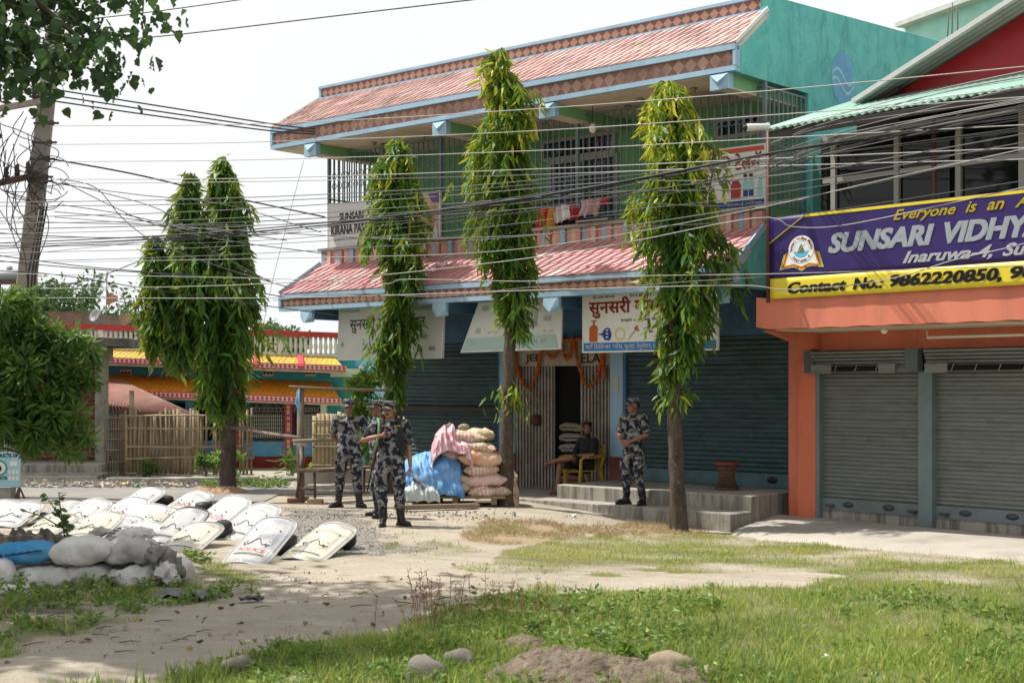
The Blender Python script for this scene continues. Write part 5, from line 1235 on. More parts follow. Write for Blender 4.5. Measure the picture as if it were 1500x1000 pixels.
M_skin = mat('brown_skin', (.30,.15,.09), (.25,.12,.07), 9, .5, .05, 60); M_skin2 = mat('dark_brown_skin', (.24,.115,.07), (.2,.09,.055), 9, .5, .05, 60)
M_hair = plain('black_hair', (.008,.007,.007), .6); M_boot = plain('black_boot_leather', (.010,.010,.011), .42, 0, .5); M_lip = plain('lip_tone', (.14,.05,.04)); M_eye = plain('eye_dark', (.02,.012,.01), .3)
M_tsh = mat('black_tshirt', (.010,.010,.012), (.016,.016,.018), 7, .9, .3, 20); M_short = mat('black_shorts', (.012,.012,.013), (.02,.02,.02), 7, .9)
def V3(*a): return Vector(a)
def hand(m, w, d, n, t, curl=.5, s=1.0, spread=.1):
    """w wrist, d finger direction, n palm normal, t thumb side"""
    d = d.normalized(); n = (n-d*n.dot(d)).normalized(); t = (t-d*t.dot(d)-n*t.dot(n)).normalized()
    k = w+d*.085*s
    for i in range(4):
        o = t*(.030-.020*i)*s; m.rc(w+o*.55+d*.012*s, k+o-d*.006*abs(i-1.2)*s, .016*s, .0125*s, 8)
    for i, L in enumerate((.072,.080,.074,.058)):
        p = k+t*(.030-.020*i)*s-d*.006*abs(i-1.2)*s; a = curl*(.55+.12*i); dd = d+t*(.03-.02*i)*spread*20
        for f, r0, r1 in ((.45,.0095,.009),(.32,.009,.008),(.23,.008,.0068)):
            v = (dd.normalized()*math.cos(a)+n*math.sin(a)); q = p+v*L*f*s; m.rc(p, q, r0*s, r1*s, 8, 2); p = q; a += curl*(.8)
    p = w+t*.028*s+d*.02*s; v = (t*.75+d*.75+n*.35).normalized(); q = p+v*.042*s; m.rc(p, q, .0135*s, .0105*s, 8); v = (d*.95+t*.25+n*.45).normalized(); m.rc(q, q+v*.034*s, .0105*s, .008*s, 8)
def head_prims(m, T, chin=1.0):
    def e(c, r): 
        mm = MB(); mm.ell((0,0,0), r, 16, 12); m.add([T @ (Vector(c)+Vector(p)) for p in mm.v], mm.f)
    def r(p, q, a, b): m.rc(T @ Vector(p), T @ Vector(q), a, b)
    e((0,.012,.035), (.073,.092,.095)); e((0,-.03,-.035), (.060,.060,.078)); e((0,-.052,-.085), (.034,.036,.028)); e((0,-.02,-.07), (.05,.05,.035))
    r((0,-.086,.012), (0,-.108,-.026), .010, .0155); r((-.018,-.095,-.03), (.018,-.095,-.03), .010, .010)
    r((-.036,-.076,.028), (.036,-.076,.028), .016, .016); e((-.04,-.064,-.02), (.024,.022,.02)); e((.04,-.064,-.02), (.024,.022,.02))
    e((0,-.088,-.058), (.024,.012,.007)); e((0,-.086,-.067), (.021,.012,.008))
    for s in (-1, 1): e((s*.076,.012,-.005), (.011,.022,.031)); e((s*.032,-.075,.004), (.014,.012,.008))
def person(label, loc, rz, J, outfit, skin, group=None, seed=1):
    o = thing('person', label, 'person', loc, rz, group)
    T = Matrix.Translation(J['head']) @ Matrix.Rotation(J.get('yaw', 0), 4, 'Z') @ Matrix.Rotation(J.get('pitch', 0), 4, 'X') @ Matrix.Rotation(J.get('roll', 0), 4, 'Y'); Ti = T.inverted()
    b = MB(); head_prims(b, T); nb = J['neck']
    b.rc(nb+V3(0,.015,-.03), T @ V3(0,.015,-.05), .056, .050)
    ch, pe = J['chest'], J['pelvis']
    b.rc(ch+V3(0,0,.06), pe, .085, .085)
    for s in 'LR':
        b.rc(nb-V3(0,0,.05), J['sh'+s], .042, .040); b.rc(J['sh'+s], J['el'+s], .042, .037); b.rc(J['el'+s], J['el'+s].lerp(J['wr'+s], .35), .036, .038); b.rc(J['el'+s].lerp(J['wr'+s], .35), J['wr'+s], .038, .025)
        d, n, t, cu = J['hd'+s]; hand(b, J['wr'+s], d, n, t, cu, .98)
        b.rc(pe+(J['hip'+s]-pe)*.8, J['kn'+s], .06 if outfit != 'shorts' else .075, .036 if outfit != 'shorts' else .048); kn, an = J['kn'+s], J['an'+s]; q_ = .72 if outfit != 'shorts' else 1; b.rc(kn, kn.lerp(an, .3), .047*q_, .052*q_); b.rc(kn.lerp(an, .3), an, .05*q_, .033)
        if outfit == 'shorts':
            f = J['ft'+s]; dr = (f-an).normalized(); b.rc(an+V3(0,0,-.02)-dr*.02, an.lerp(f, .6), .036, .034); b.rc(an.lerp(f, .55), f, .034, .026)
            side_ = dr.cross(V3(0,0,1)).normalized()
            for i in range(5): q = f+side_*(.032-.016*i)-dr*.01; b.rc(q, q+dr*(.035-.004*i), .011, .009, 8)
    def colour(c):
        p = Ti @ c
        if abs(p.x) < .09 and abs(p.z) < .13 and abs(p.y) < .13:
            if p.y < -.06 and abs(abs(p.x)-.032) < .014 and abs(p.z-.004) < .0055: return 1
            if p.y < -.05 and .010 < abs(p.x) < .052 and abs(p.z-.026-.05*(.03-abs(abs(p.x)-.03))) < .0065: return 2
            if p.y < -.06 and abs(p.z+.0625) < .009 and abs(p.x) < .024: return 3
            if J.get('beard') and p.y < .0 and (p.z < -.05 or (abs(p.x) > .045 and p.z < .0)) and not (abs(p.z+.0625) < .007 and abs(p.x) < .02) and p.y > -.13: return 2
            if J.get('mous') and p.y < -.07 and -.055 < p.z < -.043 and abs(p.x) < .03: return 2
        return 0
    remesh(b, 'body', [skin, M_eye, M_hair, M_lip], .0068, 3, parent=o, colour=colour)
    # hair
    h = MB(); hr = (.079,.092,.09) if outfit != 'shorts' else (.086,.1,.098)
    hc = V3(0,.03,.032) if outfit != 'shorts' else V3(0,.024,.05)
    mm = MB(); mm.ell(hc, hr, 18, 14); h.add([T @ Vector(p) for p in mm.v], mm.f)
    if outfit == 'shorts':
        for k in range(16): a = 2*math.pi*k/16; mm = MB(); mm.ell(hc+V3(.06*math.cos(a), .07*math.sin(a)+.01, .06), (.035,.035,.035), 8, 6); h.add([T @ Vector(p) for p in mm.v], mm.f)
    remesh(h, 'hair', M_hair, .008, 2, parent=o, wr=.004, ws=50)
    # upper garment
    up = V3(0,0,1)
    g = MB()
    def el(c, r): g.ell(c, r, 18, 12)
    el(ch+V3(0,-.005,.02), (.182,.125,.18)); el(ch.lerp(pe, .55)+V3(0,-.015,0), (.175,.14,.17)); g.rc(J['shL']+V3(-.03,0,-.015), J['shR']+V3(.03,0,-.015), .072, .072)
    g.rc(nb+V3(0,.01,-.05), nb+V3(0,.006,.0), .075, .062)
    if outfit != 'shorts': el(pe+V3(0,-.005,.0), (.185,.14,.13)); el(pe+V3(0,0,-.07), (.19,.145,.08))
    else: el(pe+V3(0,0,.05), (.165,.135,.1))
    sl = .72
    for s in 'LR':
        e = J['sh'+s].lerp(J['el'+s], sl); g.rc(J['sh'+s], e, .078, .074); g.rc(e, e+(J['el'+s]-J['sh'+s]).normalized()*.012, .075, .071)
    shirt = remesh(g, 'shirt', M_camo if outfit != 'shorts' else M_tsh, .011, 4, .007, 9, o)
    if outfit != 'shorts':
        t = MB()
        for s, x in (('L', .085), ('R', -.085)):
            t.M = Matrix.Translation(ch+V3(x,-.118,.035)); t.box(-.055,.055,-.012,.012,-.07,.055); t.box(-.058,.058,-.016,.012,.035,.068)
        t.build('chest_pocket', M_camo, o, .006)
        t = MB()
        for x in (-.085, .085): t.M = Matrix.Translation(ch+V3(x,-.128,.118)); t.box(-.045,.045,-.004,.012,-.008,.008)
        t.build('name_tape', plain('tape_gold', (.35,.22,.05)), o)
        t = MB()
        for sg in (-1, 1): t.M = Matrix.Translation(nb+V3(sg*.038,-.062,-.03)) @ Matrix.Rotation(sg*.5, 4, 'Y') @ Matrix.Rotation(-.35, 4, 'X'); t.box(-.032,.032,-.006,.006,-.04,.035)
        t.build('collar', M_camo, o, .004)
    # lower garment
    g = MB(); el(pe, (.160,.122,.11)); el(pe+V3(0,0,-.07), (.165,.125,.09))
    for s in 'LR':
        hi, kn, an = J['hip'+s], J['kn'+s], J['an'+s]
        if outfit == 'shorts': g.rc(hi, hi.lerp(kn, .78), .098, .083)
        else:
            bt = kn.lerp(an, .62); g.rc(hi, kn, .108, .086); g.rc(kn, kn.lerp(bt, .6), .084, .082); g.rc(kn.lerp(bt, .6), bt, .084, .070)
    remesh(g, 'trousers' if outfit != 'shorts' else 'shorts', M_camo if outfit != 'shorts' else M_short, .011, 3, .008, 9, o)
    if outfit != 'shorts':
        for s, sg in (('L', 1), ('R', -1)):
            t = MB(); c = J['hip'+s].lerp(J['kn'+s], .62)+V3(sg*.082,0,0); t.M = Matrix.Translation(c); t.box(-.018,.014,-.075,.075,-.09,.09); t.build('thigh_pocket', M_camo, o, .01)
        for s in 'LR':
            g = MB(); an, f = J['an'+s], J['ft'+s]; fl = V3(f.x, f.y, 0); d = (f-an); d.z = 0; d.normalize(); a0 = V3(an.x, an.y, 0); u = (J['kn'+s]-an).normalized()
            g.rc(an+u*.2, an, .066, .058); g.rc(a0-d*.035+V3(0,0,.05), a0+d*.06+V3(0,0,.055), .048, .046); g.rc(a0+d*.05+V3(0,0,.045), a0+d*.165+V3(0,0,.038), .045, .040)
            bo = remesh(g, 'boot', M_boot, .009, 3, .004, 14, o)
            g = MB(); sd = V3(-d.y, d.x, 0)
            pts = [a0+d*x+sd*y for x, y in ((-.085,-.03),(-.085,.03),(-.03,.042),(.06,.043),(.14,.046),(.19,.035),(.208,0),(.19,-.035),(.14,-.046),(.06,-.043),(-.03,-.042))]
            g.poly([p+V3(0,0,.0) for p in pts][::-1], (0,0,.028)); g.build('sole', M_black, bo)
        # field cap
        c = MB(); n = 26; prof = ((.080,.095,.042),(.087,.102,.05),(.088,.104,.078),(.085,.100,.112),(.076,.092,.122),(.03,.04,.128),(.001,.001,.128))
        vs = [T @ V3(a*math.cos(2*math.pi*k/n), .012+b_*math.sin(2*math.pi*k/n), z) for a, b_, z in prof for k in range(n)]
        c.smooth = True; c.add(vs, [(i*n+k, i*n+(k+1) % n, (i+1)*n+(k+1) % n, (i+1)*n+k) for i in range(len(prof)-1) for k in range(n)]); cap = c.build('cap', M_camo, o)
        c = MB(); c.grid(16, 5, lambda s, t: T @ V3((s-.5)*.16*(1-.2*t*t), .012-.100*math.sqrt(max(0,1-((s-.5)*.16/.1)**2))-t*.075*math.sqrt(max(0,1-((s-.5)*1.9)**2)), .048-t*.028-.05*((s-.5)*1.1)**2)); vz = c.build('visor', M_camo, cap); vz.modifiers.new('Solidify', 'SOLIDIFY').thickness = .006
        c = MB(); c.M = T; c.box(-.02,.02,-.1,-.085,.075,.1); c.build('cap_badge', plain('badge_dark', (.02,.03,.06)), cap)
    return o, T
def stand(spread=.1, toe=.25):
    J = dict(head=V3(0,-.02,1.545), neck=V3(0,0,1.42), chest=V3(0,0,1.22), pelvis=V3(0,0,.93))
    for s, g in (('L', 1), ('R', -1)):
        J['hip'+s] = V3(g*.088,0,.88); J['kn'+s] = V3(g*(.088+spread*.5),-.02,.48); J['an'+s] = V3(g*(.088+spread),.02,.09)
        J['ft'+s] = J['an'+s]+V3(g*toe*.5,-.18,-.06); J['sh'+s] = V3(g*.185,.0,1.36)
        J['el'+s] = V3(g*.245,.03,1.08); J['wr'+s] = V3(g*.255,-.02,.83); J['hd'+s] = (V3(g*.02,-.05,-1), V3(-g,.2,0), V3(0,-1,0), .45)
    return J
def down(p, dz=0): return gnd(*p, dz)
# front soldier: right elbow out, hand on the sling, left arm hanging, looking towards his right
J = stand(.055); J['yaw'] = -.42; J['head'] = V3(-.015,-.035,1.545); J['mous'] = True
J['elR'] = V3(-.36,-.08,1.15); J['wrR'] = V3(-.115,-.205,1.215); J['hdR'] = (V3(1,-.05,.15), V3(0,.9,-.2), V3(0,-.2,1), .95)
J['elL'] = V3(.245,.02,1.06); J['wrL'] = V3(.262,-.05,.80); J['anR'] = V3(-.10,.02,.09); J['ftR'] = J['anR']+V3(-.02,-.18,-.06); J['ftL'] = J['anL']+V3(.10,-.15,-.06)
fp = down((572, 770)); fs, T = person('soldier in camouflage standing foremost, one elbow raised to his rifle sling, looking aside', fp, .12, J, 'camo', M_skin, 'soldiers in blue grey camouflage')
t = MB(); M_web = mat('black_webbing', (.012,.012,.014), (.02,.02,.022), 14, .8, .3)
t.M = Matrix.Translation(V3(0,0,0)); 
for sg in (-1, 1): t.tube([V3(sg*.12,.13,1.12), V3(sg*.12,.07,1.36), V3(sg*.115,-.0,1.438), V3(sg*.11,-.09,1.40), V3(sg*.12,-.155,1.25), V3(sg*.14,-.15,1.05)], .026, 8, True, .45)
t.build('harness_strap', M_web, fs)
t = MB(); t.ell((.12,-.13,1.16), (.062,.05,.13), 14, 10); t.ell((.15,-.06,1.04), (.055,.09,.13), 14, 10); t.ell((0,.17,1.2), (.15,.075,.2), 16, 10); t.build('pouch', M_web, fs)
t = MB(); t.rc((-.05,-.235,1.2), (-.075,-.235,1.29), .02, .018); t.tube([(-.075,-.235,1.29),(-.085,-.235,1.36)], .006, 6); o = t.build('hand_radio', plain('radio_grey', (.05,.05,.055), .4)); o.location = fp; o.rotation_euler = (0,0,.12); tag(o, 'small dark hand radio held at the foremost soldier\'s chest', 'radio')
t = MB(); t.tube([V3(-.17,-.02,1.44), V3(-.155,-.13,1.38), V3(-.16,-.19,1.25), V3(-.19,-.21,1.1), V3(-.24,-.17,.95)], .017, 6, True, .3); t.build('green_sling', mat('sling_green', (.16,.24,.14), (.12,.18,.1), 9), fs)
t = MB(); t.M = Matrix.Translation(V3(-.228,-.03,1.31)) @ Matrix.Rotation(-.25, 4, 'Y'); t.box(-.014,.006,-.04,.04,-.015,.02); t.build('shoulder_patch', plain('patch_gold', (.5,.3,.04)), fs)
# rifle slung muzzle down behind the arm
rf = thing('rifle', 'dark rifle slung muzzle down at the foremost soldier\'s side', 'rifle', (0,0,0))
a = at(562, 606, fp.y+.02); b = at(538, 719, fp.y+.12); d = (b-a).normalized(); sd = V3(1,0,0); sd = (sd-d*sd.dot(d)).normalized(); Lr = (b-a).length
def rp(t_, o=0, z=0): return a+d*Lr*t_+sd*o+V3(0,z,0)
M_gun = plain('gun_metal', (.02,.02,.022), .4, .6); M_stock = mat('gun_wood', (.10,.04,.022), (.07,.03,.018), 12, .5, .1)
m = MB(); m.poly([rp(0,-.035), rp(0,.055), rp(.26,.02), rp(.26,-.025)], (0,.04,0)); m.build('stock', M_stock, rf, .006)
m = MB(); m.bar(rp(.25), rp(.52), .055, .04); m.poly([rp(.33,.02,.005), rp(.38,.02,.005), rp(.40,.13,.005), rp(.35,.13,.005)], (0,.03,0)); m.build('receiver', M_gun, rf)
m = MB(); m.tube([rp(.5), rp(.72)], .026, 8); m.build('hand_guard', M_stock, rf)
m = MB(); m.tube([rp(.6), rp(1.0)], .0105, 8); m.bar(rp(.93), rp(.94,-.04), .01); m.build('barrel', M_gun, rf)
# soldier with hands behind his back
J = stand(.075); J['yaw'] = .12; J['pitch'] = .05
for s, g in (('L', 1), ('R', -1)):
    J['el'+s] = V3(g*.27,.10,1.09); J['wr'+s] = V3(g*.09,.19,.93); J['hd'+s] = (V3(-g,.1,-.3), V3(0,.3,1), V3(0,-1,.2), .5)
person('soldier in camouflage with hands behind his back, facing forward beside the bench', down((511, 743)), -.05, J, 'camo', M_skin2, 'soldiers in blue grey camouflage')
# soldier mostly hidden behind the front one, in profile
J = stand(.05); J['yaw'] = 0; J['mous'] = True
mp = down((547, 758)); s3, T = person('soldier mostly hidden behind the foremost one, turned in profile', V3(mp.x+.07, mp.y+.1, mp.z), -1.25, J, 'camo', M_skin2, 'soldiers in blue grey camouflage')
t = MB(); t.M = T; t.box(-.052,-.01,-.1,-.088,-.004,.018); t.box(.01,.052,-.1,-.088,-.004,.018); t.tube([(-.05,-.09,.01),(-.085,.0,.01)], .003, 5); t.tube([(.05,-.09,.01),(.085,.0,.01)], .003, 5); t.build('sunglasses', plain('shades', (.01,.01,.012), .1), s3)
# soldier on the step, hands clasped
J = stand(.07); J['yaw'] = -.35; J['pitch'] = -.02
for s, g in (('L', 1), ('R', -1)):
    J['el'+s] = V3(g*.275,-.02,1.10); J['wr'+s] = V3(g*.065,-.21,.985); J['hd'+s] = (V3(-g*.9,-.25,-.45), V3(0,1,.1), V3(0,-.3,1), .6)
J['ftR'] = J['anR']+V3(-.06,-.17,-.06); J['ftL'] = J['anL']+V3(.05,-.18,-.06)
rp_ = MW(-1.6, -1.66, .172); person('soldier in camouflage standing on the concrete step with hands clasped in front', rp_, -.72, J, 'camo', M_skin2, 'soldiers in blue grey camouflage')
# seated man
J = dict(head=V3(.01,.06,1.10), neck=V3(0,.085,.955), chest=V3(0,.09,.77), pelvis=V3(0,.06,.50), yaw=.95, pitch=-.05, beard=True)
J['shL'] = V3(.185,.09,.91); J['shR'] = V3(-.185,.08,.90)
J['hipL'] = V3(.09,.02,.50); J['hipR'] = V3(-.09,.02,.50)
J['knR'] = V3(-.13,-.42,.52); J['anR'] = V3(-.10,-.50,.09); J['ftR'] = J['anR']+V3(-.02,-.14,-.055)
J['knL'] = V3(.19,-.40,.64); J['anL'] = V3(-.19,-.50,.575); J['ftL'] = J['anL']+V3(-.12,-.06,-.05)
J['elL'] = V3(.30,-.02,.68); J['wrL'] = V3(.07,-.20,.67); J['hdL'] = (V3(-1,-.2,.0), V3(0,.1,-1), V3(0,-1,0), .45)
J['elR'] = V3(-.27,-.0,.66); J['wrR'] = V3(-.08,-.22,.64); J['hdR'] = (V3(.5,-.9,.0), V3(0,0,-1), V3(1,.2,0), .45)
cp = MW(-3.47, -.45, .16); cp.z += .005
SRZ = -.98
sm, T = person('bearded man in black t-shirt and shorts sitting with one ankle over his knee', cp, SRZ, J, 'shorts', M_skin2)
t = MB(); t.tube([J['wrR'].lerp(J['elR'],.12)+V3(.03*math.cos(a), .012*math.sin(a), .03*math.sin(a)) for a in np.linspace(0, 6.28, 13)], .009, 6); t.build('wrist_watch', M_black, sm)
for s in 'LR':
    an, f = J['an'+s], J['ft'+s]; d = (f-an).normalized(); t = MB(); sd = d.cross(V3(0,0,1)).normalized(); u = sd.cross(d)
    q = an-V3(0,0,.062) if s == 'R' else an+V3(0,0,-.045)
    t.poly([q-d*.06+sd*.035, q-d*.06-sd*.035, q+d*.19-sd*.045, q+d*.19+sd*.045], -u*.016); t.tube([q+d*.12+sd*.045, q+d*.10+u*.055, q+d*.12-sd*.045], .01, 6); t.build('sandal', mat('sandal_brown', (.12,.05,.03), (.08,.04,.025), 9), sm)
# yellow plastic armchair
chr_ = thing('plastic_chair', 'mustard yellow plastic armchair under the seated man', 'chair', cp, SRZ)
M_ych = plain('mustard_plastic', (.45,.28,.04), .4)
m = MB(); m.grid(10, 10, lambda s, t: ((s-.5)*.42, -.24+t*.44, .42-.02*math.sin(t*3.1)*math.sin(s*3.1))); m.build('seat', M_ych, chr_).modifiers.new('Solidify', 'SOLIDIFY').thickness = .02
m = MB()
for i in range(5): x = -.16+i*.08; m.poly([(x-.022,.21,.42),(x+.022,.21,.42),(x+.028,.30,.80),(x-.028,.30,.80)], (0,.012,0))
m.tube([(-.21,.2,.42),(-.22,.28,.7),(-.16,.31,.83),(0,.32,.85),(.16,.31,.83),(.22,.28,.7),(.21,.2,.42)], .02, 8); m.build('backrest', M_ych, chr_)
for sx_ in (-1, 1):
    m = MB(); m.tube([(sx_*.22,-.24,.03),(sx_*.235,-.24,.60),(sx_*.235,-.18,.645),(sx_*.235,.15,.65),(sx_*.225,.27,.68)], .02, 8, True, 1.6); m.build('armrest', M_ych, chr_)
    for y in (-.22, .22):
        m = MB(); m.poly([(sx_*.20,y-.03,.41),(sx_*.20,y+.03,.41),(sx_*.235,y+.02+.04*(1 if y > 0 else -1),0),(sx_*.235,y-.02+.04*(1 if y > 0 else -1),0)], (-sx_*.02,0,0)); m.build('leg', M_ych, chr_)
# sacks inside the shop doorway: dim stacked goods (seen through the open gate)
for i, (lab, c) in enumerate((('dusty maroon sack lowest in the doorway stack', (.2,.08,.06)), ('yellow brown sack second up in the doorway stack', (.30,.22,.06)), ('ochre sack in the middle of the doorway stack', (.28,.2,.05)), ('grey sack above the ochre one in the doorway', (.24,.2,.2)), ('striped grey sack near the top of the doorway stack', (.26,.2,.19)), ('khaki sack on top of the doorway stack', (.25,.21,.12)))):
    q = MW(-4.05, -.02, .18+i*.17+.1); sack('goods_sack', lab, 'sack', q, MA+1.57, (.16,.6,.2), 60+i, mat('goods_%d' % i, c, tuple(x*.8 for x in c), 6, .8), group='sacks stacked inside the shop door')
# ================================================================ foliage
def leaves_mesh(name, pos, dirn, L, W, tone, mats, curl=.25, shape=((0,.25),(.35,1),(.75,.62),(1,.04)), rs=0, wave=0):
    """many leaf blades as one mesh: each leaf is a strip bent along its length with a fold at the midrib"""
    r = np.random.default_rng(rs); n = len(pos); pos = np.asarray(pos, float); d = np.asarray(dirn, float); d /= np.linalg.norm(d, axis=1)[:, None]
    ref = r.normal(size=(n, 3)); s = np.cross(d, ref); s /= np.linalg.norm(s, axis=1)[:, None]; u = np.cross(s, d)
    L = np.asarray(L)[:, None]; W = np.asarray(W)[:, None]; k = len(shape); V = np.empty((n, k*2, 3)); cu = r.uniform(.3, 1.3, (n, 1))*curl
    ph = r.uniform(0, 6, (n, 1))
    for i, (t, w) in enumerate(shape):
        c = pos+d*L*t+u*(L*cu*t*t)+s*(wave*L*np.sin(ph+t*7)); V[:, 2*i] = c-s*W*w*.5+u*W*.12; V[:, 2*i+1] = c+s*W*w*.5+u*W*.12*(-1 if i % 2 else 1)
    base = (np.arange(n)*k*2)[:, None, None]; q = np.array([[2*i, 2*i+1, 2*i+3, 2*i+2] for i in range(k-1)])[None]
    fc = (base+q).reshape(-1, 4); me = bpy.data.meshes.new(name)
    me.vertices.add(n*k*2); me.vertices.foreach_set('co', V.ravel()); nf = len(fc); me.loops.add(nf*4); me.loops.foreach_set('vertex_index', fc.ravel().astype(np.int32)); me.polygons.add(nf); me.polygons.foreach_set('loop_start', np.arange(nf, dtype=np.int32)*4)
    a = me.attributes.new('tone', 'FLOAT', 'POINT'); a.data.foreach_set('value', np.repeat(np.asarray(tone, np.float32), k*2))
    me.update(calc_edges=True); me.materials.append(mats); me.polygons.foreach_set('use_smooth', [True]*nf); return me
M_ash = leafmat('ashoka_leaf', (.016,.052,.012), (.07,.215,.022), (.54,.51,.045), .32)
M_mango = leafmat('glossy_bush_leaf', (.03,.075,.018), (.075,.17,.03), (.20,.31,.055), .32)
M_peepal = leafmat('peepal_leaf', (.02,.05,.02), (.04,.10,.03), (.10,.18,.04), .3)
M_far = leafmat('far_tree_leaf', (.03,.07,.025), (.06,.13,.04), (.13,.2,.06), .3)
def barkmat(name, a, b, spots):
    t = NT(name); v = t.co('Object', (1,1,.35)); c = t.mix(t.ramp(t.noise(v, 7, 6, .7), (.38,0.0), (.62,1.0)), a, b); w = t.co()
    c = t.mix(t.math('MULTIPLY', t.ramp(t.noise(w, 22, 5, .7), (.6,0.0), (.66,1.0)), .7), c, spots); t.bump(t.noise(v, 22, 7, .7), .8, .02); return t.fin(c, .9, 0, .2)
M_bark = barkmat('ashoka_bark', (.05,.038,.030), (.105,.083,.066), (.30,.28,.25)); M_bark2 = barkmat('dark_bark', (.06,.045,.035), (.10,.08,.06), (.16,.15,.13))
def trunk_mesh(pts, rs, seed, n=16):
    m = MB(); P = [Vector(p) for p in pts]; Q = []; R_ = []
    for i in range(len(P)-1):
        for k in range(6): t = k/6; Q.append(P[i].lerp(P[i+1], t)); R_.append(rs[i]+(rs[i+1]-rs[i])*t)
    Q.append(P[-1]); R_.append(rs[-1]); m.tube(Q, R_, n)
    m.v = [tuple(Vector(p)+Vector((mnoise.noise(Vector(p)*4+Vector((seed,0,0))), mnoise.noise(Vector(p)*4+Vector((0,seed,0))), 0))*.022) for p in m.v]
    return m
def ashoka(label, base, spires, trunkpts, trunk_r, seed, nb_per_m=46, young=.35, extra=(), lscale=1.0):
    """columnar tree with weeping branchlets: spires = list of axis profiles [(dx, dy, z, radius)...] in metres from the base"""
    r = np.random.default_rng(seed); o = thing('ashoka_tree', label, 'tree', base, group='ashoka trees planted along the shop front')
    pos = []; dr = []; tone = []; br = MB()
    for sp, ydens in spires:
        sp = np.array(sp); z0, z1 = sp[0, 2], sp[-1, 2]; n = int((z1-z0)*nb_per_m*1.7)
        for k in range(n):
            z = z0+(z1-z0)*r.uniform(0, 1)**.93; ax = np.array([np.interp(z, sp[:, 2], sp[:, j]) for j in range(4)]); ph = r.uniform(0, 2*math.pi); rad = ax[3]*r.uniform(.22, 1.22)*(1+.25*math.sin(ph*2+seed+z*2.3)+.18*math.sin(z*5.1+ph))
            gn = mnoise.noise(Vector((math.cos(ph)*1.3, math.sin(ph)*1.3, z*1.15+seed*7)))
            if gn < -.34: continue
            rad *= 1+1.05*gn
            if r.uniform() < .07: rad *= 1.45
            if rad < .04: rad = .04
            st = np.array([ax[0], ax[1], z]); out = np.array([math.cos(ph), math.sin(ph), 0]); ln = r.uniform(.35, .8)*(.5+ax[3])
            # branchlet: goes out, then weeps down
            P = []; 
            for t in np.linspace(0, 1, 9):
                P.append(st+out*rad*(1-(1-t)**2.2)+np.array([0, 0, .10*math.sin(t*2.2)-ln*t**2.1]))
            P = np.array(P)
            if k % 3 == 0: br.tube([Vector(p) for p in P], [.010, .009, .008, .007, .006, .005, .004, .003, .003], 4, False)
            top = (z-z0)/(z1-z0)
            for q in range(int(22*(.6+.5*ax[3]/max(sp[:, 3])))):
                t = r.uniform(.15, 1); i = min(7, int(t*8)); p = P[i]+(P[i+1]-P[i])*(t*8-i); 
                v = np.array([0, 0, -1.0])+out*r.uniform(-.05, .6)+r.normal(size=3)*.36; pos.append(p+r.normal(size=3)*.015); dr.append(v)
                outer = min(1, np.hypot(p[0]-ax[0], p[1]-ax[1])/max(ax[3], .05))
                y = .05+.30*outer*t+ydens*(.85*max(0, top-.5)/.5+.28*(t > .7))*r.uniform(.1, 1.25)+r.normal()*.10  # yellow young tips, plus sunlight painted into the outer and top leaves
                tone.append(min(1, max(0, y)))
    for (ex, ey, ez, er, en) in extra:
        for k in range(en):
            st = np.array([ex, ey, ez])+r.normal(size=3)*er*.5; pos.append(st); v = np.array([r.normal()*.5, r.normal()*.5, -.9]); dr.append(v); tone.append(min(1, max(0, r.normal(.55, .25))))
    n = len(pos); L = r.uniform(.10, .27, n)*lscale; W = L*r.uniform(.13, .21, n)+.004
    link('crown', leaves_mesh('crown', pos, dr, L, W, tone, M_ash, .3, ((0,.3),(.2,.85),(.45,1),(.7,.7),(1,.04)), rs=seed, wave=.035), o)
    tm = trunk_mesh(trunkpts, trunk_r, seed); tr = link('trunk', tm.mesh('trunk', M_bark), o)
    if br.v: link('twigs', br.mesh('twigs', M_bark2), tr)
    return o
def prof(base, Y, rows):
    """rows of photo (centre px, y, half width px) from low to high, to metres from the tree's base"""
    return [((px-CX)/F*Y-base.x, 0, H+(HY-py)/F*Y-base.z, hw*(.80+.3*max(0, (i-len(rows)*.45)/len(rows)))/F*Y) for i, (px, py, hw) in enumerate(rows)]
b4 = gnd(994, 776); Y = b4.y
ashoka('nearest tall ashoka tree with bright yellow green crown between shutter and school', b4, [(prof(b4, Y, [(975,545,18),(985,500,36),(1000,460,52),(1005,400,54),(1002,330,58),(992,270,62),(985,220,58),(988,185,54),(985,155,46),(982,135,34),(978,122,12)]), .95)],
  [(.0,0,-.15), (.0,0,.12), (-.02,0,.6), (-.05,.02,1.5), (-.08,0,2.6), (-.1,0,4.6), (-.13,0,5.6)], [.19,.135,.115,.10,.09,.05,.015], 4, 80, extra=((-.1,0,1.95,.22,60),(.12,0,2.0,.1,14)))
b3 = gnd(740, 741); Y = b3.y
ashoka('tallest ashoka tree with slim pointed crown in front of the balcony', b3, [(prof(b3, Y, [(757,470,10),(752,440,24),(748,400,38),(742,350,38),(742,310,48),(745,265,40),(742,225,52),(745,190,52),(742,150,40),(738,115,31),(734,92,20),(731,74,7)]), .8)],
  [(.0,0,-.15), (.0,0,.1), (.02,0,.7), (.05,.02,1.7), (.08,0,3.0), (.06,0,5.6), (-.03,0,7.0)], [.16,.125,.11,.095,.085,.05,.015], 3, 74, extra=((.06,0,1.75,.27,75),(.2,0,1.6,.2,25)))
b2 = gnd(572, 722); Y = b2.y
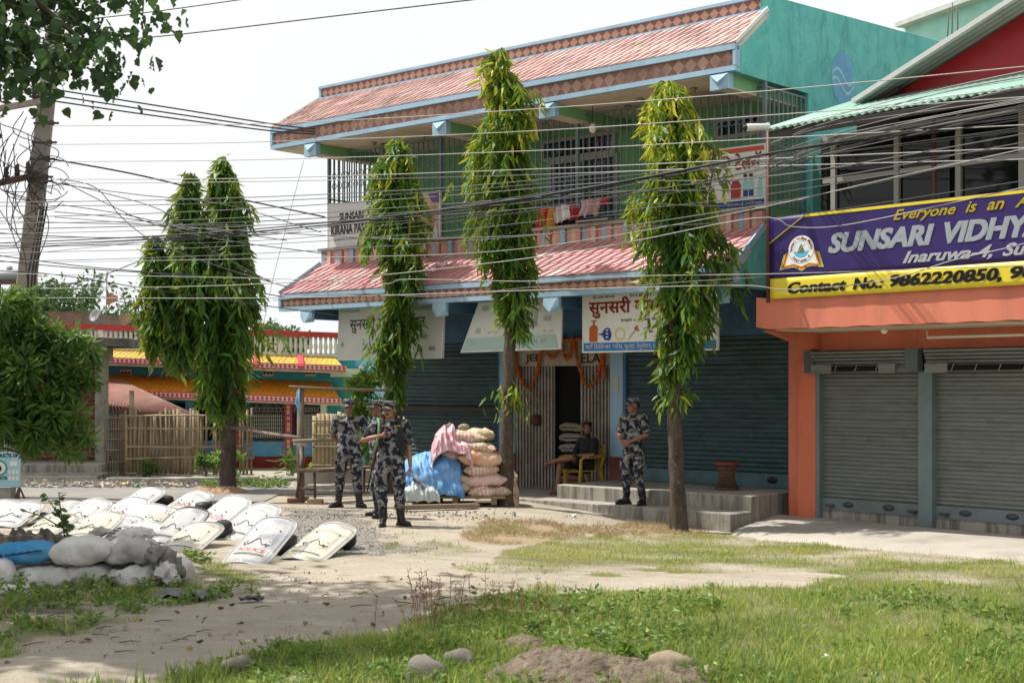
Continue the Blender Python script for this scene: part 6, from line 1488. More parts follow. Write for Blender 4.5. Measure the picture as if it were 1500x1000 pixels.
ashoka('slim ashoka tree behind the soldiers, its crown reaching down to their caps', b2, [(prof(b2, Y, [(575,575,12),(576,540,28),(578,510,32),(582,470,34),(586,430,36),(588,395,40),(588,355,38),(580,310,42),(578,275,44),(582,245,35),(582,222,22),(582,205,7)]), .6)],
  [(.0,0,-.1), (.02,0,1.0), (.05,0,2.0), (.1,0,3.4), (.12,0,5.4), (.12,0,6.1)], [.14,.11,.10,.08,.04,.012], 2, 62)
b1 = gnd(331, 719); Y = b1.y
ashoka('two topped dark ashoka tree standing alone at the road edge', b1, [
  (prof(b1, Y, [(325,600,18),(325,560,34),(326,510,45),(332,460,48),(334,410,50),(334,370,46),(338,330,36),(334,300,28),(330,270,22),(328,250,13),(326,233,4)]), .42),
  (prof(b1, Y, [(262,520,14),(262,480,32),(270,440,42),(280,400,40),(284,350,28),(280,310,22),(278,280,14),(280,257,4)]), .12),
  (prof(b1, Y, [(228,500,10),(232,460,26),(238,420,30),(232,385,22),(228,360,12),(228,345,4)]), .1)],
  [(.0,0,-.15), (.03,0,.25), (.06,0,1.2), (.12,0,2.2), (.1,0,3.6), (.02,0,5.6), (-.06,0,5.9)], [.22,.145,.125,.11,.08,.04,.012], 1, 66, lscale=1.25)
# -------- broad crowns made of leaf clumps
def clump_tree(name, label, cat, base, blobs, trunkpts, trunk_r, m_, n, L0, wr, seed, bark=None, group=None, tone0=.35, droop=.35, branches=()):
    r = np.random.default_rng(seed); o = thing(name, label, cat, base, group=group); pos = []; dr = []; tone = []
    W_ = np.array([b[3]**2 for b in blobs]); W_ = W_/W_.sum()
    for (bx_, by_, bz_, br_), w in zip(blobs, W_):
        k = int(n*w); subs = max(5, int(br_*9))
        cs = []
        for _ in range(subs):
            v = r.normal(size=3); v /= np.linalg.norm(v); v[2] = v[2]*.8; cs.append(np.array([bx_, by_, bz_])+v*br_*r.uniform(.45, 1.0))
        for q in range(k):
            c = cs[r.integers(subs)]; v = r.normal(size=3); v /= np.linalg.norm(v); p = c+v*br_*.34*r.uniform(.2, 1)**.6
            pos.append(p); dr.append(v*.8+np.array([0, 0, -droop])+r.normal(size=3)*.35); tone.append(min(1, max(0, tone0+.22*v[2]+r.normal()*.15)))  # upper leaves paler: light from above put into the leaf colour
    nn = len(pos); L = r.uniform(.7, 1.25, nn)*L0
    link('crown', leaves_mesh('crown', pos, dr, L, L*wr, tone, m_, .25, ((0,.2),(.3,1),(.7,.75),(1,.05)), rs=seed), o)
    tm = trunk_mesh(trunkpts, trunk_r, seed, 12)
    for a, b_, r0 in branches: tm.tube([a, Vector(a).lerp(Vector(b_), .5)+Vector((0,0,.1)), b_], [r0, r0*.7, r0*.25], 7)
    link('trunk', tm.mesh('trunk', bark or M_bark2), o); return o
g0 = gnd(20, 745); Y = 16.5; g0 = Vector((at(-20,0,Y).x, Y, 0))
def rel(px, py, r_, dy=0): v = at(px, py, Y+dy)-g0; return (v.x, v.y, v.z, r_)
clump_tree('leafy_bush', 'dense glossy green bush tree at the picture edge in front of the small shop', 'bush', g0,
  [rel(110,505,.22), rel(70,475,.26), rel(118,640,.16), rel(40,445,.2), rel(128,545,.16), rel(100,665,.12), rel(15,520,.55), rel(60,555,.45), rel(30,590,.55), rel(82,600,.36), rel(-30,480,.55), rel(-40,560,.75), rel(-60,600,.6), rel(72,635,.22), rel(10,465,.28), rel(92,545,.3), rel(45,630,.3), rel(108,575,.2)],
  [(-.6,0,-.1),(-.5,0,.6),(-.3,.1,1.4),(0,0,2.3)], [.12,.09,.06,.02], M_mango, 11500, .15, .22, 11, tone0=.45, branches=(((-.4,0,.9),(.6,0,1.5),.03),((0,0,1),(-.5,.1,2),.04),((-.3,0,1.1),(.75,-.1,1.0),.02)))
bg_rows = (('dark rounded tree behind the brick room', 92, 440, 43, 1.5, 0), ('paler tree beyond the satellite dish', 180, 470, 46, 1.5, 1), ('distant dark treetop seen over the balustrade beside the twin topped tree', 385, 488, 50, 1.1, 0), ('distant pale green treetop over the balustrade near the shop sign', 425, 494, 48, .85, 1), ('distant low treetop beside the dish', 225, 478, 50, 1.2, 0), ('leafy tree far behind the utility pole', 30, 430, 47, 1.3, 0), ('dark distant treetop behind the twin topped tree', 300, 484, 52, 1.3, 0))
for i, (lab, px, py, Yb, rr_, tn) in enumerate(bg_rows):
    c = at(px, py, Yb); rng_ = random.Random(i)
    bl = [(rng_.uniform(-1,1)*rr_*.9, rng_.uniform(-.5,.5), c.z-rr_*.3+rng_.uniform(-.6,.5)*rr_, rr_*rng_.uniform(.4,.7)) for _ in range(7)]+[(0,0,c.z-rr_*1.4,rr_*.8)]
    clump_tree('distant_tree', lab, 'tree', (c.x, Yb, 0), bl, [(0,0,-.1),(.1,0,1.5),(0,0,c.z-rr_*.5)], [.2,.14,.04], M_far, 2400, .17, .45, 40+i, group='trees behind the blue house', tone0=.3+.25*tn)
# shrub, fern and roadside plants
def shrub(label, px, py, Yb, r_, n, L0, wr, seed, m_=M_mango, tone0=.6, name='leafy_shrub'):
    c = at(px, py, Yb); z = gz(c.x, Yb)
    return clump_tree(name, label, 'shrub', (c.x, Yb, z), [(random.Random(seed+k).uniform(-1,1)*r_, random.Random(seed*3+k).uniform(-.3,.3)*r_, c.z-z+random.Random(seed*7+k).uniform(-1,1)*r_*.8, r_*.5) for k in range(6)], [(0,0,-.05),(.02,0,(c.z-z)*.6),(0,0,c.z-z)], [.03,.02,.008], m_, n, L0, wr, seed, tone0=tone0, droop=.1)
M_lime = leafmat('lime_leaf', (.08,.17,.03), (.16,.30,.05), (.30,.42,.08), .35)
shrub('lime green garden shrub in a gap behind the soldiers', 543, 562, 27, .38, 520, .13, .42, 71, M_lime); shrub('pale green leafy plant behind the profile soldier', 538, 600, 26.8, .3, 420, .13, .45, 72, M_lime)
shrub('flowering green shrub at the foot of the blue house by the timber post', 470, 676, 28.3, .3, 520, .09, .5, 73, M_lime, .5); shrub('small green shrub growing along the bamboo fence foot', 330, 682, 27.6, .26, 420, .08, .5, 74, M_lime, .35); shrub('low green weeds tuft at the fence foot beside the twin topped tree', 300, 686, 27.8, .24, 360, .08, .5, 75, M_mango, .4); shrub('tiny shrub growing through the bamboo fence', 219, 684, 28.6, .2, 240, .07, .5, 76, M_mango, .4); shrub('broad leaved plant beside the bamboo screen', 545, 655, 25.4, .26, 90, .3, .4, 77, M_lime, .2)
shrub('small fern like palm sapling at the red plinth', 428, 680, 29, .22, 80, .3, .1, 78, M_mango, .3)
# sapling in front of the shields
sapb = gnd(95, 792); sap = thing('sapling', 'thin dark leaved sapling in front of the riot shields', 'plant', sapb); Y = sapb.y
st = [at(95,792,Y), at(92,765,Y), at(80,745,Y), at(66,722,Y)]; st2 = [at(92,765,Y), at(88,742,Y), at(86,720,Y)]; st3 = [at(95,775,Y), at(60,755,Y), at(36,748,Y)]; st4 = [at(95,780,Y), at(90,768,Y), at(100,770,Y)]
m = MB()
pos = []; dr = []; r = np.random.default_rng(5)
for s_ in (st, st2, st3, st4):
    m.tube([p-sapb for p in s_], [.009,.008,.006,.004][:len(s_)], 5)
    for i in range(len(s_)-1):
        for k in range(5):
            p = s_[i].lerp(s_[i+1], (k+.5)/5)-sapb; pos.append(p); dr.append(np.array([r.choice([-1,1])*r.uniform(.5,1), r.normal()*.4, r.uniform(-.5,.5)]))
link('stem', m.mesh('stem', M_bark2), sap); link('leaves', leaves_mesh('leaves', pos, dr, r.uniform(.07,.13,len(pos)), r.uniform(.05,.065,len(pos)), r.uniform(.1,.6,len(pos)), M_peepal, .2, ((0,.25),(.35,1),(.7,.7),(1,.05))), sap)
# -------- overhanging peepal tree, trunk outside the frame
pt = thing('peepal_tree', 'overhanging tree with heart shaped leaves whose branches hang into the top of the view', 'tree', (-8.6, 11.2, 0))
r = np.random.default_rng(21); pos = []; dr = []; tone = []; tm = trunk_mesh([(0,0,-.2),(0,0,1.5),(.2,.1,3.4),(.1,0,5.5)], [.5,.38,.33,.22], 5, 18)
def twig(p0, p1, n, droop=.25, r0=.02, side=.4, d=.14):
    p0 = Vector(p0); p1 = Vector(p1); P = [p0.lerp(p1, t)+Vector((0,0,.25*math.sin(t*3.1)*.6)) for t in np.linspace(0, 1, 7)]
    tm.tube(P, [r0*(1-.12*i) for i in range(7)], 6, False)
    for k in range(n):
        t = r.uniform(.1, 1)**.8; i = min(5, int(t*6)); q = P[i].lerp(P[i+1], t*6-i); off = Vector((r.normal()*side*.4, r.normal()*side*.4, -abs(r.normal())*droop+.05)); pos.append(q+off); v = Vector((r.normal()*.5, r.normal()*.5, -1)); dr.append(v); tone.append(min(1, max(0, r.normal(.3, .2))))
pb = Vector((-8.6, 11.2, 0))
def pa_(px, py, Y): return at(px, py, Y)-pb
j0 = Vector((.15,.05,4.6))
for tgt in ((150,85,10.2), (205,60,10.4), (230,0,10.6), (95,95,10.1), (40,80,10.3), (60,20,10.0), (140,20,10.5), (180,100,10.2), (110,60,9.8), (0,30,10.0), (30,-30,10.0), (120,-40,10.2), (200,-30,10.5), (250,-20,10.8), (0,100,10.4)):
    e = pa_(*tgt); twig(j0.lerp(e, .45)+Vector((0,0,.35)), e, 185 if tgt[1] > 0 else 150, .22, .012, .30)
tm.tube([j0, pa_(40,-10,10.2), pa_(120,60,10.2)], [.05,.03,.015], 8)
# the rest of the crown above and behind the frame, which shades the track
LG = len(pos)
for k in range(150):
    a = r.uniform(0, 6.28); rad = r.uniform(.1, 1)**.5; e = Vector((1.6+4.0*rad*math.cos(a), 1.7+2.9*rad*math.sin(a), 7.1+r.normal()*.6))
    twig(Vector((.8,.8,5.9)).lerp(e, .4), e, 66, .3, .03, 1.0)
n = len(pos)
keep = []
for i in range(n):
    w = Vector(pos[i])+pb
    if i >= LG and w.y > 0:
        px = CX+w.x/w.y*F; py = HY-(w.z-H)/w.y*F
        if px > -80 and py > -90: continue
    keep.append(i)
big = np.array([1.0 if i < LG else 1.7 for i in keep])
pos = [pos[i] for i in keep]; dr = [dr[i] for i in keep]; tone = [tone[i] for i in keep]
L = r.uniform(.06, .115, len(pos))*np.where(big > 1, 2.4, 1); link('crown', leaves_mesh('crown', pos, dr, L, L*.85, tone, M_peepal, .2, ((0,.5),(.12,.9),(.3,1),(.5,.82),(.68,.5),(.82,.2),(1,.03)), rs=22), pt)
link('trunk', tm.mesh('trunk', M_bark2), pt)
# ================================================================ cables
M_wblk = plain('cable_dark', (.022,.022,.024), .5); M_walu = plain('cable_aluminium', (.30,.295,.285), .5, .2); M_wgry = plain('cable_grey', (.10,.10,.10), .5)
def wire(label, pts, Y0, Y1, r, m_, group, sag=0):
    """pts: photo points along the cable; depth runs evenly from Y0 to Y1 across them"""
    P = [Vector(p).to_2d() for p in pts]; out = []
    x0, x1 = P[0].x, P[-1].x; N = 40
    for i in range(N+1):
        t = i/N*(len(P)-1); k = min(len(P)-2, int(t)); f = t-k
        p1, p2 = P[k], P[k+1]; p0 = P[k-1] if k else p1*2-p2; p3 = P[k+2] if k+2 < len(P) else p2*2-p1
        q = .5*((2*p1)+(p2-p0)*f+(2*p0-5*p1+4*p2-p3)*f*f+(3*p1-p0-3*p2+p3)*f**3)
        u = (q.x-x0)/(x1-x0) if abs(x1-x0) > 1 else i/N
        Y = 1/((1-u)/Y0+u/Y1); v = at(q.x, q.y+sag*4*u*(1-u), Y); out.append(v)
    if x1 > 1500: out.append(out[-1]+(out[-1]-out[-2]).normalized()*7)
    if x0 < 0: out.insert(0, out[0]+(out[0]-out[1]).normalized()*7)
    m = MB(); m.tube(out, r, 5, True); o = link('overhead_cable', m.mesh('overhead_cable', m_)); return tag(o, label, 'cable', group)
GA = 'bright aluminium power lines'; LA = 'bright bare aluminium power line running level from the utility pole across the shop front'
for ys in ([(70,185),(400,181),(780,160),(1140,132),(1560,92)], [(70,212),(380,208),(780,192),(1140,168),(1560,138)], [(70,237),(380,234),(780,221),(1140,202),(1560,180)], [(75,263),(380,261),(780,248),(1140,232),(1560,214)], [(80,269),(380,266),(780,256),(1140,243),(1560,232)]):
    wire(LA, ys, 23.7, 12.5, .0055, M_walu, GA)
GT = 'taut black lines above the shop roof'
wire('uppermost black line crossing the sky beneath the overhanging leaves', [(60,68),(250,52),(480,25),(760,-8)], 23, 20, .011, M_wblk, GT); wire('short black line crossing the top corner above the leaves', [(60,36),(220,18),(380,-4)], 23, 22, .010, M_wblk, GT)
LP_ = 'one of three parallel black lines dropping from the pole top to the upper eave'
for d in (0, 9, 17): wire(LP_, [(70,130+d),(230,155+d*.9),(400,182+d*.6),(470,190+d*.4)], 23.7, 27, .014, M_wblk, 'parallel lines to the eave')
wire('thick dark service cable slanting from the pole to the balcony corner', [(75,233),(200,256),(330,287),(476,318)], 23.7, 27.5, .015, M_wblk, 'service cables')
GH = 'heavy black cable bundle'; 
for d, r_ in ((0,.0075), (4,.006), (8,.0045)): wire('thick black cable in the sagging bundle crossing the whole view', [(-40,358+d),(240,345+d),(480,326+d*.8),(700,300+d*.7),(900,268+d*.5),(1140,222+d*.2),(1340,190+d),(1560,150+d*2)], 18, 12, r_, M_wblk, GH)
rr = random.Random(17)
LT = 'thin black cable strung across the street in front of the shops'; GTN = 'thin black street cables'
for y0, ym, y1 in ((297,286,205),(305,291,214),(318,298,222),(330,310,240),(336,318,231),(342,325,262),(372,350,247),(382,366,290)):
    wire(LT, [(-40,y0+rr.uniform(-3,3)),(300,(y0*2+ym)/3-2),(640,ym-10),(900,(ym*2+y1)/3-6),(1140,y1+28+rr.uniform(-8,8)),(1560,y1-rr.uniform(20,60))], rr.uniform(17,20), rr.uniform(12,14), rr.uniform(.0035,.006), M_wblk if rr.random() < .5 else M_wgry, GTN)  # grey ones are black cable with sunlight put into the colour
LR = 'thin dark cable of the tangle in front of the green roof and glass gallery'; GR = 'cable tangle before the glass gallery'
for i in range(24):
    y0 = rr.uniform(188, 268); s_ = rr.uniform(-100, -45)
    if i % 5 == 0: pre = [(-40,y0+rr.uniform(85,130)), (420,y0+rr.uniform(80,105)), (800,y0+rr.uniform(38,62))]; Yl = 18
    else: pre = []; Yl = 20.8
    wire(LR, pre+[(1080 if pre else 1121,y0+rr.uniform(0,14)),(1220,y0+s_*.35+rr.uniform(-5,5)),(1380,y0+s_*.75+rr.uniform(-5,5)),(1560,y0+s_*1.15)], Yl, 12.5, rr.uniform(.003,.006), M_wblk if rr.random() < .7 else M_walu, GR)
GL = 'slack pale lines in front of the lower awning'
wire('pale slack line looping just below the lower awning edge', [(-20,400),(200,404),(430,409),(560,416),(600,409),(780,412),(900,405),(1140,401),(1330,395),(1560,387)], 19, 12.5, .0045, M_walu, GL)
wire('pale thin line crossing the lower awning tiles', [(80,384),(420,378),(700,370),(900,345),(1120,303),(1300,262),(1560,205)], 23, 12.5, .0045, M_walu, GL)
wire('pale sagging line from the pole across the striped parapet', [(80,318),(300,335),(480,345),(620,350),(860,338),(1120,300),(1180,292)], 23, 17, .007, M_wgry, GL)
wire('wavy pale line drooping over the purple field of the banner', [(-20,424),(420,414),(820,372),(1100,320),(1160,332),(1220,332),(1300,318),(1400,296),(1560,262)], 19, 12.5, .005, M_walu, GL); wire('wavy pale line crossing the phone number on the banner', [(-20,436),(420,436),(820,424),(1080,418),(1150,424),(1260,416),(1330,402),(1400,380),(1480,362),(1560,340)], 19, 12.5, .005, M_walu, GL)
wire('twisted pale line looping below the eave toward the hanging lamp', [(400,440),(520,430),(640,434),(790,420),(830,426),(1000,413),(1120,406)], 22, 18, .006, M_wgry, GL)
GS_ = 'slack black wires near the pole'
for i, p in enumerate(([(85,262),(160,300),(230,330),(330,352),(480,372)], [(88,268),(150,282),(240,310),(300,360),(400,415)], [(90,300),(170,312),(260,330),(420,352)], [(88,262),(140,275),(180,320),(230,356),(320,390),(420,420)], [(60,420),(130,410),(190,388),(205,382)], [(-20,380),(60,388),(160,396),(300,404)], [(-20,372),(120,390),(240,402),(420,436)], [(-20,396),(80,402),(230,425),(420,452),(494,462)], [(80,310),(200,322),(330,345),(440,340)], [(100,418),(170,440),(230,452)], [(-20,340),(80,346),(200,348),(330,338)], [(90,270),(200,285),(330,300),(470,340)])):
    wire(['slack wire falling from the pole toward the store sign', 'slack wire dropping steeply across the two topped tree', 'slack wire dipping gently beside the pole', 'looped wire descending in a wave past the two topped tree', 'short wire rising toward the dark spire of the two topped tree', 'low level wire entering near the water tank', 'long low wire sloping to the shop awning corner', 'lowest long wire sloping to the faded white sign', 'shallow wire passing the balcony corner', 'short sagging wire above the satellite dish', 'level wire at the pole middle', 'gently falling wire reaching the striped parapet'][i], p, 23.4 if p[0][0] > 0 else 21, 21.5, .0075, M_wblk, GS_)
wire('fine vertical stay wire hanging beside the shop corner', [(445,235),(420,330),(395,430),(382,500)], 24, 24, .004, M_wgry, GS_)
# ================================================================ ground, road, grass, light
def N2(x, y, s, o=0): return mnoise.noise(Vector((x*s+o, y*s-o, o*.37)))
def px_of(x, y, z): return CX+x/y*F, HY-(z-H)/y*F
def inpoly(x, y, P):
    c = False; j = len(P)-1
    for i in range(len(P)):
        if (P[i][1] > y) != (P[j][1] > y) and x < (P[j][0]-P[i][0])*(y-P[i][1])/(P[j][1]-P[i][1])+P[i][0]: c = not c
        j = i
    return c
def wpoly(pts): return [tuple(gnd(*p).xy) for p in pts]
# ground regions, walked out on the ground in metres
G_FRONT = wpoly([(-200,1080),(80,1010),(300,965),(430,948),(560,932),(620,905),(690,885),(760,874),(860,866),(1000,864),(1170,856),(1240,840),(1500,868),(1900,862),(1900,1080)])
G_BAND = wpoly([(690,836),(640,826),(720,812),(800,795),(900,782),(1062,781),(1160,795),(1300,806),(1500,829),(1900,852),(1900,905),(1500,905),(1240,850),(1150,838),(1000,838),(900,834),(800,842)])
G_LEFT = wpoly([(-120,1000),(-120,800),(60,862),(180,858),(250,838),(330,842),(400,862),(370,872),(250,884),(200,905),(60,930)])
G_PATCH = wpoly([(560,808),(640,790),(700,800),(660,818),(600,822)])
G_TUFT = wpoly([(262,838),(275,820),(320,828),(345,845),(300,850)])
G_VERGE = wpoly([(30,712),(360,704),(560,712),(420,716),(200,716),(60,722)])
GRAVEL = wpoly([(395,800),(420,745),(520,745),(560,790),(640,800),(560,812),(430,822)])
DRY = wpoly([(690,790),(700,760),(860,770),(1000,765),(1060,782),(900,784),(780,800)])
BOX = {}
def dens(x, y):
    jx = x+.35*N2(x, y, 1.3, 1)+.16*N2(x, y, 4, 2); jy = y+.5*N2(x, y, .9, 3)+.2*N2(x, y, 3.5, 4)
    g = 0.0
    if inpoly(jx, jy, G_FRONT): g = max(g, .95+.25*N2(x, y, 1.6, 7)-.45*max(0, N2(x, y, .7, 7)+.05)*sst(y, 10, 13))
    if inpoly(jx, jy, G_BAND): g = max(g, .64+.75*N2(x, y, 1.3, 9))
    if inpoly(jx, jy, G_LEFT): g = max(g, .42+.9*N2(x, y, 2.2, 11))
    if inpoly(jx, jy, G_PATCH): g = max(g, .35+.4*N2(x, y, 2, 12))
    if inpoly(jx, jy, G_TUFT): g = max(g, .9)
    if inpoly(jx, jy, G_VERGE): g = max(g, .35+.6*N2(x, y, 1.5, 13))
    if 9 < y < 19 and x > -1.5: 
        s = N2(x, y, 1.7, 15)
        if s > .42: g = max(g, (s-.36)*2.2)
    return min(1, max(0, g))
def bumpz(x, y):
    z = .028*N2(x, y, .7, 5)+.016*N2(x, y, 2.6, 6)+.007*N2(x, y, 6, 16)
    if y < 13.5 and x < 1: z += .02*math.sin((y-.25*x)*3.2+.8*N2(x, y, .6, 8))*sst(x, -6, -3)*(1-sst(x, -1, 1))
    return z*(1-sst(y, 21, 23))
def axis(a, b, c, d, fine, coarse):
    v = [a]; 
    while v[-1] < d:
        x = v[-1]; st = fine if b <= x < c else fine+(coarse-fine)*min(1, (max(b-x, x-c))/25); v.append(x+max(fine, st) if x >= b else min(b, x+max(fine, st)) if x < b else x)
    return v
xs = axis(-90, -8, 9, 90, .085, 9); ys = axis(-25, 7.5, 23.5, 260, .085, 14)
V_ = []; gr = []; gv = []; dy_ = []
for y in ys:
    for x in xs:
        fine = -8 <= x <= 9 and 7.5 <= y <= 23.5
        V_.append((x, y, gz(x, y)+(bumpz(x, y) if fine else -.0)))
        d = dens(x, y) if (-8.5 < x < 10 and 7 < y < 31) else (.6 if y < 8 else .45)
        gr.append(d); near = -8 < x < 9 and 7 < y < 24
        gv.append(1.0 if near and inpoly(x+.3*N2(x,y,2,21), y+.4*N2(x,y,2,22), GRAVEL) else 0.0); dy_.append(1.0 if near and inpoly(x+.3*N2(x,y,2,23), y+.5*N2(x,y,2,24), DRY) else 0.0)
w = len(xs); me = bpy.data.meshes.new('ground'); me.from_pydata(V_, [], [(j*w+i, j*w+i+1, (j+1)*w+i+1, (j+1)*w+i) for j in range(len(ys)-1) for i in range(w-1)])
for n_, a_ in (('turf', gr), ('gravel', gv), ('straw', dy_)): me.attributes.new(n_, 'FLOAT', 'POINT').data.foreach_set('value', a_)
me.polygons.foreach_set('use_smooth', [True]*len(me.polygons))
t = NT('bare_earth_and_turf'); v = t.co()
A_ = lambda n_: t.n('Attribute', _attribute_name=n_).outputs['Fac']
c = t.mix(t.ramp(t.noise(v, .55, 8, .65, .5), (.36,0.0), (.64,1.0)), (.455,.405,.325), (.365,.315,.245))
c = t.mix(t.math('MULTIPLY', t.ramp(t.noise(t.co('Object', (1,3,1)), 1.6, 7, .7), (.5,0.0), (.7,1.0)), .6), c, (.53,.495,.42))
c = t.mix(t.math('MULTIPLY', t.ramp(t.noise(v, 5, 8, .75), (.55,0.0), (.72,1.0)), .5), c, (.20,.165,.12))
c = t.mix(t.ramp(t.noise(v, 45, 4, .8), (.60,0.0), (.68,.8)), c, (.16,.14,.11))
c = t.mix(t.math('MULTIPLY', t.ramp(t.noise(v, 17, 6, .8), (.45,0.0), (.7,1.0)), .45), c, (.24,.205,.16))
c = t.mix(t.math('MULTIPLY', A_('straw'), .75), c, t.mix(t.noise(v, 14, 6, .8), (.24,.165,.09), (.42,.33,.2)))
vo = t.n('TexVoronoi', Vector=v, Scale=24.0); c = t.mix(t.math('MULTIPLY', A_('gravel'), .8), c, t.mix(t.n('SeparateColor', Color=vo.outputs['Color']).outputs[0], (.17,.16,.145), (.42,.395,.355)))
soil = t.mix(t.noise(v, 9, 6, .7), (.10,.085,.05), (.20,.16,.09))
c = t.mix(t.math('MULTIPLY', t.ramp(A_('turf'), (.2,0.0), (.75,1.0)), .8), c, t.mix(t.ramp(t.noise(v, 3, 5), (.4,0.0), (.6,1.0)), soil, (.15,.175,.06)))
h = t.math('ADD', t.math('MULTIPLY', t.noise(v, 9, 8, .75), .7), t.math('MULTIPLY', t.math('MULTIPLY', vo.outputs['Distance'], A_('gravel')), 1.2))
t.bump(t.math('ADD', h, t.math('MULTIPLY', t.noise(v, 60, 4, .7), .25)), 1.0, .05); me.materials.append(t.fin(c, .95, 0, .15))
tag(link('ground', me), kind='structure')
# road beyond
m = MB(); n = 30
for i in range(n):
    x0 = -60+i*4; x1 = x0+4
    m.add([(x0,22.9,.012),(x1,22.9,.012),(x1,26.3,.02),(x0,26.3,.02)] if x1 <= -4 else [(x0,23.6+.25*(x0+8),.012),(x1,23.6+.25*(x1+8),.012),(x1,26.3+.15*(x1+4),.02),(x0,26.3+.15*(x0+4),.02)] if x1 <= 0 else [(x0,25.6,.008),(x0+.01,25.6,.008),(x0+.01,26.6,.01),(x0,26.6,.01)], [(0,1,2,3)])
m.v = [p for p in m.v]; tag(m.build('road', mat('grey_asphalt', (.225,.215,.20), (.19,.18,.17), 1.2, .9, .4, 70, dirt=(.33,.29,.23), dsc=.7, damt=.6)), kind='structure')
# concrete apron at the school shutters
def apn(px, py, z): Y = (H-z)*F/(py-HY); return Vector(((px-CX)/F*Y, Y, z))
a0, a1, a2, a3 = apn(1176,757,-.09), apn(1600,795,-.08), apn(1600,838,-.12), apn(1066,780,-.21)
a0 = a0+(a0-a1).normalized()*.5; a1 = a0+(a1-a0)*1.8; a2 = a3+(a2-a3)*1.8
m = MB()
def apf(s, t):
    p = a3.lerp(a2, s).lerp(a0.lerp(a1, s), t); e = (1-t)**6
    return p+Vector((.10*N2(s*9, t, 1, 3)*e, .16*N2(s*12, t, 1, 4)*e, .012*N2(s*7, t*4, 1, 5)-.10*(1-t)**14+.012))
m.grid(110, 24, apf); tag(m.build('concrete_apron', M_lconc), kind='structure')
# ---------------- grass
M_grass = leafmat('grass_blade', (.06,.145,.02), (.215,.345,.045), (.54,.50,.17), .4)
r = np.random.default_rng(99)
def hgt(x, y): return gz(x, y)+(bumpz(x, y) if -8 <= x <= 9 and 7.5 <= y <= 23.5 else 0)
def scatter(n, x0, x1, y0, y1, pw=1.0):
    X = r.uniform(x0, x1, n); Yy = y0+(y1-y0)*r.uniform(0, 1, n)**pw; keep = []
    # look the density up on a coarse grid
    gx = np.arange(x0, x1+.1, .07); gy = np.arange(y0, y1+.1, .07)
    D = np.array([[dens(a, b) for a in gx] for b in gy]); HH = np.array([[hgt(a, b) for a in gx] for b in gy])
    ix = np.clip(((X-x0)/.07).astype(int), 0, len(gx)-1); iy = np.clip(((Yy-y0)/.07).astype(int), 0, len(gy)-1); d = D[iy, ix]; k = r.uniform(0, 1, n) < d*d; return X[k], Yy[k], HH[iy, ix][k], d[k]
X, Y_, Z, D = scatter(720000, -6, 11, 8.2, 20.6, 1.15)
vis = np.abs(X) < Y_*.365+1.8; X, Y_, Z, D = X[vis], Y_[vis], Z[vis], D[vis]; n = len(X)
cl = np.array([mnoise.noise(Vector((a*2.1, b*2.1, 3))) for a, b in zip(X, Y_)]); cl2 = np.array([mnoise.noise(Vector((a*.6, b*.6, 8))) for a, b in zip(X, Y_)])
near = np.clip((14-Y_)/5, 0, 1); L = r.gamma(4, .25, n)*(.035+.05*near)*(1+.9*np.clip(cl, -.5, 1)); L = np.clip(L*.72, .015, .17)
dr = np.stack([r.normal(size=n)*.42, r.normal(size=n)*.42, np.ones(n)], 1); W = L*.05+.0035+.0022*(Y_-8)/10
tone = np.clip(.42+.4*cl2+r.normal(size=n)*.22+.5*(r.uniform(size=n) < .1)+.18*np.clip((Y_-11)/5, 0, 1)-.2*near, 0, 1)
o = link('grass', leaves_mesh('grass', np.stack([X, Y_, Z-.005], 1), dr, L, W, tone, M_grass, .45, ((0,.8),(.55,.75),(1,.06)), rs=7)); tag(o, 'green and straw coloured grass covering the open ground', 'grass', kind='stuff')
# dry straw lying on the bare ground
sx0 = [p[0] for p in DRY]; sy0 = [p[1] for p in DRY]; pos = []; dr = []
while len(pos) < 6500:
    x = r.uniform(min(sx0)-.3, max(sx0)+.3); y = r.uniform(min(sy0)-.6, max(sy0)+.6)
    if inpoly(x+.3*N2(x,y,2,23), y+.5*N2(x,y,2,24), DRY) and N2(x, y, 1.4, 41) > -.25: a = r.uniform(0, 6.28); pos.append((x, y, hgt(x, y)+.004)); dr.append((math.cos(a), math.sin(a), r.uniform(.1, 1.1)))
M_straw = leafmat('dry_straw', (.14,.09,.05), (.34,.25,.13), (.50,.42,.22), .2)
o = link('straw', leaves_mesh('straw', pos, dr, r.uniform(.03,.10,len(pos)), r.uniform(.004,.008,len(pos)), r.uniform(0,1,len(pos)), M_straw, .5, ((0,.8),(.55,.75),(1,.06)), rs=12)); tag(o, 'brown dry straw and dead grass on the bare earth before the steps', 'straw', kind='stuff')
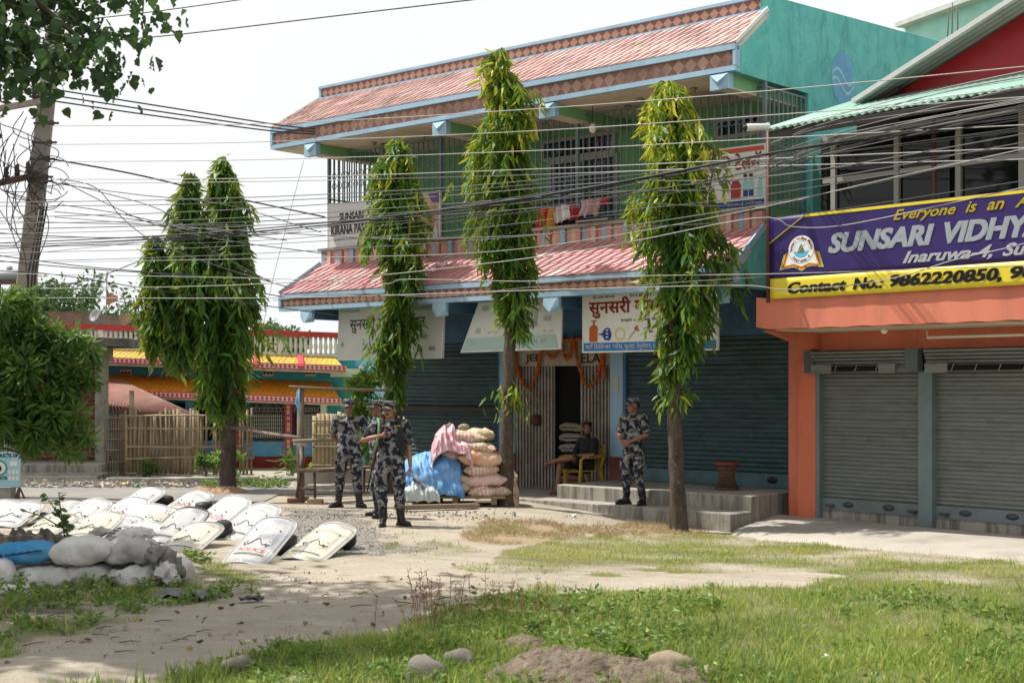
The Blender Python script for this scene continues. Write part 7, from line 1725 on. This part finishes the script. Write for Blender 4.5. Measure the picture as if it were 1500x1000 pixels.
# broad leaved weeds among the grass
M_weed = leafmat('weed_leaf', (.05,.12,.025), (.11,.21,.04), (.27,.33,.06), .3)
pos = []; dr = []; tone = []; LL = []
zones = [(G_LEFT, 420, .055), (G_FRONT, 1100, .048), (G_TUFT, 20, .05), (G_VERGE, 110, .08)]
for P, cnt, Ls in zones:
    bx0 = max(-6, min(p[0] for p in P)); bx1 = min(6, max(p[0] for p in P)); by0 = max(8.3, min(p[1] for p in P)); by1 = max(p[1] for p in P); c_ = 0; tries = 0
    while c_ < cnt and tries < 20000:
        tries += 1; x = r.uniform(bx0, bx1); y = r.uniform(by0, by1)
        if not inpoly(x, y, P) or N2(x, y, 1.2, 31) < (-.02 if P is G_FRONT else -.15): continue
        if P is G_FRONT and y > 12.5: continue
        c_ += 1; z = hgt(x, y); hh = r.uniform(.03, .13)
        for k in range(int(r.integers(7, 16))):
            a = r.uniform(0, 6.28); f = r.uniform(.2, 1); pos.append((x+math.cos(a)*.04*f, y+math.sin(a)*.04*f, z+hh*f)); dr.append((math.cos(a), math.sin(a), r.uniform(-.1, .9))); tone.append(np.clip(r.normal(.5, .2), 0, 1)); LL.append(Ls*r.uniform(.5, 1.2))
LL = np.array(LL); o = link('weeds', leaves_mesh('weeds', pos, dr, LL, LL*r.uniform(.3,.6,len(LL)), tone, M_weed, .3, ((0,.25),(.35,1),(.7,.75),(1,.05)), rs=8)); tag(o, 'broad leaved green weeds growing among the grass', 'weeds', kind='stuff')
# reddish dry seed stalks at the grass edge
m = MB(); rr = random.Random(4)
for k in range(45):
    px = rr.choice((rr.gauss(690,42), rr.gauss(610,25), rr.gauss(760,40))); py = 905+rr.uniform(-14, 34)
    b = gnd(px, py); hh = rr.uniform(.14, .42); tp = b+Vector((rr.uniform(-.07,.07), rr.uniform(-.05,.05), hh)); m.tube([b, b.lerp(tp,.5)+Vector((rr.uniform(-.01,.01),0,0)), tp], [.0028,.0024,.0016], 4, False)
    for q in range(7):
        c_ = b.lerp(tp, rr.uniform(.45, 1)); m.tube([c_, c_+Vector((rr.uniform(-.035,.035), rr.uniform(-.03,.03), rr.uniform(.005,.035)))], [.002,.0035], 4, False)
o = m.build('dry_stalks', mat('red_brown_stalk', (.20,.10,.05), (.28,.17,.09), 9, .9)); tag(o, 'reddish dry seed stalks along the edge of the grass', 'stalks', kind='stuff')
# single tall weeds
def weed(label, px, py, h, n, seed, Ls):
    b = gnd(px, py); rr_ = np.random.default_rng(seed); o = thing('tall_weed', label, 'plant', b); m = MB(); pts = [Vector((.02*math.sin(i+seed), 0, h*i/5)) for i in range(6)]; m.tube(pts, [.006,.006,.005,.004,.003,.002], 5); link('stem', m.mesh('stem', mat('weed_stem', (.12,.16,.05), (.16,.13,.06), 9)), o)
    P_ = []; D_ = []
    for k in range(n): t = rr_.uniform(.2, 1); P_.append((.02*math.sin(t*5+seed), 0, h*t)); a = rr_.uniform(0, 6.28); D_.append((math.cos(a), math.sin(a), rr_.uniform(-.6, .4)))
    Lq = rr_.uniform(.5, 1.1, n)*Ls; link('leaves', leaves_mesh('leaves', P_, D_, Lq, Lq*.38, rr_.uniform(.3,.8,n), M_weed, .3, rs=seed), o)
weed('tall thin weed with big drooping leaves standing in the grass', 1048, 930, .40, 16, 1, .10); weed('dark tall weed spike standing in the sunny grass', 1385, 928, .24, 20, 2, .05); weed('leafy weed by the nearest sandbags', 25, 898, .34, 26, 3, .12); weed('short leafy weed at the track side', 640, 905, .2, 14, 4, .06); weed('pale leaved broad weed beside the earth mound', 925, 968, .12, 18, 5, .16)
# mounds, boulders, litter
def mound(label, px, py, sx_, sy_, h, seed, m_):
    c_ = gnd(px, py); off = Vector((seed*3, seed, 0)); m = MB()
    def fn(s, t):
        a = (s-.5)*2; b = (t-.5)*2; d = min(1, math.sqrt(a*a+b*b)); x = a*sx_; y = b*sy_; p = Vector((c_.x+x, c_.y+y, 0)); z = h*(1-d*d)**1.1 if d < 1 else 0
        k = min(1, z/h*3)
        z += k*h*(.38*mnoise.noise(p*2.2+off)+.25*abs(mnoise.noise(p*5+off))+.20*mnoise.noise(p*13+off)+.11*mnoise.noise(p*30+off)); return (p.x, p.y, gz(p.x, p.y)-.035+z)
    m.grid(120, 80, fn); o = link('earth_mound', m.mesh('earth_mound', m_)); return tag(o, label, 'mound')
M_dk = mat('dark_earth', (.075,.066,.055), (.14,.125,.105), 6, .95, 1.0, 30, dirt=(.19,.175,.15), dsc=5, damt=.6, bd=.05); M_br = mat('brown_earth', (.15,.115,.08), (.25,.205,.15), 5, .95, 1.0, 30, dirt=(.08,.06,.04), dsc=3, damt=.6, bd=.05)
mound('dark heaped earth mound behind the sandbags at the picture edge', -10, 838, 1.25, .75, .42, 2, M_dk)
mound('rough brown earth mound in the foreground grass', 868, 1002, .82, .55, .20, 5, M_br); mound('small lump of brown earth in the grass beyond the larger mound', 765, 944, .22, .2, .1, 7, M_br); mound('low dark mound beneath the weeds at the picture edge', 60, 900, .9, .5, .06, 8, M_dk); mound('raised root soil around the two topped tree', 322, 722, .6, .45, .16, 9, mat('red_soil', (.26,.155,.09), (.34,.24,.16), 6, .95, .8, 30)); mound('pale gravel heap at the far road edge by the blue house', 400, 706, 1.0, .5, .14, 10, mat('gravel_heap', (.40,.38,.34), (.28,.26,.23), 22, .95, .9, 40))
stone('rounded grey boulder at the bottom edge of the view', gnd(626,1006), (.135,.13,.12), 11, (.19,.17,.145), 'boulder', 'boulder'); stone('smaller grey boulder touching the rounded one', gnd(672,978), (.10,.09,.08), 12, (.20,.18,.15), 'boulder', 'boulder'); stone('tan rock half buried in the grass by the track', gnd(352,980), (.12,.09,.06), 13, (.20,.165,.12), 'rock', 'rock'); stone('flat pale slab stone at the bottom edge', gnd(440,1008), (.26,.16,.035), 14, (.25,.23,.19), 'slab_stone', 'stone')
stone('brown clod at the end of the foreground mound', gnd(985,985), (.15,.12,.09), 15, (.26,.20,.14), 'rock', 'rock'); stone('small tan rock in the grass among sunlit tufts', gnd(1035,990), (.05,.05,.04), 16, (.4,.36,.3), 'rock', 'rock')
# pebbles and road rubble: uncountable
m = MB(); rr = random.Random(8)
def peb(px, py, s):
    p = gnd(px, py); q = [p+Vector((rr.uniform(-1,1)*s, rr.uniform(-1,1)*s, rr.uniform(0,.9)*s)) for _ in range(4)]; b = len(m.v)
    m.add([p+Vector((-s,-s*.6,-.01)), p+Vector((s,-s*.5,-.01)), p+Vector((s*.6,s,-.01)), p+Vector((-s*.7,s*.8,-.01)), p+Vector((-s*.5,-s*.4,s*rr.uniform(.5,1.1))), p+Vector((s*.6,-s*.2,s*rr.uniform(.5,1.1))), p+Vector((0,s*.6,s*rr.uniform(.5,1.1)))], [(0,1,5,4),(1,2,5),(2,6,5),(2,3,6),(3,0,4,6),(4,5,6)])
for k in range(1100):
    m.cur = rr.randrange(3); peb(rr.gauss(480,55), rr.uniform(742,812), rr.uniform(.005,.014))
for k in range(900): m.cur = rr.randrange(3); peb(rr.uniform(-20,420), rr.uniform(701,716), rr.uniform(.02,.06))
for k in range(300): m.cur = rr.randrange(3); peb(rr.uniform(600,1060), rr.uniform(744,778), rr.uniform(.004,.012))
for k in range(1300): m.cur = rr.choice((0,1,1,2)); peb(rr.uniform(-20,900), rr.uniform(822,960), rr.uniform(.002,.009)*(1+(rr.random() < .06)))
for k in range(130): m.cur = rr.randrange(3); peb(rr.uniform(560,760), rr.uniform(738,760), rr.uniform(.006,.022))
o = m.build('gravel', [mat('pebble_grey', (.30,.285,.26), (.2,.19,.17), 9), mat('pebble_pale', (.42,.39,.34), (.33,.3,.26), 9), mat('pebble_dark', (.25,.23,.2), (.19,.175,.15), 9)]); tag(o, 'loose grey pebbles scattered on the bare ground and road verge', 'gravel', kind='stuff')
# fallen leaves, twigs
pos = []; dr = []
for k in range(90):
    p = gnd(rr.uniform(-20, 720), rr.uniform(825, 985)); pos.append((p.x, p.y, p.z+.012+bumpz(p.x,p.y))); a = rr.uniform(0, 6.28); dr.append((math.cos(a), math.sin(a), rr.uniform(-.02,.25)))
M_dry = leafmat('fallen_leaf', (.07,.045,.025), (.20,.13,.06), (.42,.34,.12), .1)
o = link('fallen_leaves', leaves_mesh('fallen_leaves', pos, dr, r.uniform(.03,.075,len(pos)), r.uniform(.02,.045,len(pos)), r.uniform(0,1,len(pos))**1.6, M_dry, .4, rs=9)); tag(o, 'dry fallen leaves scattered over the shaded track', 'leaves', kind='stuff')
m = MB()
for k in range(60):
    p = gnd(rr.uniform(-20, 760), rr.uniform(832, 960), .014); p.z += bumpz(p.x, p.y); a = rr.gauss(0, .5); l = rr.uniform(.05, .2); q = p+Vector((math.cos(a)*l, math.sin(a)*l, rr.uniform(0,.02))); m.tube([p, p.lerp(q,.5)+Vector((0,rr.uniform(-.02,.02),.008)), q], [.004,.0035,.002], 5)
o = m.build('twigs', plain('twig_dark', (.05,.038,.028), .9)); tag(o, 'small dark twigs lying on the track', 'twigs', kind='stuff')
def scrap(label, px, py, s, c, seed, name='plastic_scrap'):
    p = gnd(px, py, .02); p.z += bumpz(p.x, p.y); rr_ = random.Random(seed); m = MB(); m.grid(8, 6, lambda a, b: ((a-.5)*s[0], (b-.5)*s[1], .25*s[2]+s[2]*mnoise.noise(Vector((a*3+seed, b*3, 0))))); o = link(name, m.mesh(name, mat('scrap_%s' % '_'.join(str(int(x*100)) for x in c), c, tuple(x*.7 for x in c), 9, .7))); o.location = p; o.rotation_euler = (0,0,rr_.uniform(-.5,.5)); return tag(o, label, 'litter')
scrap('torn grey plastic sheet lying by the weeds at the track side', 270, 872, (.52,.32,.08), (.16,.16,.17), 1); scrap('small black torn plastic on the track', 368, 878, (.2,.12,.05), (.03,.03,.035), 2); scrap('white paper scrap on the earth in front of the steps', 840, 757, (.1,.08,.05), (.7,.7,.68), 3); scrap('purple wrapper on the earth by the sack pallet', 701, 742, (.07,.06,.05), (.3,.2,.35), 4); scrap('white wrapper on the concrete apron near the shutters', 1228, 766, (.08,.06,.03), (.65,.65,.63), 5); scrap('white crumpled paper in the foreground grass', 1212, 972, (.07,.05,.05), (.75,.75,.73), 6)
scrap('white plastic scrap on the road', 236, 731, (.22,.14,.06), (.6,.6,.58), 7); scrap('yellow wrapper on the road verge', 178, 710, (.25,.12,.06), (.6,.5,.15), 8); scrap('green wrapper on the road verge', 199, 713, (.16,.1,.06), (.1,.4,.2), 9); scrap('dark rubber mat on the concrete apron by the shutter post', 1490, 790, (.9,.3,.02), (.03,.03,.03), 10, 'rubber_mat'); scrap('yellowed leaf litter clump by the pale boulders', 415, 950, (.07,.05,.05), (.5,.35,.1), 11)
# ---------------- light
SUN_EL = R(61); SUN_AZ = math.atan2(-.96, .27)      # compass-like angle of the sun, from +y towards +x
sd_ = Vector((math.sin(SUN_AZ)*math.cos(SUN_EL), math.cos(SUN_AZ)*math.cos(SUN_EL), math.sin(SUN_EL)))
sun = bpy.data.lights.new('sun', 'SUN'); sun.energy = 4.5; sun.angle = R(.8); sun.color = (1, .95, .87); so = bpy.data.objects.new('sun', sun); COL.objects.link(so); so.rotation_euler = sd_.to_track_quat('Z', 'Y').to_euler()
wd = bpy.data.worlds.new('World'); SC.world = wd; wd.use_nodes = True; N = wd.node_tree.nodes; L_ = wd.node_tree.links
sk = N.new('ShaderNodeTexSky'); sk.sky_type = 'NISHITA'; sk.sun_disc = False; sk.sun_elevation = SUN_EL; sk.sun_rotation = SUN_AZ; sk.air_density = 1.0; sk.dust_density = 1.5; sk.ozone_density = 1.0
hs = N.new('ShaderNodeHueSaturation'); hs.inputs['Saturation'].default_value = .28; hs.inputs['Value'].default_value = 1.0
L_.new(sk.outputs[0], hs.inputs['Color'])
tc_ = N.new('ShaderNodeTexCoord'); cn = N.new('ShaderNodeTexNoise'); cn.inputs['Scale'].default_value = 1.4; cn.inputs['Detail'].default_value = 5; L_.new(tc_.outputs['Generated'], cn.inputs['Vector'])
cr = N.new('ShaderNodeValToRGB'); cr.color_ramp.elements[0].position = .2; cr.color_ramp.elements[0].color = (.82,.82,.82,1); cr.color_ramp.elements[1].position = .7; L_.new(cn.outputs[0], cr.inputs[0])
cm = N.new('ShaderNodeMix'); cm.data_type = 'RGBA'; L_.new(cr.outputs[0], cm.inputs[0]); L_.new(hs.outputs[0], cm.inputs[6]); cm.inputs[7].default_value = (6.4,6.45,6.55,1)   # thin white cloud over the whole sky
L_.new(cm.outputs[2], N['Background'].inputs[0]); N['Background'].inputs[1].default_value = .11
# ---------------- camera
cd = bpy.data.cameras.new('camera'); cam = bpy.data.objects.new('camera', cd); COL.objects.link(cam); cam.location = (0,0,H); cam.rotation_euler = (R(90),0,0)
cd.sensor_width = 36; cd.lens = 36*F/1500; cd.shift_y = (HY-500)/1500; cd.clip_end = 1000; cd.dof.use_dof = True; cd.dof.focus_distance = 20; cd.dof.aperture_fstop = 4.5
SC.camera = cam
SC.view_settings.view_transform = 'Standard'; SC.view_settings.look = 'None'; SC.view_settings.exposure = .52; SC.view_settings.gamma = 1
SC.cycles.max_bounces = 6; SC.cycles.transparent_max_bounces = 12; SC.cycles.use_denoising = True; SC.cycles.caustics_reflective = False; SC.cycles.caustics_refractive = False
